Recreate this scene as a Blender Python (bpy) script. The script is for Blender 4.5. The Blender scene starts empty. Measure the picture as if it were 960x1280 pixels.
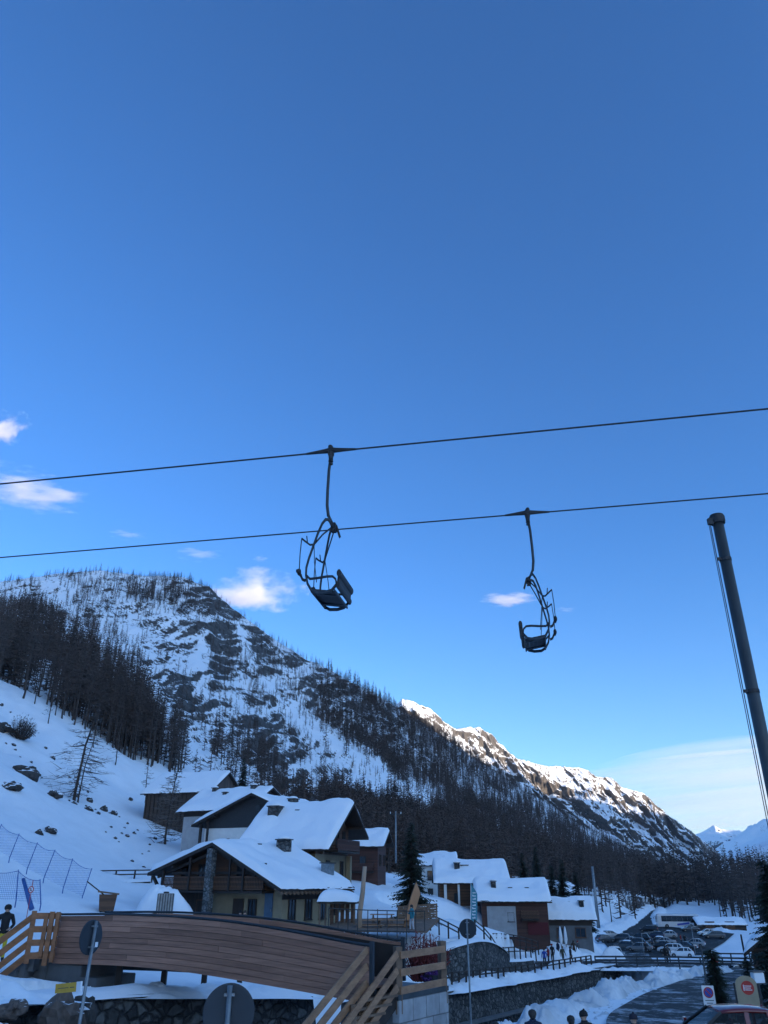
SKY_AIR = 1.0; SKY_DUST = 0.3; SKY_OZONE = 3.0; SKY_SAT = 1.0; SKY_TINT = (0.308, 0.520, 0.735, 1); GLOW_TINT = (1.6, 1.42, 1.28, 1); SKY_STR = 0.12
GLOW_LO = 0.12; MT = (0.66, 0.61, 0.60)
SUN_STR = 2.0; EXPOSURE = 2.0
CLOUD_D = 0.0045
HAZE = 0.000013
import bpy, bmesh, math, random
import numpy as np
from mathutils import Vector, Matrix, Euler

S = bpy.context.scene
COL = S.collection
R = math.radians
rng = random.Random(11)
nrs = np.random.RandomState(5)

# ------------------------------------------------------------------ camera
F = 962.0
TH = R(25.6)
CT, ST = math.cos(TH), math.sin(TH)
cam_d = bpy.data.cameras.new('camera')
cam = bpy.data.objects.new('camera', cam_d)
COL.objects.link(cam)
cam_d.sensor_fit = 'VERTICAL'
cam_d.sensor_height = 36.0
cam_d.sensor_width = 27.0
cam_d.lens = 36.0 * F / 1280.0
cam_d.clip_start = 0.1
cam_d.clip_end = 40000
cam.location = (0, 0, 0)
cam.rotation_euler = (R(90) + TH, 0, 0)
S.camera = cam

def at(px, py, Y):
    """world point seen at photo pixel (px,py) at forward distance Y (eye at the origin)"""
    u = (px - 480) / F; v = (640 - py) / F
    dy = CT - v * ST; dz = ST + v * CT
    k = Y / dy
    return Vector((u * k, Y, dz * k))

def proj(P):
    """photo pixels of world points (n,3)"""
    P = np.asarray(P, float)
    d = P[..., 1] * CT + P[..., 2] * ST
    up = -P[..., 1] * ST + P[..., 2] * CT
    d = np.where(d < 0.1, 0.1, d)
    return 480 + F * P[..., 0] / d, 640 - F * up / d

# ------------------------------------------------------------------ noise
def _h(ix, iy, seed):
    n = (ix.astype(np.int64) * 374761393 + iy.astype(np.int64) * 668265263 + seed * 974711) & 0xffffffff
    n = ((n ^ (n >> 13)) * 1274126177) & 0xffffffff
    n = n ^ (n >> 16)
    return (n & 0xffff) / 32767.5 - 1.0

def vnoise(x, y, seed=0):
    x = np.asarray(x, float); y = np.asarray(y, float)
    ix = np.floor(x); iy = np.floor(y); fx = x - ix; fy = y - iy
    fx = fx * fx * fx * (fx * (fx * 6 - 15) + 10); fy = fy * fy * fy * (fy * (fy * 6 - 15) + 10)
    a = _h(ix, iy, seed); b = _h(ix + 1, iy, seed); c = _h(ix, iy + 1, seed); d = _h(ix + 1, iy + 1, seed)
    return (a * (1 - fx) + b * fx) * (1 - fy) + (c * (1 - fx) + d * fx) * fy

def fbm(x, y, octv=4, seed=0, gain=0.5):
    s = 0; a = 1.0
    for i in range(octv):
        s = s + a * vnoise(x, y, seed + i * 17); x = x * 2.03 + 3.7; y = y * 2.03 - 1.3; a *= gain
    return s

def ridged(x, y, octv=5, seed=0):
    s = 0; a = 1.0
    for i in range(octv):
        s = s + a * (1 - np.abs(vnoise(x, y, seed + i * 13)) * 2); x = x * 2.07 + 1.7; y = y * 2.07 + 9.2; a *= 0.5
    return s * 0.5

# ------------------------------------------------------------------ materials
def new_mat(name):
    m = bpy.data.materials.new(name); m.use_nodes = True
    nt = m.node_tree
    return m, nt, nt.nodes, nt.links, nt.nodes['Principled BSDF']

def ramp(nodes, stops):
    r = nodes.new('ShaderNodeValToRGB')
    e = r.color_ramp.elements
    while len(e) < len(stops): e.new(0.5)
    for i, (p, c) in enumerate(stops):
        e[i].position = p; e[i].color = (c[0], c[1], c[2], 1) if not isinstance(c, (int, float)) else (c, c, c, 1)
    return r

def coords(nodes, links, scale=(1, 1, 1), kind='Object', rot=(0, 0, 0)):
    tc = nodes.new('ShaderNodeTexCoord'); mp = nodes.new('ShaderNodeMapping')
    mp.inputs['Scale'].default_value = scale; mp.inputs['Rotation'].default_value = rot
    links.new(tc.outputs[kind], mp.inputs['Vector'])
    return mp.outputs['Vector']

def noise_node(nodes, links, vec, scale, detail=4, rough=0.55):
    n = nodes.new('ShaderNodeTexNoise')
    n.inputs['Scale'].default_value = scale; n.inputs['Detail'].default_value = detail; n.inputs['Roughness'].default_value = rough
    links.new(vec, n.inputs['Vector'])
    return n

def bump(nodes, links, height, bsdf, strength=0.3, dist=0.05):
    b = nodes.new('ShaderNodeBump'); b.inputs['Strength'].default_value = strength; b.inputs['Distance'].default_value = dist
    links.new(height, b.inputs['Height']); links.new(b.outputs['Normal'], bsdf.inputs['Normal'])

def simple(name, col, rough=0.6, var=0.25, scale=6.0, metal=0.0, bmp=0.0, stretch=(1, 1, 1), kind='Object', spec=None):
    """a base colour with procedural wear / grain"""
    m, nt, N, L, B = new_mat(name)
    v = coords(N, L, stretch, kind)
    n = noise_node(N, L, v, scale)
    lo = [c * (1 - var) for c in col]; hi = [min(1, c * (1 + var)) for c in col]
    r = ramp(N, [(0.3, lo), (0.7, hi)])
    L.new(n.outputs['Fac'], r.inputs['Fac']); L.new(r.outputs['Color'], B.inputs['Base Color'])
    B.inputs['Roughness'].default_value = rough; B.inputs['Metallic'].default_value = metal
    if spec is not None: B.inputs['Specular IOR Level'].default_value = spec
    if bmp: bump(N, L, n.outputs['Fac'], B, bmp, 0.03)
    return m

def snow_mat(name='snow', dirt=0.0, bscale=2.0, col=(0.86, 0.88, 0.90)):
    m, nt, N, L, B = new_mat(name)
    v = coords(N, L)
    n1 = noise_node(N, L, v, bscale, 6, 0.6)
    n2 = noise_node(N, L, v, 0.35, 5, 0.6)
    r = ramp(N, [(0.30, [c * (1 - dirt) for c in col]), (0.62, col)])
    L.new(n2.outputs['Fac'], r.inputs['Fac']); L.new(r.outputs['Color'], B.inputs['Base Color'])
    B.inputs['Roughness'].default_value = 0.75; B.inputs['Specular IOR Level'].default_value = 0.25
    bump(N, L, n1.outputs['Fac'], B, 0.5, 0.14)
    return m

def plank_mat(name, c0, c1, width, axis='Z', rough=0.7):
    """boards of the given width (m) stacked along an axis of the object, each with its own tone, grain along the board"""
    m, nt, N, L, B = new_mat(name)
    tc = N.new('ShaderNodeTexCoord'); sp = N.new('ShaderNodeSeparateXYZ'); L.new(tc.outputs['Object'], sp.inputs['Vector'])
    dv = N.new('ShaderNodeMath'); dv.operation = 'DIVIDE'; dv.inputs[1].default_value = width; L.new(sp.outputs[axis], dv.inputs[0])
    fl = N.new('ShaderNodeMath'); fl.operation = 'FLOOR'; L.new(dv.outputs[0], fl.inputs[0])
    fr = N.new('ShaderNodeMath'); fr.operation = 'FRACT'; L.new(dv.outputs[0], fr.inputs[0])
    wn = N.new('ShaderNodeTexWhiteNoise'); wn.noise_dimensions = '1D'; L.new(fl.outputs[0], wn.inputs['W'])
    sc = {'Z': (1.2, 1.2, 22), 'X': (22, 1.2, 1.2), 'Y': (1.2, 22, 1.2)}[axis]
    mp = N.new('ShaderNodeMapping'); mp.inputs['Scale'].default_value = sc; L.new(tc.outputs['Object'], mp.inputs['Vector'])
    n = noise_node(N, L, mp.outputs['Vector'], 1.6, 7, 0.65)
    ad = N.new('ShaderNodeMath'); ad.operation = 'MULTIPLY_ADD'; ad.inputs[1].default_value = 0.45
    L.new(wn.outputs['Value'], ad.inputs[0]); 
    m2 = N.new('ShaderNodeMath'); m2.operation = 'MULTIPLY'; m2.inputs[1].default_value = 0.6; L.new(n.outputs['Fac'], m2.inputs[0])
    L.new(m2.outputs[0], ad.inputs[2])
    r = ramp(N, [(0.2, c0), (0.75, c1)]); L.new(ad.outputs[0], r.inputs['Fac'])
    gap = ramp(N, [(0.0, 0.15), (0.05, 1), (0.95, 1), (1.0, 0.15)]); L.new(fr.outputs[0], gap.inputs['Fac'])
    mx = N.new('ShaderNodeMix'); mx.data_type = 'RGBA'; mx.blend_type = 'MULTIPLY'; mx.inputs[0].default_value = 1
    L.new(r.outputs['Color'], mx.inputs[6]); L.new(gap.outputs['Color'], mx.inputs[7]); L.new(mx.outputs[2], B.inputs['Base Color'])
    B.inputs['Roughness'].default_value = rough
    hm = N.new('ShaderNodeMath'); hm.operation = 'MULTIPLY_ADD'; hm.inputs[1].default_value = 0.3
    L.new(n.outputs['Fac'], hm.inputs[0]); L.new(gap.outputs['Color'], hm.inputs[2]); bump(N, L, hm.outputs[0], B, 0.6, 0.02)
    return m

def stone_mat(name, cell, cols, mortar, kind='Object'):
    """rubble masonry: voronoi stones with mortar joints"""
    m, nt, N, L, B = new_mat(name)
    v = coords(N, L, (1, 1, 1.35), kind)
    wob = noise_node(N, L, v, 1.5 / cell * 0.5, 3)
    mxv = N.new('ShaderNodeMix'); mxv.data_type = 'RGBA'; mxv.blend_type = 'LINEAR_LIGHT'; mxv.inputs[0].default_value = 0.42 * cell
    L.new(v, mxv.inputs[6]); L.new(wob.outputs['Color'], mxv.inputs[7])
    vo = N.new('ShaderNodeTexVoronoi'); vo.feature = 'F1'; vo.inputs['Scale'].default_value = 1 / cell; L.new(mxv.outputs[2], vo.inputs['Vector'])
    ve = N.new('ShaderNodeTexVoronoi'); ve.feature = 'DISTANCE_TO_EDGE'; ve.inputs['Scale'].default_value = 1 / cell; L.new(mxv.outputs[2], ve.inputs['Vector'])
    sp = N.new('ShaderNodeSeparateColor'); L.new(vo.outputs['Color'], sp.inputs['Color'])
    r = ramp(N, [(i / (len(cols) - 1), c) for i, c in enumerate(cols)]); L.new(sp.outputs[0], r.inputs['Fac'])
    n = noise_node(N, L, v, 5, 6)
    nr = ramp(N, [(0.3, 0.55), (0.7, 1.1)]); L.new(n.outputs['Fac'], nr.inputs['Fac'])
    mu = N.new('ShaderNodeMix'); mu.data_type = 'RGBA'; mu.blend_type = 'MULTIPLY'; mu.inputs[0].default_value = 1
    L.new(r.outputs['Color'], mu.inputs[6]); L.new(nr.outputs['Color'], mu.inputs[7])
    er = ramp(N, [(0.0, 0), (0.16, 1)]); L.new(ve.outputs['Distance'], er.inputs['Fac'])
    mx = N.new('ShaderNodeMix'); mx.data_type = 'RGBA'; L.new(er.outputs['Color'], mx.inputs[0])
    mx.inputs[6].default_value = (*mortar, 1); L.new(mu.outputs[2], mx.inputs[7]); L.new(mx.outputs[2], B.inputs['Base Color'])
    B.inputs['Roughness'].default_value = 0.85
    h = N.new('ShaderNodeMath'); h.operation = 'MULTIPLY_ADD'; h.inputs[1].default_value = 0.35
    L.new(n.outputs['Fac'], h.inputs[0]); L.new(er.outputs['Color'], h.inputs[2]); bump(N, L, h.outputs[0], B, 0.9, 0.08)
    return m

def mountain_mat(name, scale, rock_lo, rock_hi, bias, grain=1.0):
    """snow lying where the ground is gentle, bare rock where it is steep; 'rock' attribute = how craggy the place is"""
    m, nt, N, L, B = new_mat(name)
    g = N.new('ShaderNodeNewGeometry'); sp = N.new('ShaderNodeSeparateXYZ'); L.new(g.outputs['Normal'], sp.inputs['Vector'])
    v = coords(N, L)
    n = noise_node(N, L, v, scale, 9, 0.68)
    n2 = noise_node(N, L, v, scale * 0.18, 5, 0.6)
    a = N.new('ShaderNodeAttribute'); a.attribute_name = 'rock'
    t1 = N.new('ShaderNodeMath'); t1.operation = 'MULTIPLY_ADD'; t1.inputs[1].default_value = -2.0; t1.inputs[2].default_value = 2.0 * bias
    L.new(sp.outputs['Z'], t1.inputs[0])
    t2 = N.new('ShaderNodeMath'); t2.operation = 'MULTIPLY_ADD'; t2.inputs[1].default_value = 0.7; L.new(a.outputs['Fac'], t2.inputs[0]); L.new(t1.outputs[0], t2.inputs[2])
    t3 = N.new('ShaderNodeMath'); t3.operation = 'MULTIPLY_ADD'; t3.inputs[1].default_value = 1.3 * grain; L.new(n.outputs['Fac'], t3.inputs[0]); L.new(t2.outputs[0], t3.inputs[2])
    t4 = N.new('ShaderNodeMath'); t4.operation = 'MULTIPLY_ADD'; t4.inputs[1].default_value = 0.5; L.new(n2.outputs['Fac'], t4.inputs[0]); L.new(t3.outputs[0], t4.inputs[2])
    n5 = noise_node(N, L, v, scale * 4.5, 6, 0.75)
    t6 = N.new('ShaderNodeMath'); t6.operation = 'MULTIPLY_ADD'; t6.inputs[1].default_value = 3.0; L.new(n5.outputs['Fac'], t6.inputs[0]); L.new(t4.outputs[0], t6.inputs[2]); t4 = t6
    mk = ramp(N, [(0.46, 0), (0.60, 1)])
    t5 = N.new('ShaderNodeMath'); t5.operation = 'SUBTRACT'; t5.inputs[1].default_value = 0.65 * grain + 1.5; L.new(t4.outputs[0], t5.inputs[0]); L.new(t5.outputs[0], mk.inputs['Fac'])
    nr = noise_node(N, L, v, scale * 3, 6, 0.7)
    rc = ramp(N, [(0.3, rock_lo), (0.7, rock_hi)]); L.new(nr.outputs['Fac'], rc.inputs['Fac'])
    mx = N.new('ShaderNodeMix'); mx.data_type = 'RGBA'; L.new(mk.outputs['Color'], mx.inputs[0])
    mx.inputs[6].default_value = (0.84, 0.87, 0.90, 1); L.new(rc.outputs['Color'], mx.inputs[7]); L.new(mx.outputs[2], B.inputs['Base Color'])
    B.inputs['Roughness'].default_value = 0.85; B.inputs['Specular IOR Level'].default_value = 0.15
    bump(N, L, n.outputs['Fac'], B, 0.6, 0.18 / scale)
    return m

def glass_mat(name, col=(0.02, 0.03, 0.04), rough=0.06):
    m, nt, N, L, B = new_mat(name)
    v = coords(N, L); n = noise_node(N, L, v, 2.5, 2)
    r = ramp(N, [(0.3, [c * .7 for c in col]), (0.7, [c * 1.4 for c in col])]); L.new(n.outputs['Fac'], r.inputs['Fac']); L.new(r.outputs['Color'], B.inputs['Base Color'])
    B.inputs['Roughness'].default_value = rough
    return m

def clear_glass(name):
    m, nt, N, L, B = new_mat(name)
    v = coords(N, L); n = noise_node(N, L, v, 3, 2)
    r = ramp(N, [(0.3, 0.03), (0.7, 0.08)]); L.new(n.outputs['Fac'], r.inputs['Fac']); L.new(r.outputs['Color'], B.inputs['Roughness'])
    B.inputs['Base Color'].default_value = (0.02, 0.025, 0.03, 1); B.inputs['Alpha'].default_value = 0.30; B.inputs['Specular IOR Level'].default_value = 0.2
    return m

M = {}
M['snow'] = snow_mat('snow', 0.06)
M['roof_snow'] = snow_mat('roof_snow', 0.02, 1.2)
M['dirty_snow'] = snow_mat('ploughed_snow', 0.42, 3.0, (0.74, 0.76, 0.78))
M['bridge_wood'] = plank_mat('bridge_boards', (0.085, 0.055, 0.042), (0.20, 0.135, 0.105), 0.145)
M['rail_wood'] = simple('orange_timber', (0.30, 0.155, 0.065), 0.65, 0.35, 3.0, bmp=0.2, stretch=(1, 1, 6))
M['rail_wood_dark'] = simple('weathered_timber', (0.15, 0.09, 0.055), 0.7, 0.35, 3.0, bmp=0.2)
M['dark_wood'] = plank_mat('dark_chalet_boards', (0.014, 0.009, 0.007), (0.040, 0.025, 0.017), 0.18, 'X')
M['dark_beam'] = simple('dark_beam', (0.022, 0.014, 0.010), 0.7, 0.4, 4.0, bmp=0.15)
M['brown_wood'] = plank_mat('brown_chalet_boards', (0.050, 0.022, 0.011), (0.125, 0.058, 0.028), 0.17, 'Z')
M['red_wood'] = plank_mat('reddish_chalet_boards', (0.040, 0.014, 0.010), (0.085, 0.031, 0.020), 0.17, 'Z')
M['barn_wood'] = plank_mat('barn_boards', (0.035, 0.023, 0.018), (0.10, 0.066, 0.050), 0.32, 'X')
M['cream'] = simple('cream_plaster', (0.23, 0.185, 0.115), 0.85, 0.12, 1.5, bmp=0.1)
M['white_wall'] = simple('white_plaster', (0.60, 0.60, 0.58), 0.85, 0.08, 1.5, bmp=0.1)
M['grey_wall'] = simple('grey_render', (0.33, 0.33, 0.33), 0.85, 0.12, 1.5, bmp=0.1)
M['concrete'] = simple('concrete', (0.11, 0.112, 0.115), 0.85, 0.22, 1.3, bmp=0.15)
M['stone'] = stone_mat('river_wall_stone', 0.44, [(0.030, 0.031, 0.033), (0.075, 0.075, 0.073), (0.14, 0.135, 0.125), (0.05, 0.048, 0.045)], (0.016, 0.016, 0.017))
M['stone_small'] = stone_mat('terrace_wall_stone', 0.42, [(0.030, 0.030, 0.031), (0.09, 0.09, 0.087), (0.17, 0.165, 0.155), (0.055, 0.052, 0.05)], (0.02, 0.02, 0.02))
M['pillar_stone'] = stone_mat('pillar_stone', 0.30, [(0.10, 0.11, 0.11), (0.22, 0.23, 0.23), (0.15, 0.16, 0.16)], (0.05, 0.05, 0.05))
M['rock'] = None
def rock_mat(name, col, lim):
    m = simple(name, col, 0.9, 0.5, 2.2, bmp=0.8); nt = m.node_tree; N = nt.nodes; L = nt.links; B = N['Principled BSDF']
    src = B.inputs['Base Color'].links[0].from_socket
    g = N.new('ShaderNodeNewGeometry'); sp = N.new('ShaderNodeSeparateXYZ'); L.new(g.outputs['Normal'], sp.inputs['Vector'])
    n = noise_node(N, L, coords(N, L), 3.0, 5); a = N.new('ShaderNodeMath'); a.operation = 'MULTIPLY_ADD'; a.inputs[1].default_value = 0.7; L.new(n.outputs['Fac'], a.inputs[0]); L.new(sp.outputs['Z'], a.inputs[2])
    r = ramp(N, [(lim, 0), (min(1, lim + .06), 1)]); h = N.new('ShaderNodeMath'); h.operation = 'MULTIPLY'; h.inputs[1].default_value = 0.62; L.new(a.outputs[0], h.inputs[0]); L.new(h.outputs[0], r.inputs['Fac'])
    mx = N.new('ShaderNodeMix'); mx.data_type = 'RGBA'; L.new(r.outputs['Color'], mx.inputs[0]); L.new(src, mx.inputs[6]); mx.inputs[7].default_value = (.85, .87, .9, 1); L.new(mx.outputs[2], B.inputs['Base Color'])
    return m
M['rock'] = rock_mat('boulder_rock', (0.045, 0.042, 0.040), .66)
M['brown_rock'] = rock_mat('brown_boulder', (0.10, 0.075, 0.062), .80)
M['roof'] = simple('stone_slab_roof', (0.05, 0.05, 0.05), 0.8, 0.4, 2.0, bmp=0.4)
M['steel'] = simple('galvanised_steel', (0.22, 0.24, 0.25), 0.5, 0.25, 4.0, metal=0.6)
M['chair_steel'] = simple('chair_steel', (0.030, 0.038, 0.046), 0.5, 0.4, 8.0, metal=0.3)
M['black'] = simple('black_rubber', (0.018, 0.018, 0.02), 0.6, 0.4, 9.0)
M['cable'] = simple('steel_rope', (0.03, 0.032, 0.036), 0.55, 0.4, 30.0, metal=0.4)
M['pole'] = simple('painted_pole', (0.035, 0.042, 0.046), 0.5, 0.25, 3.0)
M['sign_back'] = simple('sign_back', (0.022, 0.028, 0.035), 0.6, 0.22, 2.5)
M['white'] = simple('white_paint', (0.75, 0.76, 0.77), 0.5, 0.05, 3.0)
M['sign_red'] = simple('sign_red', (0.45, 0.03, 0.025), 0.5, 0.1, 3.0)
M['sign_blue'] = simple('sign_blue', (0.03, 0.06, 0.35), 0.5, 0.1, 3.0)
M['sign_beige'] = simple('beige_board', (0.36, 0.29, 0.19), 0.7, 0.12, 3.0)
M['yellow'] = simple('yellow_board', (0.62, 0.34, 0.03), 0.6, 0.12, 3.0)
M['dark_mark'] = simple('dark_print', (0.05, 0.05, 0.06), 0.6, 0.2, 5.0)
M['net'] = None
M['blue_pole'] = simple('blue_pole', (0.03, 0.10, 0.30), 0.5, 0.2, 3.0)
M['glass'] = glass_mat('dark_window_glass')
M['clear_glass'] = clear_glass('car_glass')
M['bark'] = simple('larch_bark', (0.045, 0.034, 0.029), 0.9, 0.4, 5.0)
M['twig'] = simple('larch_twigs', (0.060, 0.045, 0.038), 0.9, 0.35, 0.6)
M['grey_twig'] = simple('grey_twigs', (0.11, 0.095, 0.085), 0.9, 0.35, 0.6)
M['needle'] = simple('spruce_needles', (0.022, 0.034, 0.024), 0.85, 0.5, 1.5)
M['larch_dark'] = simple('dark_larch_twigs', (0.078, 0.056, 0.047), 0.9, 0.45, 0.05, kind='Object')
M['rubber'] = simple('tyre_rubber', (0.02, 0.02, 0.021), 0.8, 0.3, 9.0)
M['rim'] = simple('wheel_rim', (0.3, 0.31, 0.32), 0.4, 0.15, 9.0, metal=0.7)
M['skin'] = simple('skin', (0.42, 0.26, 0.19), 0.6, 0.08, 9.0)
M['hair'] = simple('dark_hair', (0.02, 0.015, 0.012), 0.6, 0.3, 20.0)
M['lamp_red'] = simple('red_lens', (0.35, 0.02, 0.015), 0.3, 0.1, 9.0)
M['flower'] = simple('red_flowers', (0.16, 0.025, 0.02), 0.8, 0.4, 9.0)
M['purple'] = simple('purple_cloth', (0.12, 0.04, 0.22), 0.8, 0.3, 9.0)
M['teal'] = simple('teal_cloth', (0.05, 0.22, 0.28), 0.7, 0.15, 2.0)
M['orange_cloth'] = simple('tan_flag_cloth', (0.45, 0.22, 0.11), 0.8, 0.18, 1.0)
M['seat_wood'] = simple('seat_slats', (0.020, 0.022, 0.027), 0.6, 0.35, 6.0)

def cloth(name, col): 
    if name not in M: M[name] = simple(name, col, 0.85, 0.15, 7.0, bmp=0.2)
    return M[name]
def paint(name, col):
    if name not in M:
        M[name] = simple(name, col, 0.22, 0.06, 1.5)
        M[name].node_tree.nodes['Principled BSDF'].inputs['Coat Weight'].default_value = 0.5
    return M[name]

# ------------------------------------------------------------------ mesh helpers
class MB:
    """collects shapes and links them as ONE mesh object"""
    def __init__(s): s.v = []; s.f = []; s.mi = []; s.cur = 0
    def add(s, vs, fs):
        b = len(s.v); s.v += [tuple(p) for p in vs]
        for f in fs: s.f.append([b + i for i in f]); s.mi.append(s.cur)
        return s
    def box(s, c, size, rot=None):
        x, y, z = size[0] / 2, size[1] / 2, size[2] / 2
        vs = [Vector(p) for p in ((-x, -y, -z), (x, -y, -z), (x, y, -z), (-x, y, -z), (-x, -y, z), (x, -y, z), (x, y, z), (-x, y, z))]
        if rot is not None:
            m = Euler(rot).to_matrix() if not isinstance(rot, Matrix) else rot
            vs = [m @ p for p in vs]
        c = Vector(c)
        return s.add([c + p for p in vs], [(0, 3, 2, 1), (4, 5, 6, 7), (0, 1, 5, 4), (1, 2, 6, 5), (2, 3, 7, 6), (3, 0, 4, 7)])
    def bar(s, p0, p1, w, h, up=(0, 0, 1)):
        """rectangular bar from p0 to p1, w sideways, h along up"""
        p0 = Vector(p0); p1 = Vector(p1); d = (p1 - p0).normalized(); up = Vector(up)
        a = d.cross(up)
        if a.length < 1e-5: a = d.cross(Vector((0, 1, 0)))
        a.normalize(); b = a.cross(d).normalized()
        vs = []
        for p in (p0, p1):
            for i, j in ((-1, -1), (1, -1), (1, 1), (-1, 1)): vs.append(p + a * (i * w / 2) + b * (j * h / 2))
        return s.add(vs, [(0, 1, 2, 3), (7, 6, 5, 4), (0, 4, 5, 1), (1, 5, 6, 2), (2, 6, 7, 3), (3, 7, 4, 0)])
    def tube(s, pts, r, n=8, cap=True):
        pts = [Vector(p) for p in pts]; rs = r if isinstance(r, (list, tuple)) else [r] * len(pts)
        t = [(pts[min(i + 1, len(pts) - 1)] - pts[max(i - 1, 0)]).normalized() for i in range(len(pts))]
        ref = Vector((0, 0, 1)) if abs(t[0].z) < 0.9 else Vector((0, 1, 0))
        a = t[0].cross(ref).normalized(); vs = []
        for i, p in enumerate(pts):
            a = (a - t[i] * a.dot(t[i]))
            if a.length < 1e-6: a = t[i].orthogonal()
            a.normalize(); b = t[i].cross(a)
            for k in range(n):
                q = 2 * math.pi * k / n
                vs.append(p + (a * math.cos(q) + b * math.sin(q)) * rs[i])
        fs = [(i * n + k, i * n + (k + 1) % n, (i + 1) * n + (k + 1) % n, (i + 1) * n + k) for i in range(len(pts) - 1) for k in range(n)]
        if cap: fs += [tuple(range(n - 1, -1, -1)), tuple((len(pts) - 1) * n + k for k in range(n))]
        return s.add(vs, fs)
    def lathe(s, prof, n=16, c=(0, 0, 0), mat=None):
        vs = []
        for r, z in prof:
            for k in range(n):
                q = 2 * math.pi * k / n; p = Vector((r * math.cos(q), r * math.sin(q), z))
                if mat is not None: p = mat @ p
                vs.append(p + Vector(c))
        m = len(prof)
        fs = [(i * n + k, i * n + (k + 1) % n, (i + 1) * n + (k + 1) % n, (i + 1) * n + k) for i in range(m - 1) for k in range(n)]
        fs += [tuple(range(n - 1, -1, -1)), tuple((m - 1) * n + k for k in range(n))]
        return s.add(vs, fs)
    def prism(s, poly, d, o=(0, 0, 0), ax=((1, 0, 0), (0, 0, 1), (0, 1, 0))):
        """polygon (a,b) in axes ax[0],ax[1] extruded by d along ax[2]"""
        A, Bx, C = [Vector(q) for q in ax]; o = Vector(o); n = len(poly)
        lo = [o + A * a + Bx * b for a, b in poly]; hi = [p + C * d for p in lo]
        return s.add(lo + hi, [tuple(range(n - 1, -1, -1)), tuple(range(n, 2 * n))] + [(i, (i + 1) % n, n + (i + 1) % n, n + i) for i in range(n)])
    def ball(s, c, r, n=10, sq=(1, 1, 1)):
        prof = [(max(1e-4, math.sin(math.pi * i / n)) , -math.cos(math.pi * i / n)) for i in range(n + 1)]
        vs = []
        m = Matrix.Diagonal((r * sq[0], r * sq[1], r * sq[2]))
        return s.lathe(prof, n + 2, c, m)
    def build(s, name, mat, parent=None, smooth=False, loc=None, bevel=0):
        me = bpy.data.meshes.new(name)
        me.from_pydata([tuple(v) for v in s.v], [], s.f)
        mats = mat if isinstance(mat, (list, tuple)) else [mat]
        for m in mats: me.materials.append(m)
        if len(mats) > 1: me.polygons.foreach_set('material_index', s.mi)
        bm = bmesh.new(); bm.from_mesh(me)
        bmesh.ops.recalc_face_normals(bm, faces=bm.faces)
        if bevel:
            bmesh.ops.bevel(bm, geom=[e for e in bm.edges if e.is_manifold and e.calc_face_angle(0) > 0.6], offset=bevel, segments=2, affect='EDGES', clamp_overlap=True)
        bm.to_mesh(me); bm.free()
        if smooth:
            me.polygons.foreach_set('use_smooth', [True] * len(me.polygons))
        o = bpy.data.objects.new(name, me); COL.objects.link(o)
        if parent is not None: o.parent = parent
        if loc is not None: o.location = loc
        return o

def tag(o, label=None, cat=None, group=None, kind=None):
    if label: o['label'] = label
    if cat: o['category'] = cat
    if group: o['group'] = group
    if kind: o['kind'] = kind
    return o

def thing(name, label, cat, loc=(0, 0, 0), rz=0.0, group=None):
    o = bpy.data.objects.new(name, None); COL.objects.link(o)
    o.empty_display_size = 0.3
    o.location = loc; o.rotation_euler = (0, 0, rz)
    return tag(o, label, cat, group)

KIDS = {}
def kids(o):
    return [c for c in COL.objects if c.parent == o]

def dup(o, loc=None, rz=None, label=None, scale=None, group=None, tree=None):
    """copy of a thing with copies of its parts and sub-parts"""
    c = o.copy(); COL.objects.link(c)
    if loc is not None: c.location = loc
    if rz is not None: c.rotation_euler = (c.rotation_euler.x, c.rotation_euler.y, rz)
    if scale is not None: c.scale = (scale, scale, scale) if isinstance(scale, (int, float)) else scale
    if label: c['label'] = label
    if group: c['group'] = group
    for k, subs in (tree if tree is not None else [(k, kids(k)) for k in kids(o)]):
        kc = k.copy(); COL.objects.link(kc); kc.parent = c
        for q in subs:
            qc = q.copy(); COL.objects.link(qc); qc.parent = kc
    return c

def big_mesh(name, V, Fc, mats, mi=None, smooth=True, attrs=None):
    """fast mesh from numpy arrays; faces all tris or all quads"""
    V = np.ascontiguousarray(V, np.float32); Fc = np.ascontiguousarray(Fc, np.int32)
    me = bpy.data.meshes.new(name); k = Fc.shape[1]
    me.vertices.add(len(V)); me.vertices.foreach_set('co', V.ravel())
    me.loops.add(Fc.size); me.loops.foreach_set('vertex_index', Fc.ravel())
    me.polygons.add(len(Fc)); me.polygons.foreach_set('loop_start', np.arange(0, Fc.size, k, dtype=np.int32))
    try: me.polygons.foreach_set('loop_total', np.full(len(Fc), k, np.int32))
    except Exception: pass
    for m in (mats if isinstance(mats, (list, tuple)) else [mats]): me.materials.append(m)
    if mi is not None: me.polygons.foreach_set('material_index', np.ascontiguousarray(mi, np.int32))
    if smooth: me.polygons.foreach_set('use_smooth', np.ones(len(Fc), bool))
    for an, av in (attrs or {}).items():
        a = me.attributes.new(an, 'FLOAT', 'POINT'); a.data.foreach_set('value', np.ascontiguousarray(av, np.float32).ravel())
    me.update(calc_edges=True); me.validate()
    o = bpy.data.objects.new(name, me); COL.objects.link(o)
    return o

def grid_faces(n, m, wrap=False):
    i = np.arange(n - 1)[:, None]; j = np.arange(m - 1)[None, :]
    a = (i * m + j).ravel()
    return np.stack([a, a + 1, a + m + 1, a + m], 1)
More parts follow.
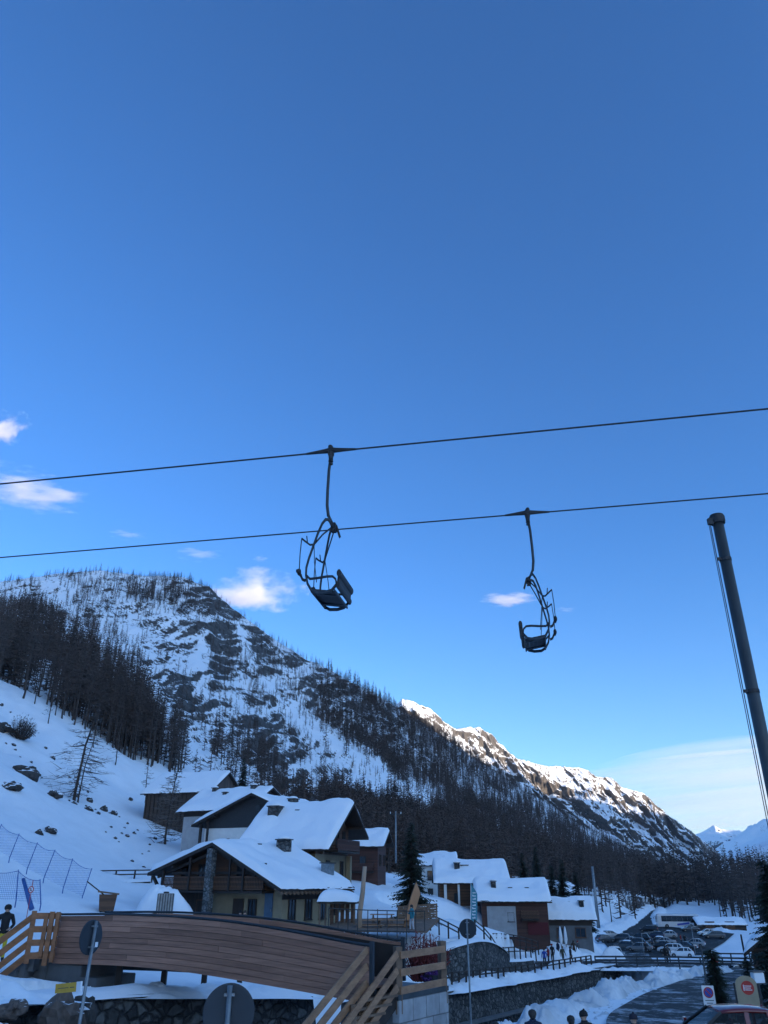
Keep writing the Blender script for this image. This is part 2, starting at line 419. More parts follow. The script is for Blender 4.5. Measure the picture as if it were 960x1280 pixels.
# ------------------------------------------------------------------ world, sun
SUN_EL = R(9.0)
SUN_DIR = Vector((0.82 * math.cos(SUN_EL), -0.572 * math.cos(SUN_EL), math.sin(SUN_EL))).normalized()
W = bpy.data.worlds.new('World'); S.world = W; W.use_nodes = True
wn, wl = W.node_tree.nodes, W.node_tree.links
bg = wn['Background']
sky = wn.new('ShaderNodeTexSky'); sky.sky_type = 'NISHITA'; sky.sun_disc = False
sky.sun_elevation = SUN_EL; sky.sun_rotation = math.atan2(SUN_DIR.x, SUN_DIR.y)
sky.altitude = 1500; sky.air_density = SKY_AIR; sky.dust_density = SKY_DUST; sky.ozone_density = SKY_OZONE
hs = wn.new('ShaderNodeHueSaturation'); hs.inputs['Saturation'].default_value = SKY_SAT
wl.new(sky.outputs['Color'], hs.inputs['Color'])
# sky deep blue; unseen sun side behind camera gets added glow to brighten snow
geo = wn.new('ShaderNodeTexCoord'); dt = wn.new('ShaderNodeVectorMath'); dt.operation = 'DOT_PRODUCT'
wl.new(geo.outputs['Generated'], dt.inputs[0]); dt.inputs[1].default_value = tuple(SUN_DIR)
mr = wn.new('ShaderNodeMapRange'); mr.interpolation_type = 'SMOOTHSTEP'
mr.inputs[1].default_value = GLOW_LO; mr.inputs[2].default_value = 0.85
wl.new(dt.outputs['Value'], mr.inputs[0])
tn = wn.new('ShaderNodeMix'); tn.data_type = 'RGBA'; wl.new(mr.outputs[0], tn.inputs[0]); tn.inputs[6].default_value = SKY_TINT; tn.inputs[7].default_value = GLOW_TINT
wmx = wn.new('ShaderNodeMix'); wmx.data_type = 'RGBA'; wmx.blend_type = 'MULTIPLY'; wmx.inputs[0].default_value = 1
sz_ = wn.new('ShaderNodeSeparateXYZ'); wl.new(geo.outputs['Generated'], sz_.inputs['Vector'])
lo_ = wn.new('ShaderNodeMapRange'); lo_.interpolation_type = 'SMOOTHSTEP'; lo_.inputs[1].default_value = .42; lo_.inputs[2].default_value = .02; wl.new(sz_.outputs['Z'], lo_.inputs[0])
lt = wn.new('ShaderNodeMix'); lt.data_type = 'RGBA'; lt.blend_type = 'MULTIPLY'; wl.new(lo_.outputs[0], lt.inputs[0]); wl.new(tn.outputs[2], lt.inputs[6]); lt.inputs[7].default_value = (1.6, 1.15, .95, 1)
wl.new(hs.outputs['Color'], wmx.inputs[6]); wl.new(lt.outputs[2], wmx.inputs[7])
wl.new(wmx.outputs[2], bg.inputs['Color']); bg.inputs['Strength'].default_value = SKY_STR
sd = bpy.data.lights.new('sun', 'SUN'); sd.energy = SUN_STR; sd.angle = R(0.5); sd.color = (1.0, 0.79, 0.55)
so = bpy.data.objects.new('sun', sd); COL.objects.link(so)
so.rotation_euler = SUN_DIR.to_track_quat('Z', 'Y').to_euler()
so.location = (200, -150, 900)
S.view_settings.view_transform = 'Standard'; S.view_settings.look = 'None'
S.view_settings.exposure = EXPOSURE; S.view_settings.gamma = 1; S.view_settings.use_curve_mapping = False
S.cycles.max_bounces = 6; S.cycles.diffuse_bounces = 3; S.cycles.volume_bounces = 5
S.cycles.transparent_max_bounces = 24
try: S.cycles.use_denoising = True
except Exception: pass

# ------------------------------------------------------------------ near terrain (valley floor, village, left slope)
def atz(px, py, z):
    d = at(px, py, 1.0); return d * (z / d.z)

CP = [(0, 0, -1.75), (-10, 0, -2.0), (10, 2, -2.2), (0, -30, -1.2), (-40, -30, 1.0), (40, -30, -1.5), (-5.6, 16.7, -4.3), (-1.9, 11, -3.9), (0, 6.5, -3.0),
      (0, 24, -4.95), (8, 24, -4.85), (12, 16, -4.3), (-9, 8, -3.8), (-14, 14, -3.2), (-10.5, 20, -3.0), (15, 5, -2.9), (60, -20, -3), (25, 25, -4.7), (40, 60, -6.5), (60, 100, -9),
      (2.1, 32, -5.2), (8, 42, -5.5), (16, 57, -6.3), (24, 70, -7.0), (13, 40, -5.3), (22, 60, -6.4), (30, 80, -7.5), (-30, 25, 0.5), (-45, 10, 3.0),
      (37, 138, -11.2), (60, 140, -11.4), (50, 200, -11.5), (80, 200, -11.5), (75, 260, -11.5), (110, 260, -11.6), (120, 480, -12), (100, 350, -11.5), (55, 170, -11.5),
      (36, 95, -8.1), (20, 97, -8.2), (50, 115, -10.6), (90, 130, -11), (-5, 52, -3.6), (-22, 58, -2.6), (-13, 72, -3.3), (-2, 84, -3.3), (200, 150, -6), (250, 400, -6), (200, 700, -12), (-260, 60, 60)]
for q in [(0, 1128, 60), (60, 1125, 60), (0, 1040, 80), (100, 1105, 75), (190, 1092, 100), (150, 1060, 110), (0, 960, 110), (95, 1005, 127), (0, 850, 170), (60, 880, 170), (120, 915, 175), (200, 955, 188),
          (210, 1040, 130), (180, 990, 160), (480, 1112, 100), (550, 1126, 105), (520, 1152, 85), (540, 1172, 72), (620, 1160, 90), (650, 1170, 97), (600, 1190, 78), (560, 1228, 60), (640, 1218, 78), (700, 1202, 97),
          (740, 1203, 97), (720, 1182, 106), (700, 1125, 150), (755, 1152, 215), (740, 1105, 250), (790, 1120, 330), (800, 1135, 330), (930, 1182, 175), (960, 1165, 240), (140, 1232, 30), (300, 1228, 36), (0, 1185, 33),
          (250, 1000, 175), (300, 1020, 190), (400, 1085, 195), (520, 1100, 205), (600, 1106, 230), (700, 1112, 270), (330, 1060, 120), (430, 1100, 110), (30, 1212, 26), (860, 1124, 500), (920, 1128, 420), (940, 1150, 300), (100, 1241, 28.5), (140, 1240, 29.6), (85, 1241, 30.5), (210, 1238, 31.5), (-20, 1215, 30), (780, 1121, 345), (830, 1126, 425)]:
    CP.append(tuple(at(*q)))
CP = np.array(CP)
def _phi(d): return np.sqrt(d * d + 12.0)
_D = _phi(np.hypot(CP[:, None, 0] - CP[None, :, 0], CP[:, None, 1] - CP[None, :, 1]))
_A = np.block([[_D - np.eye(len(CP)) * 0.6, np.ones((len(CP), 1))], [np.ones((1, len(CP))), np.zeros((1, 1))]])
_w = np.linalg.solve(_A, np.append(CP[:, 2], 0))

def polydist(x, y, poly):
    """distance to a polyline (k,2|3), side sign, interpolated third value"""
    best = np.full(x.shape, 1e9); val = np.zeros(x.shape); side = np.zeros(x.shape)
    for a, b in zip(poly[:-1], poly[1:]):
        dx, dy = b[0] - a[0], b[1] - a[1]; L2 = dx * dx + dy * dy
        t = np.clip(((x - a[0]) * dx + (y - a[1]) * dy) / L2, 0, 1)
        d = np.hypot(x - a[0] - t * dx, y - a[1] - t * dy)
        m = d < best
        best = np.where(m, d, best)
        side = np.where(m, np.sign(dx * (y - a[1]) - dy * (x - a[0])), side)
        if len(a) > 2: val = np.where(m, a[2] + t * (b[2] - a[2]), val)
    return best, side, val

def inpoly(x, y, poly):
    c = np.zeros(x.shape, bool); n = len(poly)
    for i in range(n):
        x0, y0 = poly[i][:2]; x1, y1 = poly[(i + 1) % n][:2]
        if y0 == y1: continue
        cond = ((y0 > y) != (y1 > y)) & (x < (x1 - x0) * (y - y0) / (y1 - y0) + x0)
        c ^= cond
    return c

def sstep(a, b, x):
    t = np.clip((x - a) / (b - a), 0, 1); return t * t * (3 - 2 * t)

# river: far bank wall line and near bank line (x, y, z of the top)
FARB = [(-17, 6, -3.0), (-13.5, 14, -2.95), (-11.2, 22, -3.0), tuple(at(112, 1240, 27.2)), tuple(at(250, 1240, 30)), tuple(at(392, 1243, 35.5))]
FARB += [(0.2, 46, -5.3), tuple(at(552, 1239, 60)), tuple(at(650, 1225, 76)), tuple(at(745, 1208, 92)), (29, 101, -8.6), (42, 116, -9.5), (62, 125, -11.8), (120, 135, -12.3)]
NEARB = [(-12, 2, -4.5), (-8.2, 10, -4.4), (-6.8, 18, -4.6), (-1.2, 23.5, -4.9), (1.6, 29.5, -5.1), (3.2, 33, -5.1), (7.6, 42, -5.4), (14.8, 57, -6.2), (22.5, 70, -6.9), (33, 86, -7.6), (44, 100, -8.6), (64, 112, -11.8), (120, 120, -12.3)]
def offset_line(poly, d):
    P = np.array([p[:2] for p in poly], float); t_ = np.gradient(P, axis=0); t_ /= np.linalg.norm(t_, axis=1)[:, None]
    return [(p[0] - b * d, p[1] + a * d) for p, (a, b) in zip(P, t_)]
FARO = offset_line(FARB, 1.0)
UW = [tuple(at(*q)) for q in [(540, 1196, 69), (548, 1190, 70), (560, 1182, 71), (580, 1176, 72), (608, 1172.5, 75), (622, 1178, 78), (636, 1194, 82)]]
UW2 = [tuple(at(*q)) for q in [(612, 1200, 84), (640, 1203, 88), (668, 1199, 93)]]
CHAN = [p[:2] for p in FARO] + [p[:2] for p in NEARB[::-1]]
ROAD1 = [(14, -20, -2.4), (13, 5, -3.4), (11, 18, -4.5), (11, 26, -4.95), (12.4, 38, -5.35), (18.5, 52, -6.0), (26, 67, -6.8), (33.5, 80, -7.5), (39, 90, -8.0)]
ROAD2 = [(6, 97, -8.2), (16, 98, -8.2), (27, 97, -8.15), (40, 93.5, -8.1), (52, 88, -8.0)]
ROAD3 = [(29, 98, -8.2), (33, 112, -9.3), (36.5, 128, -10.8), (42, 150, -11.45), (48, 172, -11.5)]
ROAD4 = [tuple(atz(805, 1144, -11.5)), tuple(atz(826, 1133, -11.5)), tuple(atz(835, 1129, -11.6)), tuple(atz(826, 1126.5, -11.6)), tuple(atz(806, 1125.4, -11.4))]
LOT = [tuple(atz(*p, -11.5)) for p in [(750, 1172), (766, 1192), (800, 1197), (880, 1193), (905, 1178), (918, 1167), (868, 1161), (829, 1157.5), (823, 1148), (829, 1139), (806, 1139)]]

def H(x, y, fine=True):
    x = np.asarray(x, float); y = np.asarray(y, float); sh = x.shape
    xf, yf = x.ravel(), y.ravel()
    z = np.zeros(xf.shape)
    for i in range(0, len(xf), 40000):
        d = _phi(np.hypot(xf[i:i + 40000, None] - CP[None, :, 0], yf[i:i + 40000, None] - CP[None, :, 1]))
        z[i:i + 40000] = d @ _w[:-1] + _w[-1]
    r = np.hypot(xf, yf)
    far = sstep(420, 900, r); z = z * (1 - far) - 14 * far
    back = sstep(-30, -200, yf); z = z * (1 - back) + (-2 - np.abs(yf + 30) * 0.02) * back
    mask = np.ones(xf.shape)
    for poly, w in ((ROAD1, 3.4), (ROAD2, 3.3), (ROAD3, 2.8), (ROAD4, 3.5)):
        d, sd_, v = polydist(xf, yf, poly)
        k = 1 - sstep(w, w + 4, d)
        z = z * (1 - k) + (v - 0.12) * k; mask *= sstep(w, w + 1.5, d)
    inl = inpoly(xf, yf, LOT); d, _, _ = polydist(xf, yf, LOT + LOT[:1])
    k = np.where(inl, 1, 1 - sstep(0.5, 14, d)); z = z * (1 - k) + (-11.62) * k; mask *= np.where(inl, 0, sstep(0.5, 3, d))
    for poly, dr in ((UW, 2.6), (UW2, 1.1)):
        ol = [q_ + (p_[2],) for q_, p_ in zip(offset_line(poly, 1.0), poly)]
        d, sd_, v = polydist(xf, yf, ol)
        z = np.where(sd_ > 0, z + (np.maximum(z, v + 0.05) - z) * (1 - sstep(0.8, 4, d)), z)
        z = np.where(sd_ < 0, z + (np.minimum(z, v - dr) - z) * (1 - sstep(2.5, 7, d)), z)
    if fine:
        z = z + mask * (0.10 * fbm(xf / 2.6, yf / 2.6, 4, 3) + 0.28 * fbm(xf / 11, yf / 11, 3, 5) * sstep(20, 60, r))
        steep = sstep(4, 25, z) * sstep(-10, -30, xf)
        z = z + mask * steep * (0.5 * fbm(xf / 7, yf / 7, 4, 8) + 1.3 * fbm(xf / 26, yf / 26, 3, 9))
    # river channel
    ins = inpoly(xf, yf, CHAN)
    df, _, _ = polydist(xf, yf, FARO); _, _, vf = polydist(xf, yf, FARB); dn, _, vn = polydist(xf, yf, NEARB)
    depth = 3.4 * sstep(0.0, 0.35, df) * sstep(0.3, 3.2, dn)
    z = np.where(ins, np.minimum(z, vf) - depth + 0.25 * fbm(xf / 1.3, yf / 1.3, 3, 21) * sstep(0.3, 2.5, dn), z)
    return z.reshape(sh)

def h1(x, y): return float(H(np.array([x]), np.array([y]))[0])
def ground(px, py, Y0, z=None):
    """point on the terrain straight below/above the seen point at distance Y0"""
    p = at(px, py, Y0); p.z = h1(p.x, p.y); return p

ang = np.concatenate([np.arange(-180, -60, 4.0), np.arange(-60, -40, 1.0), np.arange(-40, 32, 0.17), np.arange(32, 60, 1.0), np.arange(60, 180.1, 4.0)])
rad = np.concatenate([np.array([0.0, 1.5]), 2.5 * np.exp(np.arange(0, 1, 0.02)), np.exp(np.arange(math.log(6.9), math.log(520), 0.0105)), np.exp(np.arange(math.log(524), math.log(8200), 0.15)), [8250]])
AA, RR = np.meshgrid(np.radians(ang), rad, indexing='ij')
gx, gy = RR * np.sin(AA), RR * np.cos(AA)
gz = H(gx, gy)
gP = np.stack([gx, gy, gz], -1).reshape(-1, 3)
fc = grid_faces(len(ang), len(rad))
tag(big_mesh('snow_ground', gP, fc[:, ::-1], M['snow']), kind='structure')

# ------------------------------------------------------------------ roads, lot, water, snow banks
def asphalt_mat(name, wet=0.0, snow=0.35):
    m, nt, N, L, B = new_mat(name)
    v = coords(N, L); n = noise_node(N, L, v, 0.5, 8, 0.7); g = noise_node(N, L, v, 40, 3)
    n3 = noise_node(N, L, v, 3.0, 5, 0.7)
    a = ramp(N, [(0.3, (0.016, 0.017, 0.018)), (0.7, (0.036, 0.037, 0.038))]); L.new(g.outputs['Fac'], a.inputs['Fac'])
    s = ramp(N, [(0.5 + 0.4 * (0.5 - snow), 0), (0.62 + 0.4 * (0.5 - snow), 0.85)])
    ad = N.new('ShaderNodeMath'); ad.operation = 'MULTIPLY_ADD'; ad.inputs[1].default_value = 0.35; L.new(n3.outputs['Fac'], ad.inputs[0])
    mm = N.new('ShaderNodeMath'); mm.operation = 'MULTIPLY'; mm.inputs[1].default_value = 0.75; L.new(n.outputs['Fac'], mm.inputs[0]); L.new(mm.outputs[0], ad.inputs[2])
    L.new(ad.outputs[0], s.inputs['Fac'])
    mx = N.new('ShaderNodeMix'); mx.data_type = 'RGBA'; L.new(s.outputs['Color'], mx.inputs[0]); L.new(a.outputs['Color'], mx.inputs[6]); mx.inputs[7].default_value = (0.55, 0.57, 0.59, 1)
    L.new(mx.outputs[2], B.inputs['Base Color']); B.inputs['Roughness'].default_value = 0.75 if wet else 0.85; B.inputs['Specular IOR Level'].default_value = 0.2
    bump(N, L, g.outputs['Fac'], B, 0.3, 0.02)
    return m
M['asphalt'] = asphalt_mat('road_asphalt', 1, 0.36)
M['lot'] = asphalt_mat('lot_asphalt', 0, 0.20)

def resample(poly, step):
    out = []
    for a, b in zip(poly[:-1], poly[1:]):
        a = np.array(a[:3], float); b = np.array(b[:3], float); n = max(1, int(np.hypot(*(b - a)[:2]) / step))
        for i in range(n): out.append(a + (b - a) * i / n)
    out.append(np.array(poly[-1][:3], float)); out = np.array(out)
    k = max(1, int(4 / step))                      # soften the corners
    pad = np.pad(out, ((k, k), (0, 0)), 'edge'); ker = np.ones(2 * k + 1) / (2 * k + 1)
    sm = np.stack([np.convolve(pad[:, i], ker, 'valid') for i in range(out.shape[1])], 1)
    sm[0] = out[0]; sm[-1] = out[-1]
    return sm

def normals2(P):
    t = np.gradient(P[:, :2], axis=0); t /= np.linalg.norm(t, axis=1)[:, None] + 1e-9
    return np.stack([-t[:, 1], t[:, 0]], 1)

def strip(name, poly, w, lift, mat, nacr=7, step=1.0):
    P = resample(poly, step); nn = normals2(P)
    u = np.linspace(-w / 2, w / 2, nacr)
    V = np.zeros((len(P), nacr, 3)); V[..., 0] = P[:, None, 0] + nn[:, None, 0] * u; V[..., 1] = P[:, None, 1] + nn[:, None, 1] * u; V[..., 2] = P[:, None, 2] + lift
    return tag(big_mesh(name, V.reshape(-1, 3), grid_faces(len(P), nacr)[:, ::-1], mat), kind='structure')
strip('road', ROAD1, 6.8, 0.0, M['asphalt'])
strip('road', ROAD2, 6.6, 0.006, M['asphalt'])
strip('road', ROAD3, 5.6, -0.006, M['asphalt'])
strip('road', ROAD4, 6.5, 0.012, M['lot'])
mb = MB(); mb.add([(p[0], p[1], -11.5) for p in LOT], [tuple(range(len(LOT)))]); tag(mb.build('parking_lot', M['lot']), kind='structure')
mw, nt, N, L, B = new_mat('river_water')
v = coords(N, L); n = noise_node(N, L, v, 2.2, 4); r = ramp(N, [(0.3, (0.010, 0.016, 0.018)), (0.7, (0.03, 0.04, 0.042))]); L.new(n.outputs['Fac'], r.inputs['Fac']); L.new(r.outputs['Color'], B.inputs['Base Color'])
B.inputs['Roughness'].default_value = 0.12; bump(N, L, n.outputs['Fac'], B, 0.4, 0.05)
fa, ne = resample(FARB, 2.0), resample(NEARB, 2.0)
k = 60; fi = fa[np.linspace(0, len(fa) - 1, k).astype(int)]; ni = ne[np.linspace(0, len(ne) - 1, k).astype(int)]
V = np.zeros((k, 5, 3))
for j, t in enumerate(np.linspace(0.03, 0.75, 5)): V[:, j, :2] = fi[:, :2] * (1 - t) + ni[:, :2] * t
V[:, :, 2] = (fi[:, 2] - 3.15)[:, None]
tag(big_mesh('river', V.reshape(-1, 3), grid_faces(k, 5), mw), kind='structure')

def snow_bank(poly, w, h, seed, mat='dirty_snow', step=0.16, lump=1.0, lift=-0.15):
    """ploughed snow piled along a line: lumpy ridge with real clods"""
    P = resample(poly, step); nn = normals2(P); na = 30
    u = np.linspace(-1, 1, na); s = np.arange(len(P)) * step
    U, Sx = np.meshgrid(u, s)
    prof = np.clip(1 - np.abs(U) ** 2.2, 0, 1)
    hh = h * (0.72 + 0.35 * vnoise(Sx / 2.7, U * 0, seed) + 0.25 * vnoise(Sx / 0.9, U * 1.5, seed + 3))
    en = sstep(0, w * .8, Sx) * sstep(0, w * .8, s[-1] - Sx); prof = prof * en
    z = prof * hh + lump * prof * (0.30 * ridged(Sx / 0.7, U * w / 1.3, 4, seed + 5) + 0.16 * np.abs(vnoise(Sx / 0.28, U * w / .5, seed + 6)) - 0.2)
    off = U * w / 2 * (1 + 0.18 * vnoise(Sx / 1.7, U, seed + 9))
    V = np.stack([P[:, None, 0] + nn[:, None, 0] * off, P[:, None, 1] + nn[:, None, 1] * off, P[:, None, 2] + lift + z], -1)
    return tag(big_mesh('snow_bank', V.reshape(-1, 3), grid_faces(len(P), na)[:, ::-1], M[mat]), kind='structure')
snow_bank([(p[0] + 0.5, p[1] - 0.2, p[2] - 0.35) for p in NEARB[4:10]], 2.3, 1.15, 4)
snow_bank([(7.0, 34, -5.5), (8.6, 40, -5.5), (14.8, 52.5, -6.1), (22, 66, -6.9)], 2.2, 0.22, 14)
snow_bank([(15.5, 28, -5.05), (16.8, 38, -5.45), (22.8, 51, -6.1), (30, 65, -6.8), (37, 78, -7.4)], 2.0, 0.9, 24)
nf = [(p[0] - 0.5, p[1] + 0.6, p[2] - 0.05) for p in FARB[7:10]]
snow_bank(nf, 2.6, 0.75, 31, 'snow', lump=0.5)
nf2 = [(p[0] - 0.1, p[1] + 0.9, p[2] - 0.05) for p in FARB[3:6]]
snow_bank(nf2, 2.4, 0.55, 33, 'snow', lump=0.6)
snow_bank([(13, 101.7, -8.3), (24, 101.6, -8.3), (26, 104, -8.6)], 3.4, 1.7, 41, 'snow', lump=.55)
snow_bank([(27, 104.5, -8.6), (29.5, 114, -9.6), (33, 128, -11.0)], 3.0, 1.8, 43, 'snow', lump=0.8)
snow_bank([tuple(atz(px, py, -11.5)) for px, py in [(737, 1178), (752, 1170), (780, 1156), (802, 1141), (819, 1131)]], 6, 1.9, 45, 'snow', step=0.7)
snow_bank([tuple(atz(px, py, -11.5)) for px, py in [(826, 1137), (822, 1147), (828, 1156), (868, 1159), (915, 1165)]], 5, 1.4, 47, 'snow', step=0.7)
snow_bank([(12, 93.6, -8.25), (20, 93.4, -8.3), (27, 93.0, -8.25), (40, 89.5, -8.2)], 1.3, 0.30, 49, 'snow', lump=0.7)

snow_bank([tuple(at(-60, 1240, 24.0)), tuple(at(-10, 1238, 24.6)), tuple(at(34, 1237, 25.4)), tuple(at(66, 1240, 26.4))], 3.8, 1.7, 51, 'snow', lump=0.8)
snow_bank([tuple(at(-60, 1290, 19)), tuple(at(-10, 1290, 19.6)), tuple(at(22, 1292, 20.2)), tuple(at(48, 1296, 21))], 2.2, 0.8, 53, 'snow', lump=0.8)

# ------------------------------------------------------------------ mountains
def interp(tab, x, k):
    xs = [t[0] for t in tab]; return np.interp(x, xs, [t[k] for t in tab])

DMAP = {  # tree cover 0-9 by rows of 20 px from y=710, columns of 30 px from x=0
    710: '334445666', 730: '4444577844', 750: '6855543233', 770: '99764212233', 790: '999864111235', 810: '9999751113554', 830: '999985211355455',
    850: '68999731124565566', 870: '258998411246655678', 890: '0268995213556755689', 910: '00268982134625876789', 930: '000259912455424977789', 950: '0000159245555424977779',
    970: '000001534543443159767789', 990: '0000002544455454215876777897', 1010: '0000006667776778999876678779', 1030: '000000999999999999998776678899', 1050: '00000099999999999999988778999999',
    1070: '0000009999999999999999999999999999', 1090: '0000009999999999999999999999999999'}
RMAP = {  # bare rock 0-9, same cells
    710: '544444444', 730: '4544444577', 750: '4444444688', 770: '11112445787', 790: '111112566785', 810: '1111135567745', 830: '111114677865546',
    850: '11111366786666654', 870: '111112577656676533', 890: '1111114655665655332', 910: '11111115534655543322', 930: '111111134455664433222', 950: '1111111334664543333222', 970: '111111123436654332222222',
    990: '1111111235665542222222222222', 1010: '2222222355665433222222222222'}
def mapval(D, px, py):
    rows = sorted(D); g = np.zeros((len(rows), 40))
    for i, r_ in enumerate(rows):
        s_ = D[r_]; g[i, :] = int(s_[-1])
        for j, ch in enumerate(s_[:40]): g[i, j] = int(ch)
    fx = np.clip(px / 30 - 0.5, 0, 38.99); fy = np.clip((py - rows[0]) / 20 - 0.5, 0, len(rows) - 1.001)
    ix, iy = np.floor(fx).astype(int), np.floor(fy).astype(int); tx, ty = fx - ix, fy - iy
    return (g[iy, ix] * (1 - tx) + g[iy, ix + 1] * tx) * (1 - ty) + (g[iy + 1, ix] * (1 - tx) + g[iy + 1, ix + 1] * tx) * ty

def loft(px, t, tab, p, pY):
    """points of a mountain side between its foot and its crest; tab rows: px, crest py, crest Y, foot py, foot Y"""
    PX, T = np.meshgrid(px, t, indexing='ij')
    ry, rY, by, bY = [interp(tab, PX, k) for k in (1, 2, 3, 4)]
    py = by + (ry - by) * T ** p; Y = bY + (rY - bY) * T ** pY
    u = (PX - 480) / F; v = (640 - py) / F
    dy = CT - v * ST; dz = ST + v * CT; k = Y / dy
    return PX, T, py, np.stack([u * k, Y, dz * k], -1)

# near mountain on the left
T1 = [(-420, 800, 380, 870, 170), (-200, 745, 420, 868, 172), (0, 727, 450, 866, 172), (60, 719, 480, 893, 176), (130, 714, 520, 930, 182), (180, 720, 540, 955, 188), (230, 722, 560, 985, 190), (262, 735, 560, 1005, 190),
      (285, 755, 570, 1015, 192), (310, 775, 580, 1030, 192), (330, 790, 590, 1045, 193), (350, 806, 600, 1060, 194), (380, 823, 620, 1085, 195), (420, 841, 660, 1095, 198), (450, 859, 700, 1100, 200), (480, 874, 740, 1102, 205),
      (500, 888, 770, 1104, 208), (540, 912, 840, 1106, 215), (600, 951, 930, 1110, 225), (660, 990, 1050, 1114, 250), (720, 1026, 1200, 1117, 280), (780, 1060, 1350, 1120, 340), (830, 1082, 1500, 1124, 430), (870, 1098, 1650, 1126, 520), (930, 1112, 1800, 1127, 650)]
px1 = np.arange(-420, 931, 1.6); t1 = np.linspace(0, 1, 300)
PX, T, PY, P1 = loft(px1, t1, T1, 0.92, 1.12)
rk = mapval(RMAP, PX, PY) / 9.0
amp = np.clip(T * 6, 0, 1) * (0.35 + 0.65 * np.clip((1 - T) * 8, 0, 1))
xx, yy, zz = P1[..., 0], P1[..., 1], P1[..., 2]
cr = xx * 0.8 + zz * 0.5; cs = zz * 1.0 - xx * 0.35 + yy * 0.2
wx_ = 6 * fbm(xx / 30, zz / 30, 3, 91); wz_ = 6 * fbm(xx / 34, zz / 26, 3, 92)
st = (zz + wz_) * 0.62 - (xx + wx_) * 0.78; al_ = (xx + wx_) * 0.62 + (zz + wz_) * 0.78          # slabs dip towards the left
def seg_px(X_, Y_, a, b):
    t_ = np.clip(((X_ - a[0]) * (b[0] - a[0]) + (Y_ - a[1]) * (b[1] - a[1])) / ((b[0] - a[0]) ** 2 + (b[1] - a[1]) ** 2), 0, 1)
    return np.hypot(X_ - a[0] - t_ * (b[0] - a[0]), Y_ - a[1] - t_ * (b[1] - a[1]))
CHUTES = [((352, 880), (440, 945), 15), ((440, 945), (528, 1004), 17), ((196, 868), (236, 940), 11), ((300, 790), (318, 830), 7), ((255, 800), (240, 835), 7), ((330, 850), (372, 905), 8)]
chute = np.zeros(PX.shape)
for a_, b_, w_ in CHUTES: chute = np.maximum(chute, 1 - sstep(w_ * .35, w_ * 1.35, seg_px(PX, PY, a_, b_) + w_ * .55 * fbm(PX / 8, PY / 8, 3, 131)))
for cx_, cy_, rx_, ry_, bo_ in [(278, 815, 15, 40, .5), (226, 862, 20, 24, .35), (252, 880, 18, 16, .35), (262, 752, 20, 20, .35), (338, 925, 16, 26, .4), (362, 978, 22, 18, .45), (215, 800, 26, 18, .2), (395, 830, 24, 12, .3), (318, 800, 14, 18, .25)]:
    rk = rk + bo_ * np.clip(1.25 - ((PX - cx_) / rx_) ** 2 - ((PY - cy_) / ry_) ** 2, 0, 1)
rk = rk * (1 - .88 * chute)
rkc = np.clip(rk * 1.15 * (0.55 + 0.8 * np.clip(fbm(xx / 38, zz / 38, 3, 93) + .35, 0, 1)), 0, 1.2)
dsp = (ridged(al_ / 40, st / 15, 4, 3) - 0.5) * 3.2 * (0.1 + rkc) + fbm(xx / 60, yy / 60 + zz / 50, 4, 31) * 5
dsp = dsp + rkc * (3.6 * (ridged(al_ / 17, st / 6.5, 4, 77) - .5) + 1.9 * (ridged(al_ / 6.5, st / 3.2, 3, 78) - .5)) + 0.35 * fbm(xx / 4, zz / 4, 3, 79)
P1[..., 2] += dsp * amp * 0.8
P1[..., 1] -= rkc * amp * ((ridged(al_ / 20, st / 9, 4, 55) - 0.4) * 4 + 2.4 * (ridged(al_ / 8, st / 4, 3, 56) - .4))
pat = 0.62 * ridged(al_ / 17, st / 5.0, 5, 121) + 0.38 * ridged((xx + wx_) / 8, (zz + wz_) / 42, 4, 122)
pat = (pat - pat.mean()) / pat.std()
rk = rk + pat * .42 * np.clip(rk * 1.5, .12, 1) - .22 * chute
rows = []
for kk in range(1, 13):
    q = P1[:, -1].copy(); q[:, 1] += 26 * kk + kk * kk * 2; q[:, 0] *= 1 + 0.03 * kk; q[:, 2] = q[:, 2] - (q[:, 2] + 20) * (kk / 12.0) ** 1.6 - 2 * kk; rows.append(q)
sk = P1[:, :1].copy(); sk[..., 2] -= 45
PA = np.concatenate([sk, P1, np.stack(rows, 1)], 1)
rka = np.concatenate([rk[:, :1], rk, np.repeat(rk[:, -1:], 12, 1)], 1)
M['mount'] = mountain_mat('rocky_snow_slope', 0.10, (0.018, 0.018, 0.019), (0.15, 0.142, 0.135), MT[0], 0.95)
tag(big_mesh('mountain', PA.reshape(-1, 3), grid_faces(PA.shape[0], PA.shape[1])[:, ::-1], M['mount'], attrs={'rock': rka.ravel()}), kind='structure')

# sunlit ridge far behind
T2 = [(380, 950, 2500, 1100, 1500), (440, 905, 2500, 1100, 1500), (480, 885, 2500, 1100, 1500), (495, 878, 2500, 1100, 1500), (503, 866, 2500, 1100, 1500), (520, 872, 2520, 1100, 1500), (540, 885, 2560, 1100, 1550), (555, 897, 2600, 1100, 1600), (570, 906, 2640, 1100, 1600), (585, 907, 2670, 1100, 1600), (600, 908, 2700, 1100, 1650), (615, 918, 2750, 1100, 1700),
      (628, 931, 2780, 1100, 1700), (640, 940, 2820, 1100, 1750), (660, 949, 2880, 1100, 1800), (690, 956, 2980, 1105, 1900), (720, 957, 3060, 1105, 2000), (735, 961, 3100, 1105, 2000), (745, 967, 3140, 1105, 2050), (765, 971, 3200, 1105, 2100), (777, 982, 3230, 1105, 2100), (790, 986, 3280, 1105, 2200), (803, 990, 3320, 1108, 2200),
      (815, 999, 3360, 1108, 2200), (830, 1010, 3420, 1108, 2300), (850, 1026, 3500, 1108, 2400), (875, 1044, 3600, 1108, 2500), (905, 1068, 3700, 1110, 2700), (950, 1092, 3800, 1110, 3000)]
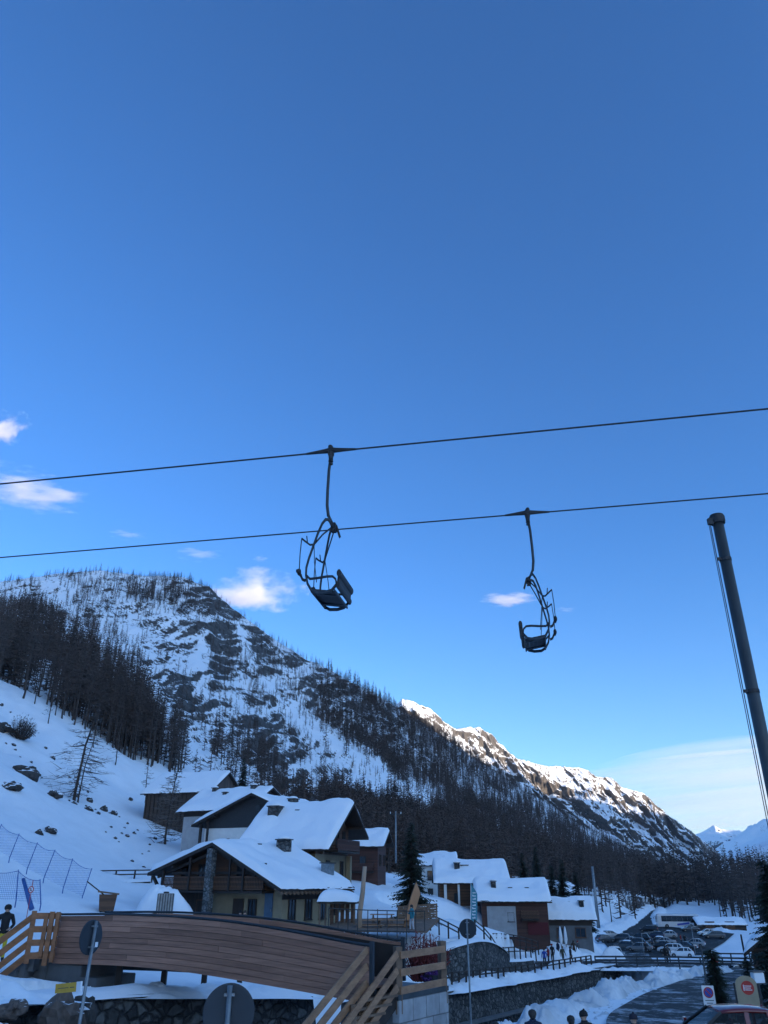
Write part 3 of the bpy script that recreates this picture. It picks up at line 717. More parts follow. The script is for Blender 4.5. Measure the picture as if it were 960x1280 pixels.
px2 = np.arange(380, 951, 0.75); t2 = np.linspace(0, 1, 240)
PX, T, PY, P2 = loft(px2, t2, T2, 0.95, 1.1)
amp = np.clip(T * 5, 0, 1) * (0.22 + 0.78 * np.clip((1 - T) * 6, 0, 1))
xx, yy, zz = P2[..., 0], P2[..., 1], P2[..., 2]
al = xx * 0.9 + yy * 0.45
dn = ridged(al / 210 + zz / 900, zz / 420, 6, 9) - 0.55
wq = 25 * fbm(al / 120, zz / 120, 3, 18)
P2[..., 2] += amp * (dn * 62 + fbm(xx / 90, zz / 60, 4, 71) * 8 + 17 * (ridged((al + wq) / 46, (zz - wq) / 60, 4, 72) - .5) + 6 * (ridged((al + wq) / 17, zz / 19, 3, 73) - .5))
P2[..., 1] -= amp * ((ridged((al + wq) / 120, (zz + wq) / 200, 5, 19) - 0.5) * 95 + 26 * (ridged((al - wq) / 40, zz / 70, 3, 20) - .5))
P2[:, -1, 2] += np.convolve(np.pad(28 * ridged(px2 / 13.0, px2 * 0, 4, 5) - 16, 2, 'edge'), np.ones(5) / 5, 'valid')
rows = []
for kk in range(1, 9):
    q = P2[:, -1].copy(); q[:, 1] += 120 * kk; q[:, 0] *= 1 + 0.04 * kk; q[:, 2] -= (q[:, 2] + 30) * (kk / 8.0) ** 1.3; rows.append(q)
PA = np.concatenate([P2, np.stack(rows, 1)], 1)
rka = 0.30 + 0.25 * np.clip(fbm(PA[..., 0] / 160, PA[..., 2] / 90, 4, 66), -1, 1)
M['ridge'] = mountain_mat('high_ridge', 0.030, (0.05, 0.045, 0.042), (0.17, 0.15, 0.13), MT[1], 0.85)
tag(big_mesh('mountain', PA.reshape(-1, 3), grid_faces(PA.shape[0], PA.shape[1])[:, ::-1], M['ridge'], attrs={'rock': rka.ravel()}), kind='structure')

# peaks closing the valley
T3 = [(780, 1090, 7000, 1106, 5600), (840, 1062, 7000, 1106, 5600), (868, 1043, 7000, 1106, 5600), (880, 1036, 7000, 1106, 5600), (890, 1031, 7000, 1106, 5600), (897, 1035, 7000, 1106, 5600), (908, 1037, 7000, 1106, 5600), (922, 1037, 7000, 1106, 5600), (935, 1044, 7000, 1106, 5600), (980, 1050, 7000, 1106, 5600), (1040, 1070, 7000, 1106, 5600)]
px3 = np.arange(780, 1041, 1.0); t3 = np.linspace(0, 1, 110)
PX, T, PY, P3 = loft(px3, t3, T3, 0.95, 1.1)
amp = np.clip(T * 5, 0, 1) * (0.12 + 0.88 * np.clip((1 - T) * 5, 0, 1))
P3[..., 2] += amp * ((ridged(P3[..., 0] / 420, P3[..., 2] / 300, 5, 29) - 0.55) * 90 + 26 * (ridged(P3[..., 0] / 90, P3[..., 2] / 80, 4, 30) - .5))
P3[..., 1] += amp * 420 * (ridged(P3[..., 0] / 260, P3[..., 2] / 220, 5, 33) - .5)
P3[:, -1, 2] += 22 * ridged(px3 / 7.0, px3 * 0, 5, 6) - 14
rows = []
for kk in range(1, 5):
    q = P3[:, -1].copy(); q[:, 1] += 300 * kk; q[:, 2] -= (q[:, 2] + 30) * (kk / 4.0); rows.append(q)
PA = np.concatenate([P3, np.stack(rows, 1)], 1)
M['peak'] = mountain_mat('far_peak', 0.012, (0.06, 0.06, 0.062), (0.14, 0.13, 0.125), MT[2], 0.8)
tag(big_mesh('mountain', PA.reshape(-1, 3), grid_faces(PA.shape[0], PA.shape[1])[:, ::-1], M['peak'], attrs={'rock': np.full(PA.shape[0] * PA.shape[1], 0.25)}), kind='structure')

# the long mountain on the right side of the valley: its end shows at the right edge, its bulk keeps the village in shade
CR = [(1950, -4500, 860), (1900, -1500, 880), (1900, 0, 870), (1900, 800, 810), (1900, 1210, 745), (1900, 1590, 655), (1900, 2100, 480), (1900, 2660, 360), (1900, 2985, 295), (1880, 3600, 285), (1865, 4150, 262), (1980, 4700, 228), (2180, 5300, 150), (2500, 6200, 20)]
cy = np.arange(-4500, 6200, 30.0); cx = np.interp(cy, [c[1] for c in CR], [c[0] for c in CR]); cz = np.interp(cy, [c[1] for c in CR], [c[2] for c in CR])
wf = np.interp(cy, [-4500, 0, 2500, 4000, 6200], [1250, 1200, 1050, 620, 260])
tt = np.linspace(-1, 1, 90)
CY, TT = np.meshgrid(cy, tt, indexing='ij')
V = np.stack([cx[:, None] + TT * np.where(TT < 0, wf[:, None], 1500), CY + 0 * TT, (cz[:, None] + 40) * (1 - np.abs(TT)) ** 1.15 - 40], -1)
am = 1 - np.abs(TT)
V[..., 2] += am * (1 - am * 0.6) * 110 * (ridged(V[..., 0] / 300, V[..., 1] / 260, 5, 61) - 0.5) + 10 * fbm(V[..., 1] / 160, TT, 4, 62) * am
tag(big_mesh('mountain', V.reshape(-1, 3), grid_faces(V.shape[0], V.shape[1]), M['ridge'], attrs={'rock': np.full(V.shape[0] * V.shape[1], 0.3)}), kind='structure')

CR_SHADE = [(3900, -2500, 800), (3900, 1500, 820), (3900, 3000, 770), (3950, 5000, 690), (3950, 6500, 570), (4000, 8200, 430)]  # added ridge out of view, placed to shade the far peaks and right slope
cy = np.arange(-2500, 8200, 60.0); cx = np.interp(cy, [c[1] for c in CR_SHADE], [c[0] for c in CR_SHADE]); cz = np.interp(cy, [c[1] for c in CR_SHADE], [c[2] for c in CR_SHADE])
CY, TT = np.meshgrid(cy, np.linspace(-1, 1, 50), indexing='ij'); am = 1 - np.abs(TT)
V = np.stack([cx[:, None] + TT * 950, CY, (cz[:, None] + 60) * am ** 1.1 - 60], -1)
V[..., 2] += am * (1 - am * .6) * 120 * (ridged(V[..., 0] / 400, V[..., 1] / 360, 5, 64) - .5)
tag(big_mesh('mountain', V.reshape(-1, 3), grid_faces(V.shape[0], V.shape[1]), M['ridge'], attrs={'rock': np.full(V.shape[0] * V.shape[1], 0.3)}), kind='structure')
# ------------------------------------------------------------------ trees
def larch_geo(r, nb=45, width=0.16, twigs=0, h=18.0, spread=0.15, tr=0.22, z0=0.22, lean=0.0, up=0.25):
    """bare larch: tapered trunk with limbs of thin blades; returns V, F, mat index (0 trunk, 1 twigs)"""
    V = []; Fc = []; mi = []
    n = 5; lv = [(0, 1.15), (0.08, 0.9), (0.45, 0.6), (0.8, 0.25), (1.0, 0.03)]
    wob = [(r.uniform(-.12, .12), r.uniform(-.12, .12)) for _ in lv]
    for i, (t, s) in enumerate(lv):
        for k in range(n):
            q = 2 * math.pi * k / n
            V.append((tr * s * math.cos(q) + wob[i][0] * (i > 0) + lean * t * t * h, tr * s * math.sin(q) + wob[i][1] * (i > 0), t * h))
    for i in range(len(lv) - 1):
        for k in range(n):
            a, b, c, d = i * n + k, i * n + (k + 1) % n, (i + 1) * n + (k + 1) % n, (i + 1) * n + k
            Fc += [(a, b, c), (a, c, d)]; mi += [0, 0]
    def blade(p, q, w, w2):
        d = (q - p); side = d.cross(Vector((r.uniform(-1, 1), r.uniform(-1, 1), r.uniform(-1, 1))))
        if side.length < 1e-4: return
        side.normalize(); b = len(V)
        V.extend([tuple(p - side * w), tuple(p + side * w), tuple(q + side * w2), tuple(q - side * w2)])
        Fc.extend([(b, b + 1, b + 2), (b, b + 2, b + 3)]); mi.extend([1, 1])
    for i in range(nb):
        t = z0 + (1 - z0) * (i + r.random()) / nb
        L = h * spread * (1 - ((t - z0) / (1 - z0)) ** 1.3) * r.uniform(0.55, 1.15) + 0.35
        if t < z0 + 0.1: L *= r.uniform(0.3, 0.9)
        q = r.uniform(0, 2 * math.pi)
        p0 = Vector((lean * t * t * h, 0, t * h)); d = Vector((math.cos(q), math.sin(q), 0))
        p1 = p0 + d * L * 0.6 + Vector((0, 0, L * r.uniform(-0.22, 0.05))); p2 = p0 + d * L + Vector((0, 0, L * r.uniform(-0.2, up)))
        blade(p0, p1, width * 0.5, width * 0.38); blade(p1, p2, width * 0.38, width * 0.12)
        for k in range(twigs):
            s = r.uniform(0.25, 0.95); b0 = p0.lerp(p2, s)
            dd = (d + Vector((r.uniform(-1, 1), r.uniform(-1, 1), r.uniform(-0.5, 0.4)))).normalized()
            blade(b0, b0 + dd * L * r.uniform(0.18, 0.4), width * 0.22, width * 0.06)
    return np.array(V, np.float32), np.array(Fc, np.int32), np.array(mi, np.int32)

FARV = [larch_geo(random.Random(100 + i), nb=40, width=0.36, h=1.0 * 14, spread=0.18, tr=0.2, z0=0.08) for i in range(6)]
TINYV = [larch_geo(random.Random(200 + i), nb=9, width=0.75, h=14.0, spread=0.17, tr=0.3, z0=0.1) for i in range(4)]

def merge_forest(name, pts, hts, variants, mats, label=None, kind='stuff', base_h=14.0, cat=None):
    Vs, Fs, Ms = [], [], []; off = 0
    idx = nrs.randint(0, len(variants), len(pts)); rot = nrs.uniform(0, 2 * math.pi, len(pts))
    for k, (V, Fc, mi) in enumerate(variants):
        s = np.where(idx == k)[0]
        if len(s) == 0: continue
        sc = (hts[s] / base_h)[:, None]; c, q = np.cos(rot[s])[:, None], np.sin(rot[s])[:, None]
        wsc = sc * nrs.uniform(0.8, 1.25, len(s))[:, None]
        X = (V[None, :, 0] * c - V[None, :, 1] * q) * wsc + pts[s, 0:1]; Y = (V[None, :, 0] * q + V[None, :, 1] * c) * wsc + pts[s, 1:2]; Z = V[None, :, 2] * sc + pts[s, 2:3] - 0.4
        Vs.append(np.stack([X, Y, Z], -1).reshape(-1, 3)); Fs.append((Fc[None] + (np.arange(len(s)) * len(V))[:, None, None] + off).reshape(-1, 3)); Ms.append(np.tile(mi, len(s)))
        off += len(s) * len(V)
    o = big_mesh(name, np.concatenate(Vs), np.concatenate(Fs), mats, np.concatenate(Ms), smooth=False)
    return tag(o, label, cat, kind=kind)

# --- candidate stands -------------------------------------------------
area = np.zeros_like(PXa := np.repeat(px1[:, None], len(t1), 1))
pxx, pyy = proj(P1)
area[:, :-1] = np.abs(np.diff(pyy, axis=1)); 
dm = mapval(DMAP, pxx, pyy - 8)
vis = (pxx > -60) & (pxx < 975)
clump = np.clip(0.75 + 0.9 * vnoise(pxx / 11, pyy / 23, 5) + 0.4 * vnoise(pxx / 4, pyy / 9, 7), 0.05, 2)
clump = np.where(dm > 7, 1, clump) * (1 - .82 * chute)
wgt = (dm / 9.0) ** 1.25 * area * vis * clump * np.clip((P1[..., 1] / 470.0) ** 2.7, .05, 1)
wgt = wgt.ravel() / wgt.sum()
sel = nrs.choice(wgt.size, 16500, p=wgt, replace=False)
cand = P1.reshape(-1, 3)[sel] + np.concatenate([nrs.uniform(-1.5, 1.5, (len(sel), 2)), np.zeros((len(sel), 1))], 1)
zone = np.zeros(len(sel), int); ch = nrs.uniform(5.5, 14, len(sel)) * np.where(dm.ravel()[sel] > 6, 1.05, 0.72) * np.interp(cand[:, 1], [160, 260, 420, 600, 900], [1.25, 1.15, .7, .72, 1.0])
# the long dark wooded flank on the right
wf_ = np.where((pxx > 400) & (pxx < 960) & (dm > 4), (dm / 9.0) ** 1.3 * area, 0) * np.clip(0.8 + .5 * vnoise(pxx / 8, pyy / 30, 15), .1, 2) * (1 - .93 * chute); wf_ = wf_.ravel() / wf_.sum()
sf = nrs.choice(wf_.size, 7500, p=wf_, replace=False)
cand = np.concatenate([cand, P1.reshape(-1, 3)[sf]]); zone = np.concatenate([zone, np.zeros(len(sf), int)]); ch = np.concatenate([ch, nrs.uniform(9, 16.5, len(sf))])
# crest fringe
ci = np.where((px1 > -20) & (px1 < 900))[0]; ci = nrs.choice(ci, 420)
fr = P1[ci, -1 - nrs.randint(0, 6, 420)]
dens = np.interp(px1[ci], [0, 120, 180, 260, 300, 380, 500, 900], [0.5, 0.6, 0.9, 0.9, 0.45, 0.7, 1, 1]); keep = nrs.rand(420) < dens
cand = np.concatenate([cand, fr[keep]]); ch = np.concatenate([ch, nrs.uniform(3.5, 8.5, keep.sum()) * np.interp(px1[ci][keep], [0, 300, 420, 600], [.62, .75, 1.0, 1.5])]); zone = np.concatenate([zone, np.zeros(keep.sum(), int)])
# wood at the top of the left snow slope
q = []
edge = [(-40, 846), (0, 866), (40, 880), (75, 893), (110, 912), (147, 938), (190, 952), (228, 965)]
for _ in range(215):
    px = nrs.uniform(-40, 226) if _ % 3 else nrs.uniform(100, 226); ey = np.interp(px, [e[0] for e in edge], [e[1] for e in edge])
    Y = np.interp(px, [0, 226], [165, 186]) + abs(nrs.normal(0, 26)) - 3
    p = at(px, ey, Y); z = h1(p.x, p.y)
    q.append((p.x, p.y, z, nrs.uniform(13, 20), 1))
# valley woods
for _ in range(300):
    px = nrs.uniform(790, 985); Y = nrs.uniform(395, 560)
    if px < 835 and nrs.rand() < .4: continue
    p = at(px, 1130, Y); q.append((p.x, p.y, h1(p.x, p.y), nrs.uniform(20, 27), 2))
for _ in range(75):
    px = nrs.uniform(900, 990); Y = nrs.uniform(260, 390)
    if px < 925 and Y < 330: continue
    p = at(px, 1140, Y); q.append((p.x, p.y, h1(p.x, p.y), nrs.uniform(17, 25), 3))
for _ in range(34):
    px = nrs.uniform(722, 800); Y = nrs.uniform(235, 420)
    p = at(px, 1120, Y); q.append((p.x, p.y, h1(p.x, p.y), nrs.uniform(15, 23), 4))
q = np.array(q)
cand = np.concatenate([cand, q[:, :3]]); ch = np.concatenate([ch, q[:, 3]]); zone = np.concatenate([zone, q[:, 4].astype(int)])
a0, b0 = proj(cand); top = cand.copy(); top[:, 2] += ch; a1, b1 = proj(top)
size = (b0 - b1) * ((a0 > -15) & (a0 < 975)) * np.where(zone > 0, 1.0, 0.9)
order = np.argsort(-size); near = order[:290]; rest = order[290:]
merge_forest('larch_forest', cand[rest], ch[rest], FARV, [M['bark'], M['larch_dark']], 'dark bare larch forest covering the rocky mountainside and the valley edge')

LABZ = {0: ('bare larch on the rocky mountainside above the village roofs', 'larches on the rocky mountainside'),
        1: ('bare dark larch in the wood along the top of the left snow slope', 'larches at the top of the snow slope'),
        2: ('tall bare larch in the dark wood behind the bus and parking lot', 'larches behind the parking lot'),
        3: ('tall bare larch in the dark stand at the right edge beyond the long shed', 'larches beyond the long shed'),
        4: ('slender bare larch on the snowy bank left of the parking lot road', 'larches on the snowy road bank')}
VAR = []
for i in range(7):
    V, Fc, mi = larch_geo(random.Random(300 + i), nb=66, width=0.105, twigs=4, h=18.0, spread=0.15, tr=0.19, z0=0.30)
    def sub(m):
        f = Fc[mi == m]; u, inv = np.unique(f, return_inverse=True); return V[u], inv.reshape(-1, 3)
    tv, tf = sub(0); cv, cf = sub(1)
    a = big_mesh('trunk', tv, tf, M['bark']); b = big_mesh('crown', cv, cf, M['larch_dark'], smooth=False)
    VAR.append((a.data, b.data)); bpy.data.objects.remove(a); bpy.data.objects.remove(b)
for k, i in enumerate(near):
    lab, grp = LABZ[int(zone[i])]
    o = thing('larch_tree', lab, 'tree', tuple(cand[i] - np.array([0, 0, 0.4])), nrs.uniform(0, 6.28), grp)
    s = ch[i] / 18.0; o.scale = (s * nrs.uniform(.85, 1.2),) * 2 + (s,)
    va = VAR[nrs.randint(len(VAR))]
    for nm, me in (('trunk', va[0]), ('crown', va[1])):
        c = bpy.data.objects.new(nm, me); COL.objects.link(c); c.parent = o

# tiny trees speckling the flanks of the far ridge and the right-hand mountain
pxx, pyy = proj(P2)
w2 = np.where((pxx > 480) & (pyy > np.interp(pxx, [480, 560, 640, 700, 780, 860, 900], [925, 935, 985, 1015, 1025, 1045, 1075])), 1.0, 0.0)
w2 *= np.clip(0.4 + vnoise(pxx / 14, pyy / 12, 44), 0, 1); w2[:, 1:] *= np.abs(np.diff(pyy, axis=1))
w2 *= np.clip((pyy - np.interp(pxx, [480, 900], [905, 1060])) / 60, 0.1, 1)
s2 = nrs.choice(w2.size, 5200, p=w2.ravel() / w2.sum())
c2 = P2.reshape(-1, 3)[s2] + np.concatenate([nrs.uniform(-6, 6, (len(s2), 2)), np.zeros((len(s2), 1))], 1)
V4 = V.reshape(-1, 3) if False else None
merge_forest('ridge_forest', c2, nrs.uniform(9, 18, len(c2)), TINYV, [M['bark'], M['larch_dark']], 'thin dark forest speckling the flank of the far sunlit ridge')
# ------------------------------------------------------------------ chairlift
def island_wood(name, c0, c1, stretch, rough=0.7):
    """timber where every separate board of the mesh has its own tone; grain runs along the board"""
    m, nt, N, L, B = new_mat(name)
    g = N.new('ShaderNodeNewGeometry'); v = coords(N, L, stretch)
    n = noise_node(N, L, v, 2.0, 7, 0.65)
    a = N.new('ShaderNodeMath'); a.operation = 'MULTIPLY_ADD'; a.inputs[1].default_value = 0.42; L.new(g.outputs['Random Per Island'], a.inputs[0])
    b = N.new('ShaderNodeMath'); b.operation = 'MULTIPLY'; b.inputs[1].default_value = 0.62; L.new(n.outputs['Fac'], b.inputs[0]); L.new(b.outputs[0], a.inputs[2])
    st = noise_node(N, L, v, 0.5, 3); stl = ramp(N, [(0.35, 0.75), (0.65, 1.1)]); L.new(st.outputs['Fac'], stl.inputs['Fac'])
    r = ramp(N, [(0.2, c0), (0.8, c1)]); L.new(a.outputs[0], r.inputs['Fac'])
    mx = N.new('ShaderNodeMix'); mx.data_type = 'RGBA'; mx.blend_type = 'MULTIPLY'; mx.inputs[0].default_value = 1
    L.new(r.outputs['Color'], mx.inputs[6]); L.new(stl.outputs['Color'], mx.inputs[7]); L.new(mx.outputs[2], B.inputs['Base Color'])
    B.inputs['Roughness'].default_value = rough; bump(N, L, n.outputs['Fac'], B, 0.35, 0.015)
    return m
M['bridge_wood'] = island_wood('bridge_boards', (0.17, 0.080, 0.050), (0.41, 0.205, 0.135), (0.9, 14, 14))
M['rail_wood'] = island_wood('orange_rail_boards', (0.17, 0.068, 0.028), (0.36, 0.152, 0.062), (3, 3, 8), 0.6)
M['tan_wood'] = island_wood('tan_rail_boards', (0.19, 0.096, 0.050), (0.40, 0.215, 0.115), (3, 3, 8), 0.65)

def haul_cable(pl, pr, label):
    a, b = Vector(pl), Vector(pr); d = (b - a)
    a2 = a - d * 2.6; b2 = b + d * 2.6
    t = thing('haul_cable', label, 'cable', a2)
    n = 40; pts = []
    for i in range(n + 1):
        s = i / n; p = a2.lerp(b2, s); pts.append(p - a2)
    mb = MB(); mb.tube(pts, 0.0142, 8); mb.build('rope', M['cable'], t, smooth=True)
    return a, d
CH = 6.35
def athz(px, py, z):
    d = at(px, py, 1.0); return d * (z / d.z)
ca = haul_cable(athz(0, 605, CH), athz(960, 511, CH), 'upper and nearer steel haul cable, the one carrying the left chair')
cb = haul_cable(athz(0, 697, CH), athz(960, 617, CH), 'lower and farther steel haul cable, the one carrying the right chair')

def lift_chair(label, loc, rz):
    t = thing('chairlift_chair', label, 'lift chair', loc, rz, 'empty chairs of the chairlift')
    KX = .57
    m = M['chair_steel']
    g = MB(); g.tube([(-.42, 0, 0), (-.2, 0, 0.012), (-.05, 0, 0.02), (.05, 0, 0.02), (.2, 0, .012), (.42, 0, 0)], [.018, .032, .045, .045, .032, .018], 10)
    g.box((0, 0, -.02), (.09, .07, .10)); g.lathe([(.038, -.15), (.04, -.1), (.055, -.02), (.03, .0)], 12); g.tube([(-.03, 0, .0), (.02, 0, .10), (.035, 0, .115)], [.045, .04, .025], 8)
    g.tube([(0, 0, -.17), (0, 0, -.19)], .042, 10); g.tube([(0, 0, -.22), (0, 0, -.24)], .038, 10)
    g.build('cable_grip', M['black'], t, smooth=False)
    h = MB(); h.tube([(0, 0, -.08), (.025, 0, -.35), (.035, 0, -.7), (.035, 0, -.98), (.01, 0, -1.16), (-.05, 0, -1.28), (-.10, 0, -1.40)], .025, 10); h.build('hanger', m, t, smooth=True)
    j = MB(); j.tube([(-.09, -.13, -1.36), (-.09, .13, -1.36)], .045, 10); j.box((-.10, 0, -1.38), (.13, .12, .14)); j.box((-.21, -.05, -1.43), (.05, .06, .22), (0, .5, 0)); j.tube([(-.1, -.05, -1.38), (-.21, -.05, -1.43)], .02, 6)
    j.build('joint', M['black'], t)
    for s in (-1, 1):
        y = s * .45
        f = MB(); f.tube([(-.08, s * .10, -1.36), (-.01, s * .16, -1.30), (.05, s * .2, -1.31), (.12, s * .25, -1.40), (.20, s * .31, -1.58), (.29, s * .37, -1.82), (.37, s * .42, -2.03), (.41, y, -2.18), (.41, y, -2.30), (.36, y, -2.43), (.26, y, -2.53), (.12, y, -2.58), (-.1, y, -2.585), (-.28, y, -2.56), (-.40, y, -2.48)], .027, 9)
        f.build('side_frame', m, t, smooth=True)
        a = MB(); a.tube([(.40, y, -2.30), (.30, y, -2.36), (.1, y, -2.355), (-.15, y, -2.34), (-.30, y, -2.345), (-.38, y, -2.39), (-.40, y, -2.45)], .021, 8); a.build('armrest', m, t, smooth=True)
        br = MB(); br.tube([(-.085, s * .08, -1.40), (.1, s * .24, -1.58), (.27, s * .36, -1.78)], .016, 7)
        br.tube([(.27, s * .36, -1.78), (.36, s * .41, -1.80), (.50, y, -1.74), (.575, y, -1.70)], .017, 7); br.tube([(.42, s * .43, -1.78), (.45, s * .43, -1.66)], .015, 6)
        br.tube([(.575, y, -1.70), (.60, y, -1.95), (.60, y, -2.22)], .013, 7); br.tube([(.27, s * .36, -1.78), (.2, y, -2.1), (.12, y, -2.42)], .011, 6)
        rb = br.build('restraint_bar', m, t, smooth=True)
        ft = MB(); ft.ball((.60, y, -2.24), .055, 8); ft.tube([(.60, y - .12, -2.26), (.60, y + .12, -2.26)], .03, 8); ft.tube([(.60, y, -2.24), (.50, y, -2.36), (.42, y, -2.38)], .026, 7); ft.build('footrest', M['black'], rb, smooth=True)
    st = MB()
    for i in range(5): st.box((.20 - i * .125, 0, -2.515 - .012 * i), (.121, .80, .026), (0, -.08, 0))
    st.build('seat', M['seat_wood'], t)
    sf = MB()
    for x, z in ((.25, -2.55), (-.36, -2.565)): sf.tube([(x, -.45, z), (x, .45, z)], .024, 8)
    for y in (-.25, .25): sf.box((-.05, y, -2.555), (.6, .05, .03), (0, -.06, 0))
    sf.build('seat_frame', m, t)
    bk = MB()
    bk.box((-.44, 0, -2.40), (.05, .86, .14), (0, -.15, 0)); bk.tube([(-.465, -.46, -2.30), (-.465, .46, -2.30)], .060, 12); bk.tube([(-.43, -.45, -2.47), (-.43, .45, -2.47)], .055, 12)
    bk.build('backrest', M['black'], t)
    for k_ in kids(t):
        for q_ in [k_] + kids(k_):
            for v_ in q_.data.vertices:
                if v_.co.z < -1.2: v_.co.x = (v_.co.x + .06) * KX - .06; v_.co.y *= .88
    return t
CABANG = math.atan2(ca[1].y, ca[1].x)
def on_cable(c, px):
    a, d = c
    best = min((abs(proj(np.array([a + d * s]))[0][0] - px), s) for s in np.linspace(-.2, 1.2, 4001))
    return a + d * best[1]
lift_chair('empty chairlift chair hanging from the upper cable, left in the picture, facing left', on_cable(ca, 414), CABANG + math.pi)
lift_chair('empty chairlift chair hanging from the lower cable on the right, facing right', on_cable(cb, 659), CABANG)

# ------------------------------------------------------------------ tall pole at the right edge
pt = at(897, 652, 9.0); gb = h1(pt.x, pt.y)
t = thing('pole', 'tall dark grey metal pole with a black cap at the right edge', 'pole', (pt.x, pt.y, gb))
hh = pt.z - gb
mb = MB(); mb.tube([(0, 0, -.2), (0, 0, hh)], [.079, .067], 20); mb.tube([(0, 0, -.02), (0, 0, .25)], .15, 16); mb.build('mast', M['pole'], t, smooth=True)
mb = MB(); mb.lathe([(.02, hh - .03), (.088, hh - .03), (.096, hh + .0), (.096, hh + .06), (.082, hh + .09), (.03, hh + .10)], 20); mb.box((-.11, -.03, hh - .015), (.06, .05, .08)); mb.build('cap', M['black'], t)
for zf in (.42, .71, .93):
    mb = MB(); mb.tube([(0, 0, hh * zf - .02), (0, 0, hh * zf + .02)], .079 - .012 * zf + .006, 20); mb.box((-.085, -.02, hh * zf), (.05, .03, .035)); mb.build('clamp_band', M['black'], t)
mb = MB(); mb.tube([(-.115, -.03, hh - .02), (-.125, -.03, hh * .5), (-.14, -.03, 1.0)], .006, 6); mb.tube([(-.132, -.03, hh - .02), (-.15, -.03, hh * .5), (-.15, -.03, 1.0)], .005, 6); mb.box((-.12, -.02, 1.0), (.08, .04, .18)); mb.build('halyard', M['cable'], t)

# ------------------------------------------------------------------ footbridge
E0, E1 = at(76, 1142, 30.2), at(463, 1182, 25.0)
bd = Vector((E1.x - E0.x, E1.y - E0.y, 0)); BL = bd.length; bd.normalize(); BA = math.atan2(bd.y, bd.x); bn = Vector((-bd.y, bd.x, 0))
def on_plane(px, py, off=0.0):
    """(along, z) where the sight line meets the vertical plane of the bridge side"""
    d = at(px, py, 1.0); o = Vector((E0.x, E0.y, 0)) + bn * off
    k = o.dot(bn) / d.dot(bn); p = d * k
    return ((p - o).dot(bd), p.z)
tops = [on_plane(*q) for q in [(76, 1142.5), (140, 1141.5), (200, 1143.5), (260, 1147.5), (300, 1152), (350, 1160), (400, 1169.5), (440, 1177.5), (463, 1182.5)]]
bots = [on_plane(*q) for q in [(76, 1205), (140, 1206.5), (200, 1211), (260, 1219), (300, 1226), (350, 1234.5), (400, 1243.5), (440, 1251), (463, 1255.5)]]
sx = np.linspace(0, BL, 31); zt = np.interp(sx, [q[0] for q in tops], [q[1] for q in tops]); zb = np.interp(sx, [q[0] for q in bots], [q[1] for q in bots])
zt = np.convolve(np.pad(zt, 2, 'edge'), np.ones(5) / 5, 'valid'); zb = np.convolve(np.pad(zb, 2, 'edge'), np.ones(5) / 5, 'valid')
Z0 = -3.2
t = thing('footbridge', 'wooden footbridge with high plank sides and dark metal handrails crossing below the chalet', 'footbridge', (E0.x, E0.y, Z0), BA)
BW = 2.15
def side_wall(y):
    mb = MB(); nb = 9
    for k in range(nb):
        f0 = (k + 0.035) / nb; f1 = (k + 0.965) / nb
        cuts = sorted([0] + [4 + ((k * 7) % 5) * 2, 17 + ((k * 3) % 4) * 2] + [30])
        for a, b in zip(cuts[:-1], cuts[1:]):
            vs = []; 
            for i in range(a, b + 1):
                xo = sx[i] + (0.006 if i == a and i else 0) 
                z0 = zb[i] + (zt[i] - .06 - zb[i]) * f0 - Z0; z1 = zb[i] + (zt[i] - .06 - zb[i]) * f1 - Z0
                j = 0.004 * ((k * 13 + a) % 3)
                vs += [(xo, y - .025 - j, z0), (xo, y - .025 - j, z1), (xo, y + .025, z1), (xo, y + .025, z0)]
            n = b - a + 1
            fs = [(i * 4 + c, i * 4 + (c + 1) % 4, (i + 1) * 4 + (c + 1) % 4, (i + 1) * 4 + c) for i in range(n - 1) for c in range(4)] + [(3, 2, 1, 0), tuple((n - 1) * 4 + c for c in range(4))]
            mb.add(vs, fs)
    w = mb.build('plank_side', M['bridge_wood'], t)
    ln_ = MB()
    for i in range(30): ln_.bar((sx[i], y + (.045 if y < 1 else -.05), (zt[i] + zb[i]) / 2 - Z0), (sx[i + 1], y + (.045 if y < 1 else -.05), (zt[i + 1] + zb[i + 1]) / 2 - Z0), .02, 1.12)
    ln_.build('backing', M['dark_beam'], w)
    r = MB(); r.tube([(sx[i], y, zt[i] - Z0 - .015) for i in range(31)], .036, 8); r.build('handrail', M['sign_back'], t)
    p = MB(); p.box((BL + .05, y, (zt[-1] - .5) - Z0), (.11, .11, 1.15)); p.build('end_post', M['sign_back'], t)
side_wall(0.0); side_wall(BW)
mb = MB()
zd = zb + .34
for i in range(30):
    mb.bar((sx[i], BW / 2, zd[i] - Z0), (sx[i + 1] - .012, BW / 2, zd[i + 1] - Z0), BW - .26, .06)
mb.build('deck', M['bridge_wood'], t)
for y in (.35, BW - .35):
    mb = MB()
    for i in range(30): mb.bar((sx[i], y, zd[i] - .19 - Z0), (sx[i + 1], y, zd[i + 1] - .19 - Z0), .16, .28)
    mb.build('beam', M['sign_back'], t)
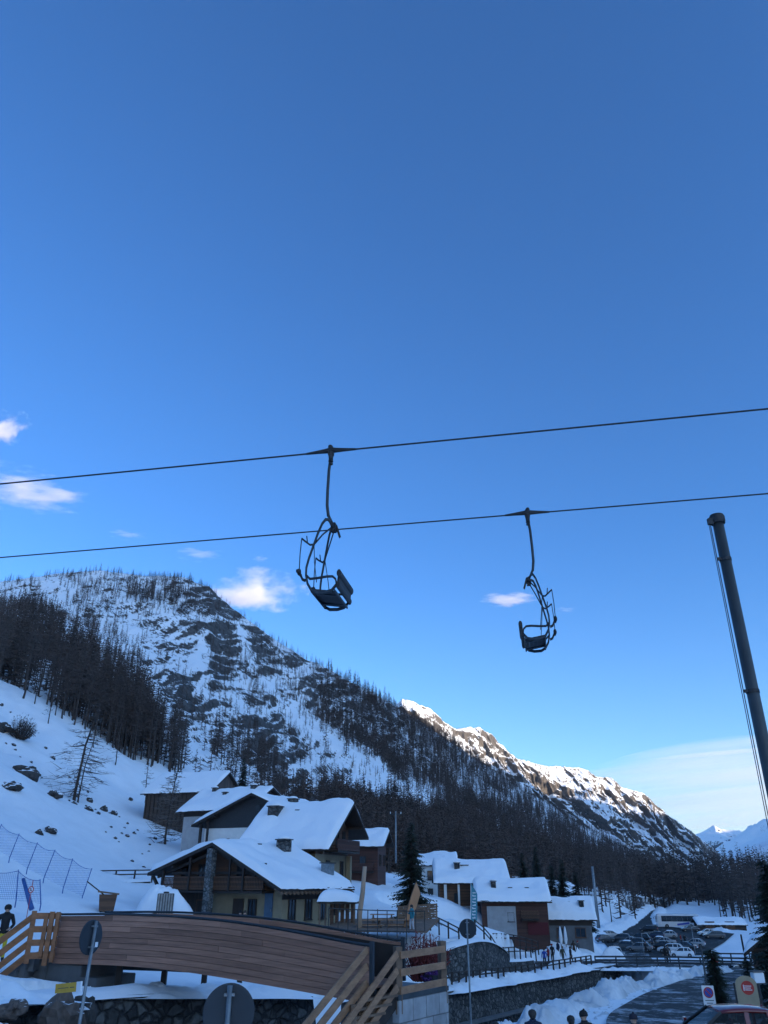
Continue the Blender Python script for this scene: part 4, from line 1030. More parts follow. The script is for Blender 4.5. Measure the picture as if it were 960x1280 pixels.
# concrete abutment under the left end
def bl(x, y): 
    p = Vector((E0.x, E0.y, 0)) + bd * x + bn * y; return p.x, p.y
ap = bl(0, 0)
t = thing('bridge_abutment', 'grey concrete abutment under the left end of the footbridge', 'abutment', (ap[0], ap[1], -4.2), BA)
mb = MB(); top = zb[0] + 4.2 - .02
mb.prism([(-.35, 0), (1.95, 0), (1.95, top - .34), (1.2, top - .34), (1.2, top), (-.35, top)], BW - .3, (0, .12, 0), ((1, 0, 0), (0, 0, 1), (0, 1, 0))); mb.build('block', M['concrete'], t, bevel=.02)
mb = MB(); mb.prism([(-.9, 0), (-.36, 0), (-.36, top + .22), (-.9, top + .05)], BW, (0, .0, 0), ((1, 0, 0), (0, 0, 1), (0, 1, 0))); mb.build('wing_wall', M['concrete'], t, bevel=.02)
for x in (1.42, 1.62):
    mb = MB(); mb.tube([(x, .02, top - .66), (x, .13, top - .66)], .06, 10); mb.build('drain_pipe', M['black'], t)

def board_rail(name, label, cat, tops_, boards, mats, post_idx=(), bh=.19, bt=.045, post_drop=1.25, post_w=.13, post_up=.06, group=None, side=Vector((0, 0, 0)), mpost='rail_wood_dark'):
    """timber rail: sloping boards between points of its top line, square posts"""
    P = [Vector(p) for p in tops_]; o = P[0].copy(); o.z -= post_drop
    t = thing(name, label, cat, o, 0, group)
    for dz in boards:
        for a, b in zip(P[:-1], P[1:]):
            mb = MB(); q = Vector((0, 0, dz + bh / 2)); mb.bar(a - o - q + side, b - o - q + side, bt, bh); mb.build('rail_board', M[mats], t)
    for i in post_idx:
        p = P[i] - o if isinstance(i, int) else P[0].lerp(P[-1], i) - o
        mb = MB(); mb.box((p.x, p.y, p.z + post_up - (post_drop + post_up) / 2), (post_w, post_w, post_drop + post_up), (0, 0, .5)); mb.build('post', M[mpost], t)
    return t
# right landing and its two stair flights
P1, P2 = at(497, 1186, 26.0), at(552, 1177, 28.0)
P2.z = P1.z + 0.02
board_rail('landing_railing', 'three-board timber railing on the concrete landing at the right end of the footbridge', 'railing', [P1, P2], (0.06, .50, .95), 'tan_wood', (0, 1), post_drop=1.62, post_w=.2, side=Vector((0.08, -.1, 0)))
A0, A1 = at(494, 1187, 25.9), at(438, 1263, 24.3)
d = (A1 - A0); A2 = A0 + d * 1.9
board_rail('stair_railing', 'timber stair railing descending from the landing post, the nearer right flight', 'railing', [A0, A2], (0, .42, .84), 'tan_wood', (.5, 1.0), post_drop=1.35, post_w=.17, side=Vector((0.06, -.08, 0)))
B0, B1 = at(459, 1182, 24.95), at(397, 1258, 23.4)
db = (B1 - B0); B2 = B0 + db * 1.8
board_rail('stair_railing', 'timber stair railing running down from the dark end post of the near plank side', 'railing', [B0, B2], (0, .40, .80), 'tan_wood', (.98,), post_drop=1.3, post_w=.14)
# landing block wall: courses of large concrete blocks
zl = P1.z - 1.12
t = thing('landing_wall', 'pale concrete block wall carrying the landing at the right end of the footbridge', 'wall', (P1.x, P1.y, -6.6))
u = (P2 - P1); u.z = 0; ul = u.length; u.normalize(); w = Vector((-u.y, u.x, 0))
mb = MB()
z = zl - .16 + 6.6
row = 0
while z > .3:
    x = -.12 - (.35 if row % 2 else 0)
    while x < ul + .1:
        x0 = max(x, -.12); x1 = min(x + .72, ul + .12)
        if x1 - x0 > .06:
            c = u * ((x0 + x1) / 2); mb.box((c.x, c.y, z - .28), (x1 - x0 - .014, .24, .546), (0, 0, math.atan2(u.y, u.x)))
        x += .72
    z -= .56; row += 1
mb.build('block_course', island_wood('concrete_blocks', (0.21, 0.215, 0.22), (0.34, 0.345, 0.35), (2, 2, 2), .85), t, bevel=.012)
mb = MB()
c = u * (ul / 2) + w * 1.05
mb.box((c.x, c.y, (zl - .2 + 6.6) / 2 - .1), (ul + .2, 1.9, zl - .2 + 6.6 - .12), (0, 0, math.atan2(u.y, u.x))); mb.build('core', M['concrete'], t)
mb = MB(); c = u * (ul / 2) + w * .98; mb.box((c.x, c.y, zl + 6.6 - .09), (ul + .3, 2.2, .13), (0, 0, math.atan2(u.y, u.x))); mb.build('floor_slab', M['pole'], t)
# stairs
t = thing('staircase', 'dark timber and concrete stairs between the two railings below the landing', 'staircase', ((A0.x + B0.x) / 2, (A0.y + B0.y) / 2, -6.2))
o = Vector(t.location); n = 13; cen0 = (A0 + B0) / 2; cen1 = (A2 + B2) / 2; ac = (A0 - B0); ac.z = 0; wid = ac.length + .15; aang = math.atan2(ac.y, ac.x)
for i in range(n):
    f = (i + .5) / n; p = cen0.lerp(cen1, f) - o
    mb = MB(); mb.box((p.x, p.y, p.z - 1.12), (wid, .30, .06), (0, 0, aang)); mb.box((p.x, p.y, p.z - 1.27), (wid - .04, .05, .25), (0, 0, aang)); mb.build('step', M['rail_wood_dark'], t)
for s in (-1, 1):
    mb = MB(); q = ac.normalized() * s * (wid / 2 - .02)
    mb.bar(cen0 - o + q - Vector((0, 0, 1.32)), cen1 - o + q - Vector((0, 0, 1.32)), .06, .32)
    mb.build('stringer', M['dark_beam'], t)
# left stairs railing
S0, S1 = at(43, 1141, 29.6), at(-60, 1218, 27.6)
Sh = at(77, 1141, 30.0)
board_rail('stair_railing', 'orange timber stair railing going down to the left of the footbridge', 'railing', [Sh, S0, S1], (0, .40, .80, 1.18), 'rail_wood', (1, ), post_drop=1.5, post_w=.15, mpost='rail_wood')
t = thing('rail_post', 'cluster of upright orange boards closing the left end of the footbridge side', 'post', at(66, 1205, 29.7))
for k, (px, y0, y1) in enumerate([(59, 1141, 1196), (66, 1139.5, 1207), (73.5, 1140, 1203)]):
    a = at(px, y0, 29.75 + .04 * k) - Vector(t.location); b = at(px, y1, 29.75 + .04 * k) - Vector(t.location); b.x = a.x
    mb = MB(); mb.bar(a, b, .13 if k != 1 else .16, .07, (0, 1, 0)); mb.build('board', M['rail_wood'], t)
mid = S0.lerp(S1, .42)
t = thing('staircase', 'grey snowy stairs behind the orange railing left of the footbridge', 'staircase', (S0.x, S0.y + .6, h1(S0.x, S0.y)))
for i in range(8):
    p = S0.lerp(S1, (i + .3) / 8) - Vector(t.location)
    mb = MB(); mb.box((p.x, p.y + 1.2, p.z - 1.45), (.36, 1.5, .5)); mb.build('step', M['concrete'], t)

# ------------------------------------------------------------------ stone walls
def stone_wall(pts, thick, drop, label, mat, name='stone_wall', cap=True):
    P = resample(pts, 0.8); nn = normals2(P)
    t = thing(name, label, 'wall', tuple(P[0]))
    o = P[0]; V = []
    na = 14; zs = np.linspace(0, 1, na)
    n = len(P); s = np.arange(n)
    face = np.zeros((n, na + 2, 3))
    for j, q in enumerate(zs):
        rough_ = .07 * fbm(s / 1.3, np.full(n, q * drop / .9), 3, 5)
        batter = q * drop * .10
        face[:, j, :2] = P[:, :2] - nn * (batter + rough_)[:, None]; face[:, j, 2] = P[:, 2] - q * drop
    # order: back bottom, back top, front top ... front bottom
    back_t = P.copy(); back_t[:, :2] += nn * thick
    back_b = back_t.copy(); back_b[:, 2] -= drop
    A = np.concatenate([back_b[:, None], back_t[:, None], face[:, :na]], 1) - o
    ob = big_mesh('masonry', A.reshape(-1, 3), grid_faces(n, A.shape[1]), M[mat], smooth=False); ob.parent = t
    if cap:
        w = np.linspace(-.16, thick + 1.1, 9); C = np.zeros((n, 9, 3))
        for j, q in enumerate(w):
            e = 1 - abs(2 * j / 8 - 1) ** 3
            C[:, j, :2] = P[:, :2] + nn * (q + .06 * vnoise(s / 1.1, s * 0 + j, 3))[:, None]; C[:, j, 2] = P[:, 2] - .06 + e * (.24 + .08 * vnoise(s / 1.6, s * 0 + j * .3, 4))
        oc = big_mesh('snow_cap', (C - o).reshape(-1, 3), grid_faces(n, 9)[:, ::-1], M['snow']); oc.parent = t
    return t
stone_wall(FARB[:6], .55, 3.5, 'rough stone river wall under the footbridge with snow along its top', 'stone')
stone_wall(FARB[6:10] + [(26, 97.5, -8.25)], .55, 3.6, 'long stone river wall on the far bank under the snowy road fence', 'stone_small')
stone_wall(UW, .5, 3.4, 'short stone terrace wall below the snow slope beside the round sign', 'stone_small')
stone_wall(UW2, .4, 1.0, 'low stone wall along the path below the zigzag fence', 'stone_small')
# ledge running along the foot of the far river wall
lp = resample([(p[0] - .45 + .9, p[1] - .9, p[2] - 1.9) for p in FARB[7:10]], 1.0); lp[:, 0] += .1
t = thing('pipe_ledge', 'long grey ledge running along the face of the far river wall', 'ledge', tuple(lp[0]))
mb = MB()
for a, b in zip(lp[:-1], lp[1:]): mb.bar(a - lp[0], b - lp[0], .5, .18)
mb.build('ledge', M['concrete'], t)

# ------------------------------------------------------------------ road signs
def round_sign(label, c, dia, yaw, ground_z, sticker=False, arm=None):
    t = thing('road_sign', label, 'road sign', (c.x, c.y, ground_z), yaw)
    z = c.z - ground_z; r = dia / 2
    mt = Euler((R(-90), 0, 0)).to_matrix()
    # plate normal along local y; we see its back (the -y side), the pole stands on that side
    mb = MB(); mb.lathe([(r * .93, 0), (r, .004), (r, .03), (r * .97, .034), (.01, .034)], 40, (0, .05, z), mt); mb.build('plate', M['sign_back'], t, smooth=False)
    mb = MB(); mb.tube([(0, 0, 0), (0, 0, z + r * .93)], .030, 12); mb.build('post', M['steel'], t, smooth=True)
    for q in (-.55, .62):
        mb = MB(); mb.box((0, .02, z + q * r), (.12 * dia / .6, .07, .03)); mb.build('clamp', M['steel'], t)
    if sticker:
        mb = MB(); mb.box((r * .55, .046, z - r * .42), (.075, .006, .085)); mb.build('sticker', M['white'], t)
    return t
cA = at(112, 1172, 16.7); sA = round_sign('round road sign seen from behind with a small white sticker, before the plank bridge', cA, .60, R(68), h1(cA.x, cA.y), True)
sA.rotation_euler = (0, R(2.0), R(68))
cB = at(285, 1267, 10.6); round_sign('large dark round road sign seen from behind at the bottom edge below the footbridge', cB, .60, R(4), h1(cB.x, cB.y))
cC = at(584, 1161, 29.5); round_sign('dark round road sign seen from behind on a thin tall post before the snowy terrace', cC, .60, R(-22), h1(cC.x, cC.y) - .2)
# yellow direction board clamped to the left sign post
q = at(101, 1233, 16.75); q0 = at(70, 1236, 17.3)
t = thing('direction_board', 'yellow direction board with a white end clamped to the signpost by the abutment', 'sign', q)
d = (q0 - q); L_ = d.length; d.normalize()
mb = MB(); mb.bar(d * .13, d * L_, .03, .155); mb.build('board', M['yellow'], t)
mb = MB(); mb.bar(d * -.02, d * .125, .034, .165); mb.build('white_end', M['white'], t)
mb = MB(); mb.bar(d * .2, d * .34, .036, .012); mb.bar(d * .4, d * (L_ - .1), .036, .010); mb.build('line', M['dark_mark'], t)

# no-parking sign
c = at(886.5, 1248, 30.5); gz = h1(c.x, c.y)
t = thing('parking_sign', 'white no-parking sign with a red-ringed blue disc and small lines of print', 'sign', (c.x, c.y, gz), R(-6)); z = c.z - gz
mb = MB(); mb.box((0, 0, z), (.40, .02, .74)); mb.build('plate', M['white'], t, bevel=.008)
mt = Euler((R(90), 0, 0)).to_matrix()
mb = MB(); mb.lathe([(.001, 0), (.16, 0), (.16, .006), (.001, .006)], 32, (0, -.012, z + .17), mt); ds = mb.build('disc', M['sign_red'], t)
mb = MB(); mb.lathe([(.001, 0), (.125, 0), (.125, .005), (.001, .005)], 32, (0, -.0185, z + .17), mt); mb.build('blue_field', M['sign_blue'], ds)
mb = MB(); mb.bar((-.088, -.026, z + .258), (.088, -.026, z + .082), .004, .034, (1, 0, 1)); mb.build('slash', M['sign_red'], ds)
mb = MB()
for k, w_ in enumerate((.28, .2, .3, .24)): mb.box((0, -.013, z - .06 - k * .075), (w_, .004, .022))
mb.build('print', M['dark_mark'], t)
mb = MB(); mb.tube([(.0, .04, 0), (.0, .04, z + 1.55)], .03, 10); mb.build('post', M['pole'], t)
# beige board with a red disc
c = at(934, 1240, 29.5); gz = h1(c.x, c.y)
t = thing('notice_board', 'beige round-topped notice board with a red disc and white lines, above the red car', 'sign', (c.x, c.y, gz), R(-10)); z = c.z - gz
w2 = .33; poly = [(-w2, -.42), (w2, -.42), (w2, .22)] + [(w2 * math.cos(q), .22 + .24 * math.sin(q)) for q in np.linspace(.2, math.pi - .2, 12)] + [(-w2, .22)]
mb = MB(); mb.prism(poly, .035, (0, -.018, z), ((1, 0, 0), (0, 0, 1), (0, 1, 0))); mb.build('panel', M['sign_beige'], t)
mb = MB(); mb.lathe([(.001, 0), (.20, 0), (.20, .006), (.001, .006)], 32, (.03, -.019, z + .12), mt); ds = mb.build('red_disc', M['sign_red'], t)
mb = MB()
for k, (x0, x1) in enumerate(((-.10, .12), (-.12, .10), (-.09, .13))): mb.box((.03 + (x0 + x1) / 2, -.027, z + .17 - k * .055), (x1 - x0, .004, .020))
mb.box((-.09, -.027, z + .12), (.025, .004, .17)); mb.build('white_line', M['white'], ds)
for x in (-.37, .37):
    mb = MB(); mb.box((x, .0, (z + .25) / 2), (.05, .05, z + .25)); mb.build('leg', M['black'], t)
c = at(947, 1222, 40); gz = h1(c.x, c.y)
t = thing('meter_box', 'small white box on a post near the right edge behind the notice board', 'box', (c.x, c.y, gz), R(8)); z = c.z - gz
mb = MB(); mb.box((0, 0, z), (.50, .3, .40)); mb.build('case', M['white'], t, bevel=.02)
mb = MB(); mb.box((0, 0, z + .24), (.56, .36, .05)); mb.build('lid', M['concrete'], t)
mb = MB(); mb.tube([(0, 0, 0), (0, 0, z - .2)], .04, 10); mb.build('post', M['pole'], t)
# ------------------------------------------------------------------ houses
class House:
    """gabled house; local x right, y along the ridge towards the back, z up; origin on the ground below the front gable"""
    def __init__(s, label, apex, yaw, L, hl, hr, zr, zl, zrr, zb, zs, m_low, m_up, over=1.2, inset=1.0, side_l=None, side_r=None, name='house', cat='house', thick=.45, back_over=.8, seed=1):
        s.t = thing(name, label, cat, (apex.x + over * math.sin(yaw), apex.y + over * math.cos(yaw), zb), -yaw)
        s.L, s.hl, s.hr = L, hl, hr; s.zr, s.zl, s.zrr = zr - zb, zl - zb, zrr - zb; s.zs = zs - zb; s.over = over; s.bo = back_over
        s.wl, s.wr = hl - inset, hr - inset            # wall half widths
        rt = .24
        def rz(x): return s.zr + (s.zl - s.zr) * (-x / hl) if x < 0 else s.zr + (s.zrr - s.zr) * (x / hr)
        s.rz = rz
        # lower and upper walls
        mb = MB(); mb.prism([(-s.wl, 0 - 1.5), (s.wr, -1.5), (s.wr, s.zs), (-s.wl, s.zs)], L, (0, 0, 0), ((1, 0, 0), (0, 0, 1), (0, 1, 0))); mb.build('wall', m_low, s.t)
        e = .04
        if min(rz(-s.wl), rz(s.wr)) - rt > s.zs + .1:
            poly = [(-s.wl - e, s.zs), (s.wr + e, s.zs), (s.wr + e, rz(s.wr) - rt), (0, s.zr - rt), (-s.wl - e, rz(-s.wl) - rt)]
        else:
            def cross(sgn, w):          # roof comes down below the storey line: cut the gable there
                h = hl if sgn < 0 else hr; ze = s.zl if sgn < 0 else s.zrr
                x = h * (s.zr - rt - s.zs) / (s.zr - ze); return min(w, x)
            xl, xr = cross(-1, s.wl + e), cross(1, s.wr + e)
            poly = [(-xl, s.zs), (xr, s.zs)]
            if rz(xr) - rt > s.zs + .02: poly.append((xr, rz(xr) - rt))
            poly.append((0, s.zr - rt))
            if rz(-xl) - rt > s.zs + .02: poly.append((-xl, rz(-xl) - rt))
        mb = MB(); mb.prism(poly, L + 2 * e, (0, -e, 0), ((1, 0, 0), (0, 0, 1), (0, 1, 0))); mb.build('upper_wall', m_up, s.t)
        # roof
        mb = MB()
        mb.prism([(-hl, s.zl), (0, s.zr), (hr, s.zrr), (hr, s.zrr - rt), (0, s.zr - rt - .02), (-hl, s.zl - rt)], L + over + back_over, (0, -over, 0), ((1, 0, 0), (0, 0, 1), (0, 1, 0)))
        s.roof = mb.build('roof', M['dark_beam'], s.t)
        # rafter ends / purlins under the overhang
        for f in (-.62, .0, .62):
            x = f * (hl if f < 0 else hr)
            mb = MB(); mb.bar((x, -over + .15, rz(x) - rt - .14), (x, .3, rz(x) - rt - .14), .2, .22); mb.build('purlin', M['dark_beam'], s.roof)
        # snow: thick blanket with rounded, slightly sagging edges
        nu, nv = 46, 40
        us = np.linspace(0, 1, nu); vs = np.linspace(-1, 1, nv)
        UU, VV = np.meshgrid(us, vs, indexing='ij')
        X = np.where(VV < 0, VV * hl, VV * hr); Y = -over + UU * (L + over + back_over)
        base = np.where(VV < 0, s.zr + (s.zl - s.zr) * (-VV), s.zr + (s.zrr - s.zr) * VV)
        ed = np.minimum(np.minimum(UU, 1 - UU) * (L + over + back_over), (1 - np.abs(VV)) * min(hl, hr))
        rnd = np.sqrt(np.clip(1 - (1 - np.clip(ed / .38, 0, 1)) ** 2, 0, 1))
        tk = thick * (0.9 + .36 * fbm(X / 2.4 + seed * 7, Y / 2.4, 3, seed) - .12 * np.exp(-(VV * hl / .6) ** 2))
        Z = base + .01 + rnd * tk
        k = np.abs(VV) > .985; X = np.where(k, X * (1 + .10 / hl * (1 + .8 * fbm(Y / .9, VV, 2, seed + 4))), X); Z = np.where(k, Z - .06 - .07 * np.abs(fbm(Y / .6, VV * 0, 2, seed + 2)), Z)
        o = big_mesh('roof_snow', np.stack([X, Y, Z], -1).reshape(-1, 3), grid_faces(nu, nv)[:, ::-1], M['roof_snow']); o.parent = s.roof
    def pt(s, side, a, z, out=0.0):
        """point on a wall: a = x for front/back, y for left/right"""
        return {'F': (a, -out, z), 'B': (a, s.L + out, z), 'L': (-s.wl - out, a, z), 'R': (s.wr + out, a, z)}[side]
    def _box(s, mb, side, a, z, wa, wz, d, out):
        c = s.pt(side, a, z, out)
        mb.box(c, (wa, d, wz) if side in 'FB' else (d, wa, wz))
    def window(s, side, a, z, w=.9, h=1.2, frame='dark_beam', shutters=None, cross=True, name='window'):
        mb = MB(); e = .085
        for da, dz, ww, hh in ((-w / 2, 0, e, h + e), (w / 2, 0, e, h + e), (0, h / 2, w - e, e), (0, -h / 2, w - e, e)): s._box(mb, side, a + da, z + dz, ww, hh, .12, .05)
        if cross: s._box(mb, side, a, z, .05, h - e, .09, .045)
        s._box(mb, side, a, z - h / 2 - .07, w + .24, .06, .2, .07)
        f = mb.build(name, M[frame], s.t)
        mb = MB(); s._box(mb, side, a, z, w - e * .9, h - e * .9, .03, .03); mb.build('pane', M['glass'], f)
        if shutters:
            for g in (-1, 1):
                mb = MB(); s._box(mb, side, a + g * (w / 2 + .28), z, .46, h + .06, .045, .075); mb.build('shutter', M[shutters], f)
        return f
    def door(s, side, a, w=1.0, h=2.1, z0=0.0, mat='dark_wood'):
        mb = MB(); s._box(mb, side, a, z0 + h / 2, w, h, .1, .045); d = mb.build('door', M[mat], s.t)
        mb = MB(); s._box(mb, side, a + w * .38, z0 + 1.0, .05, .16, .06, .12); mb.build('handle', M['steel'], d)
    def balcony(s, side, a0, a1, z, depth=1.2, h=1.0, mat='brown_wood'):
        mb = MB(); s._box(mb, side, (a0 + a1) / 2, z - .08, a1 - a0, .16, depth, depth / 2 + .05); b = mb.build('balcony', M['dark_beam'], s.t)
        r = MB(); n = max(3, int((a1 - a0) / .16))
        for zz, hh in ((z + h, .10), (z + .12, .09)): s._box(r, side, (a0 + a1) / 2, zz, a1 - a0, hh, .09, depth)
        r2 = r
        for i in range(n + 1): s._box(r2, side, a0 + (a1 - a0) * i / n, z + h / 2 + .05, .105, h - .22, .035, depth)
        for g in (a0 + .05, a1 - .05):
            c = s.pt(side, g, z + h, depth / 2)
            for zz in (z + h, z + .45, z + .12): 
                c = s.pt(side, g, zz, depth / 2); r.box(c, (.05, depth, .08) if side in 'FB' else (depth, .05, .08))
        r.build('railing', M[mat], b)
        return b
    def chimney(s, x, y, w=.8, h=1.1, mat='stone_small', cap=True):
        z = s.rz(x)
        mb = MB(); mb.box((x, y, z + h / 2 - .2), (w, w, h + .6)); c = mb.build('chimney', M[mat], s.roof)
        mb = MB(); mb.box((x, y, z + h + .16), (w + .22, w + .22, .09)); mb.build('chimney_cap', M['roof'], c)
        if cap:
            mb = MB(); mb.ball((x, y, z + h + .26), w * .6, 8, (1, 1, .42)); mb.build('snow_cap', M['roof_snow'], c, smooth=True)
    def post(s, x, y, z0, z1, w=.3, mat='dark_beam', name='post'):
        mb = MB(); mb.box((x, y, (z0 + z1) / 2), (w, w, z1 - z0)); mb.build(name, M[mat], s.t)

M['blue_door'] = simple('blue_door', (0.05, 0.09, 0.14), .6, .2, 3)
# --- front chalet ------------------------------------------------------
YA = 69.0
ap = at(265, 1053, YA)
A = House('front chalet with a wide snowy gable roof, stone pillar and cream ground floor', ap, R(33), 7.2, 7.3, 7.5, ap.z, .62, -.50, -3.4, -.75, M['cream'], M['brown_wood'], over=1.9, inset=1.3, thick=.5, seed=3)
A.balcony('F', -5.6, 5.4, A.zs + .02, 1.5, 1.0)
for x in (-4.6, -2.6, 1.8, 3.9): A.window('F', x, A.zs + 1.05, .95, 1.9, 'dark_beam', name='balcony_door')
A.window('F', 3.2, 1.45, .8, 1.2, 'dark_beam'); A.door('F', 4.9, .8, 2.2, .3, 'blue_door')
A.door('F', 1.7, 1.1, 2.1); 
mb = MB(); A._box(mb, 'F', -3.3, 1.2, 4.2, 2.6, .1, .055); mb.build('porch_front', M['dark_wood'], A.t)
for x in (-4.6, -2.5): A.window('F', x, 1.3, .9, 1.3, 'brown_wood')
mb = MB(); mb.box((-.15, -1.65, (A.zr - .45) / 2 - .6), (.62, .55, A.zr - .45 + 1.2)); mb.build('stone_pillar', M['pillar_stone'], A.t)
A.post(-5.75, -1.5, -1.2, A.zs + .1, .3); A.post(-5.75, -1.5, A.zs, A.rz(-5.75) - .3, .22); A.post(3.4, -1.55, A.zs, A.rz(3.4) - .3, .18); A.post(1.9, -1.55, A.zs, A.rz(1.9) - .3, .16); A.post(-2.6, -1.55, A.zs, A.rz(-2.6) - .3, .16)
mb = MB(); mb.bar((-5.75, -1.5, A.zs - .25), (-7.0, -1.5, A.rz(-7.0) - .35), .2, .22); mb.build('brace', M['dark_beam'], A.t)
mb = MB(); mb.bar((-6.7, -1.2, A.rz(-6.7) - .5), (0, -1.2, A.zr - .6), .18, .22); mb.bar((6.4, -1.2, A.rz(6.4) - .5), (0, -1.2, A.zr - .6), .18, .22); mb.bar((-5.0, -1.2, A.rz(-5) - .75), (4.6, -1.2, A.rz(-5) - .75), .18, .2); mb.build('gable_truss', M['dark_beam'], A.t)
for y in (1.2, 3.3, 5.2): A.window('R', y, 1.35, .8, 1.45, 'dark_beam')
A.window('R', 6.6, 1.4, .5, 1.0, 'dark_beam')
mb = MB(); A._box(mb, 'R', 3.6, A.zs - .28, 7.3, .62, .08, .045); mb.build('eave_shade_fringe', M['dark_wood'], A.t)  # dark strip put on for the eave's shade and its decorated fringe
mb = MB()
for i in range(20): mb.box((A.hr - .25, -1.7 + i * .49, A.rz(A.hr - .25) - .34), (.9, .12, .16), (0, .43, 0))
mb.build('rafter_end', M['rail_wood_dark'], A.roof)
mb = MB()
for i in range(34): mb.tube([(A.hr - .02, -1.75 + i * .285, A.rz(A.hr) - .20), (A.hr - .02, -1.75 + i * .285, A.rz(A.hr) - .30 - .18 * ((i * 37) % 11) / 11)], [.03, .006], 5)
mb.build('icicle', M['clear_glass'], A.roof)
A.chimney(1.6, 5.4, .95, 1.0); A.chimney(.9, 1.6 + 1.2, .22, .25, 'black', False); A.chimney(5.9, 6.2, .8, 1.0, 'steel', False)
# white oval hanging board with grey strokes
sg = thing('hanging_sign', 'white rounded sign with dark lettering hanging from the front chalet balcony', 'sign', tuple(A.t.matrix_basis @ Vector((-4.35, -1.75, A.zs - .62))), -R(33))
mb = MB(); pts = [(.82 * math.copysign(abs(math.cos(q)) ** .45, math.cos(q)), .25 * math.copysign(abs(math.sin(q)) ** .6, math.sin(q))) for q in np.linspace(0, 2 * math.pi, 28, endpoint=False)]
mb.prism(pts, .06, (0, 0, 0), ((1, 0, 0), (0, 0, 1), (0, 1, 0))); mb.build('panel', M['white'], sg)
mb = MB()
for k, x in enumerate(np.linspace(-.5, .5, 8)):
    hgt = (.2, .12, .2, .12, .12, .18, .12, .12)[k]; mb.box((x, -.012, -.03 + hgt / 2 - .05), (.03, .012, hgt)); mb.box((x + .05, -.012, -.03 + (.05 if k % 2 else -.03)), (.08, .012, .03))
mb.build('lettering', M['dark_mark'], sg)
mb = MB(); mb.tube([(-.5, .03, .2), (-.5, .03, .62)], .015, 6); mb.build('hanger', M['black'], sg); mb = MB(); mb.tube([(.5, .03, .2), (.5, .03, .62)], .015, 6); mb.build('hanger', M['black'], sg)

# --- tall house behind --------------------------------------------------
# gable faces right; ridge runs left-back
apB = at(443, 1003.5, 84.0)
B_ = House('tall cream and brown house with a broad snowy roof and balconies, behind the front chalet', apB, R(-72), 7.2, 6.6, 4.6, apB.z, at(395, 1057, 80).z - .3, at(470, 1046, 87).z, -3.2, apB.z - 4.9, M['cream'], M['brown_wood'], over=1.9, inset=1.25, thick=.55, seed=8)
B_.balcony('F', -3.2, 3.1, B_.zs + .35, 1.4, 1.0, 'red_wood')
for x in (-2.0, 0.2, 2.0): B_.window('F', x, B_.zs + 1.5, .8, 1.6, 'dark_beam')
for x in (-2.2, 1.6): B_.window('F', x, B_.zs - 1.3, .8, 1.5, 'dark_beam'); 
for x in (-2.2, 1.6): B_.window('F', x, B_.zs - 4.2, .8, 1.3, 'dark_beam')
B_.balcony('F', -4.5, -1.2, B_.zs - 2.9, 1.0, .9, 'sign_back')
B_.post(2.9, -.35, -1.5, B_.zs, .45, 'cream', 'corner_pillar'); B_.post(-4.4, -.3, B_.zs, B_.rz(-4.4) - .3, .3, 'rail_wood_dark'); 
B_.chimney(-2.2, 5.9, 1.15, 1.0); B_.chimney(-1.7, 3.6, .25, .3, 'black', False)
for y in (2, 4.4, 6.2): B_.window('L', y, B_.zs - 1.2, .8, 1.3, 'dark_beam')
B_.balcony('L', 0.3, 4.0, B_.zs - .6, 1.0, .9)

# --- house with black gable on the left --------------------------------
apC = at(314, 991, 100)
C_ = House('house with a black gable over a white wall, uphill behind the front chalet', apC, R(22), 12, 8.3, 4.0, apC.z, at(236, 1031, 103).z, at(345, 1008, 99).z, 0.2, at(270, 1034, 101).z, M['white_wall'], M['black'], over=1.3, inset=1.2, thick=.45, seed=12)
mb = MB(); mb.tube([(.4, -.05, C_.zs + 2.2), (.4, -.2, C_.zs + 2.2)], .35, 16); mb.build('round_vent', M['sign_back'], C_.t)
C_.post(-7.3, -.6, -1, C_.rz(-7.3) - .3, .28); C_.post(-6.3, -.6, -1, C_.rz(-6.3) - .3, .22); C_.window('F', -3.8, C_.zs - 1.8, .8, 1.1)
C_.chimney(3.0, 4.0, 1.0, .7)
# low roofs further up
apD = at(342, 984, 112)
D_ = House('low house with a stone-dotted snowy roof between barn and black-gabled house', apD, R(-62), 11, 5.0, 4.0, apD.z, at(320, 1010, 108).z, apD.z - 1.9, 1.0, at(320, 1010, 108).z - .7, M['grey_wall'], M['dark_wood'], over=.8, inset=.8, thick=.4, seed=15)
D_.chimney(-.6, 2.0, .8, .5); D_.chimney(-1.8, 6.0, .6, .4); D_.chimney(-.4, 9.0, .7, .4); D_.window('F', -1, D_.zs - .4 + 1.0, .7, .9)
# barn: long boarded wall and a gable roof end
apE = at(288, 965, 138)
E_ = House('long brown boarded barn on the hillside with a snow covered roof', apE, R(-75), 11.5, 6.4, 4.5, apE.z, at(268, 990, 133).z, apE.z - 2.2, at(200, 1022, 128).z - 1.5, at(200, 1000, 130).z, M['barn_wood'], M['barn_wood'], over=.6, inset=.5, thick=.4, name='barn', cat='barn', seed=17)
mb = MB()
for i in range(16): mb.box((-E_.wl - .08, .4 + i * .72, (E_.rz(-E_.wl) - .3) / 2 - .2), (.14, .12, E_.rz(-E_.wl) - .2))
mb.build('batten', M['dark_beam'], E_.t)

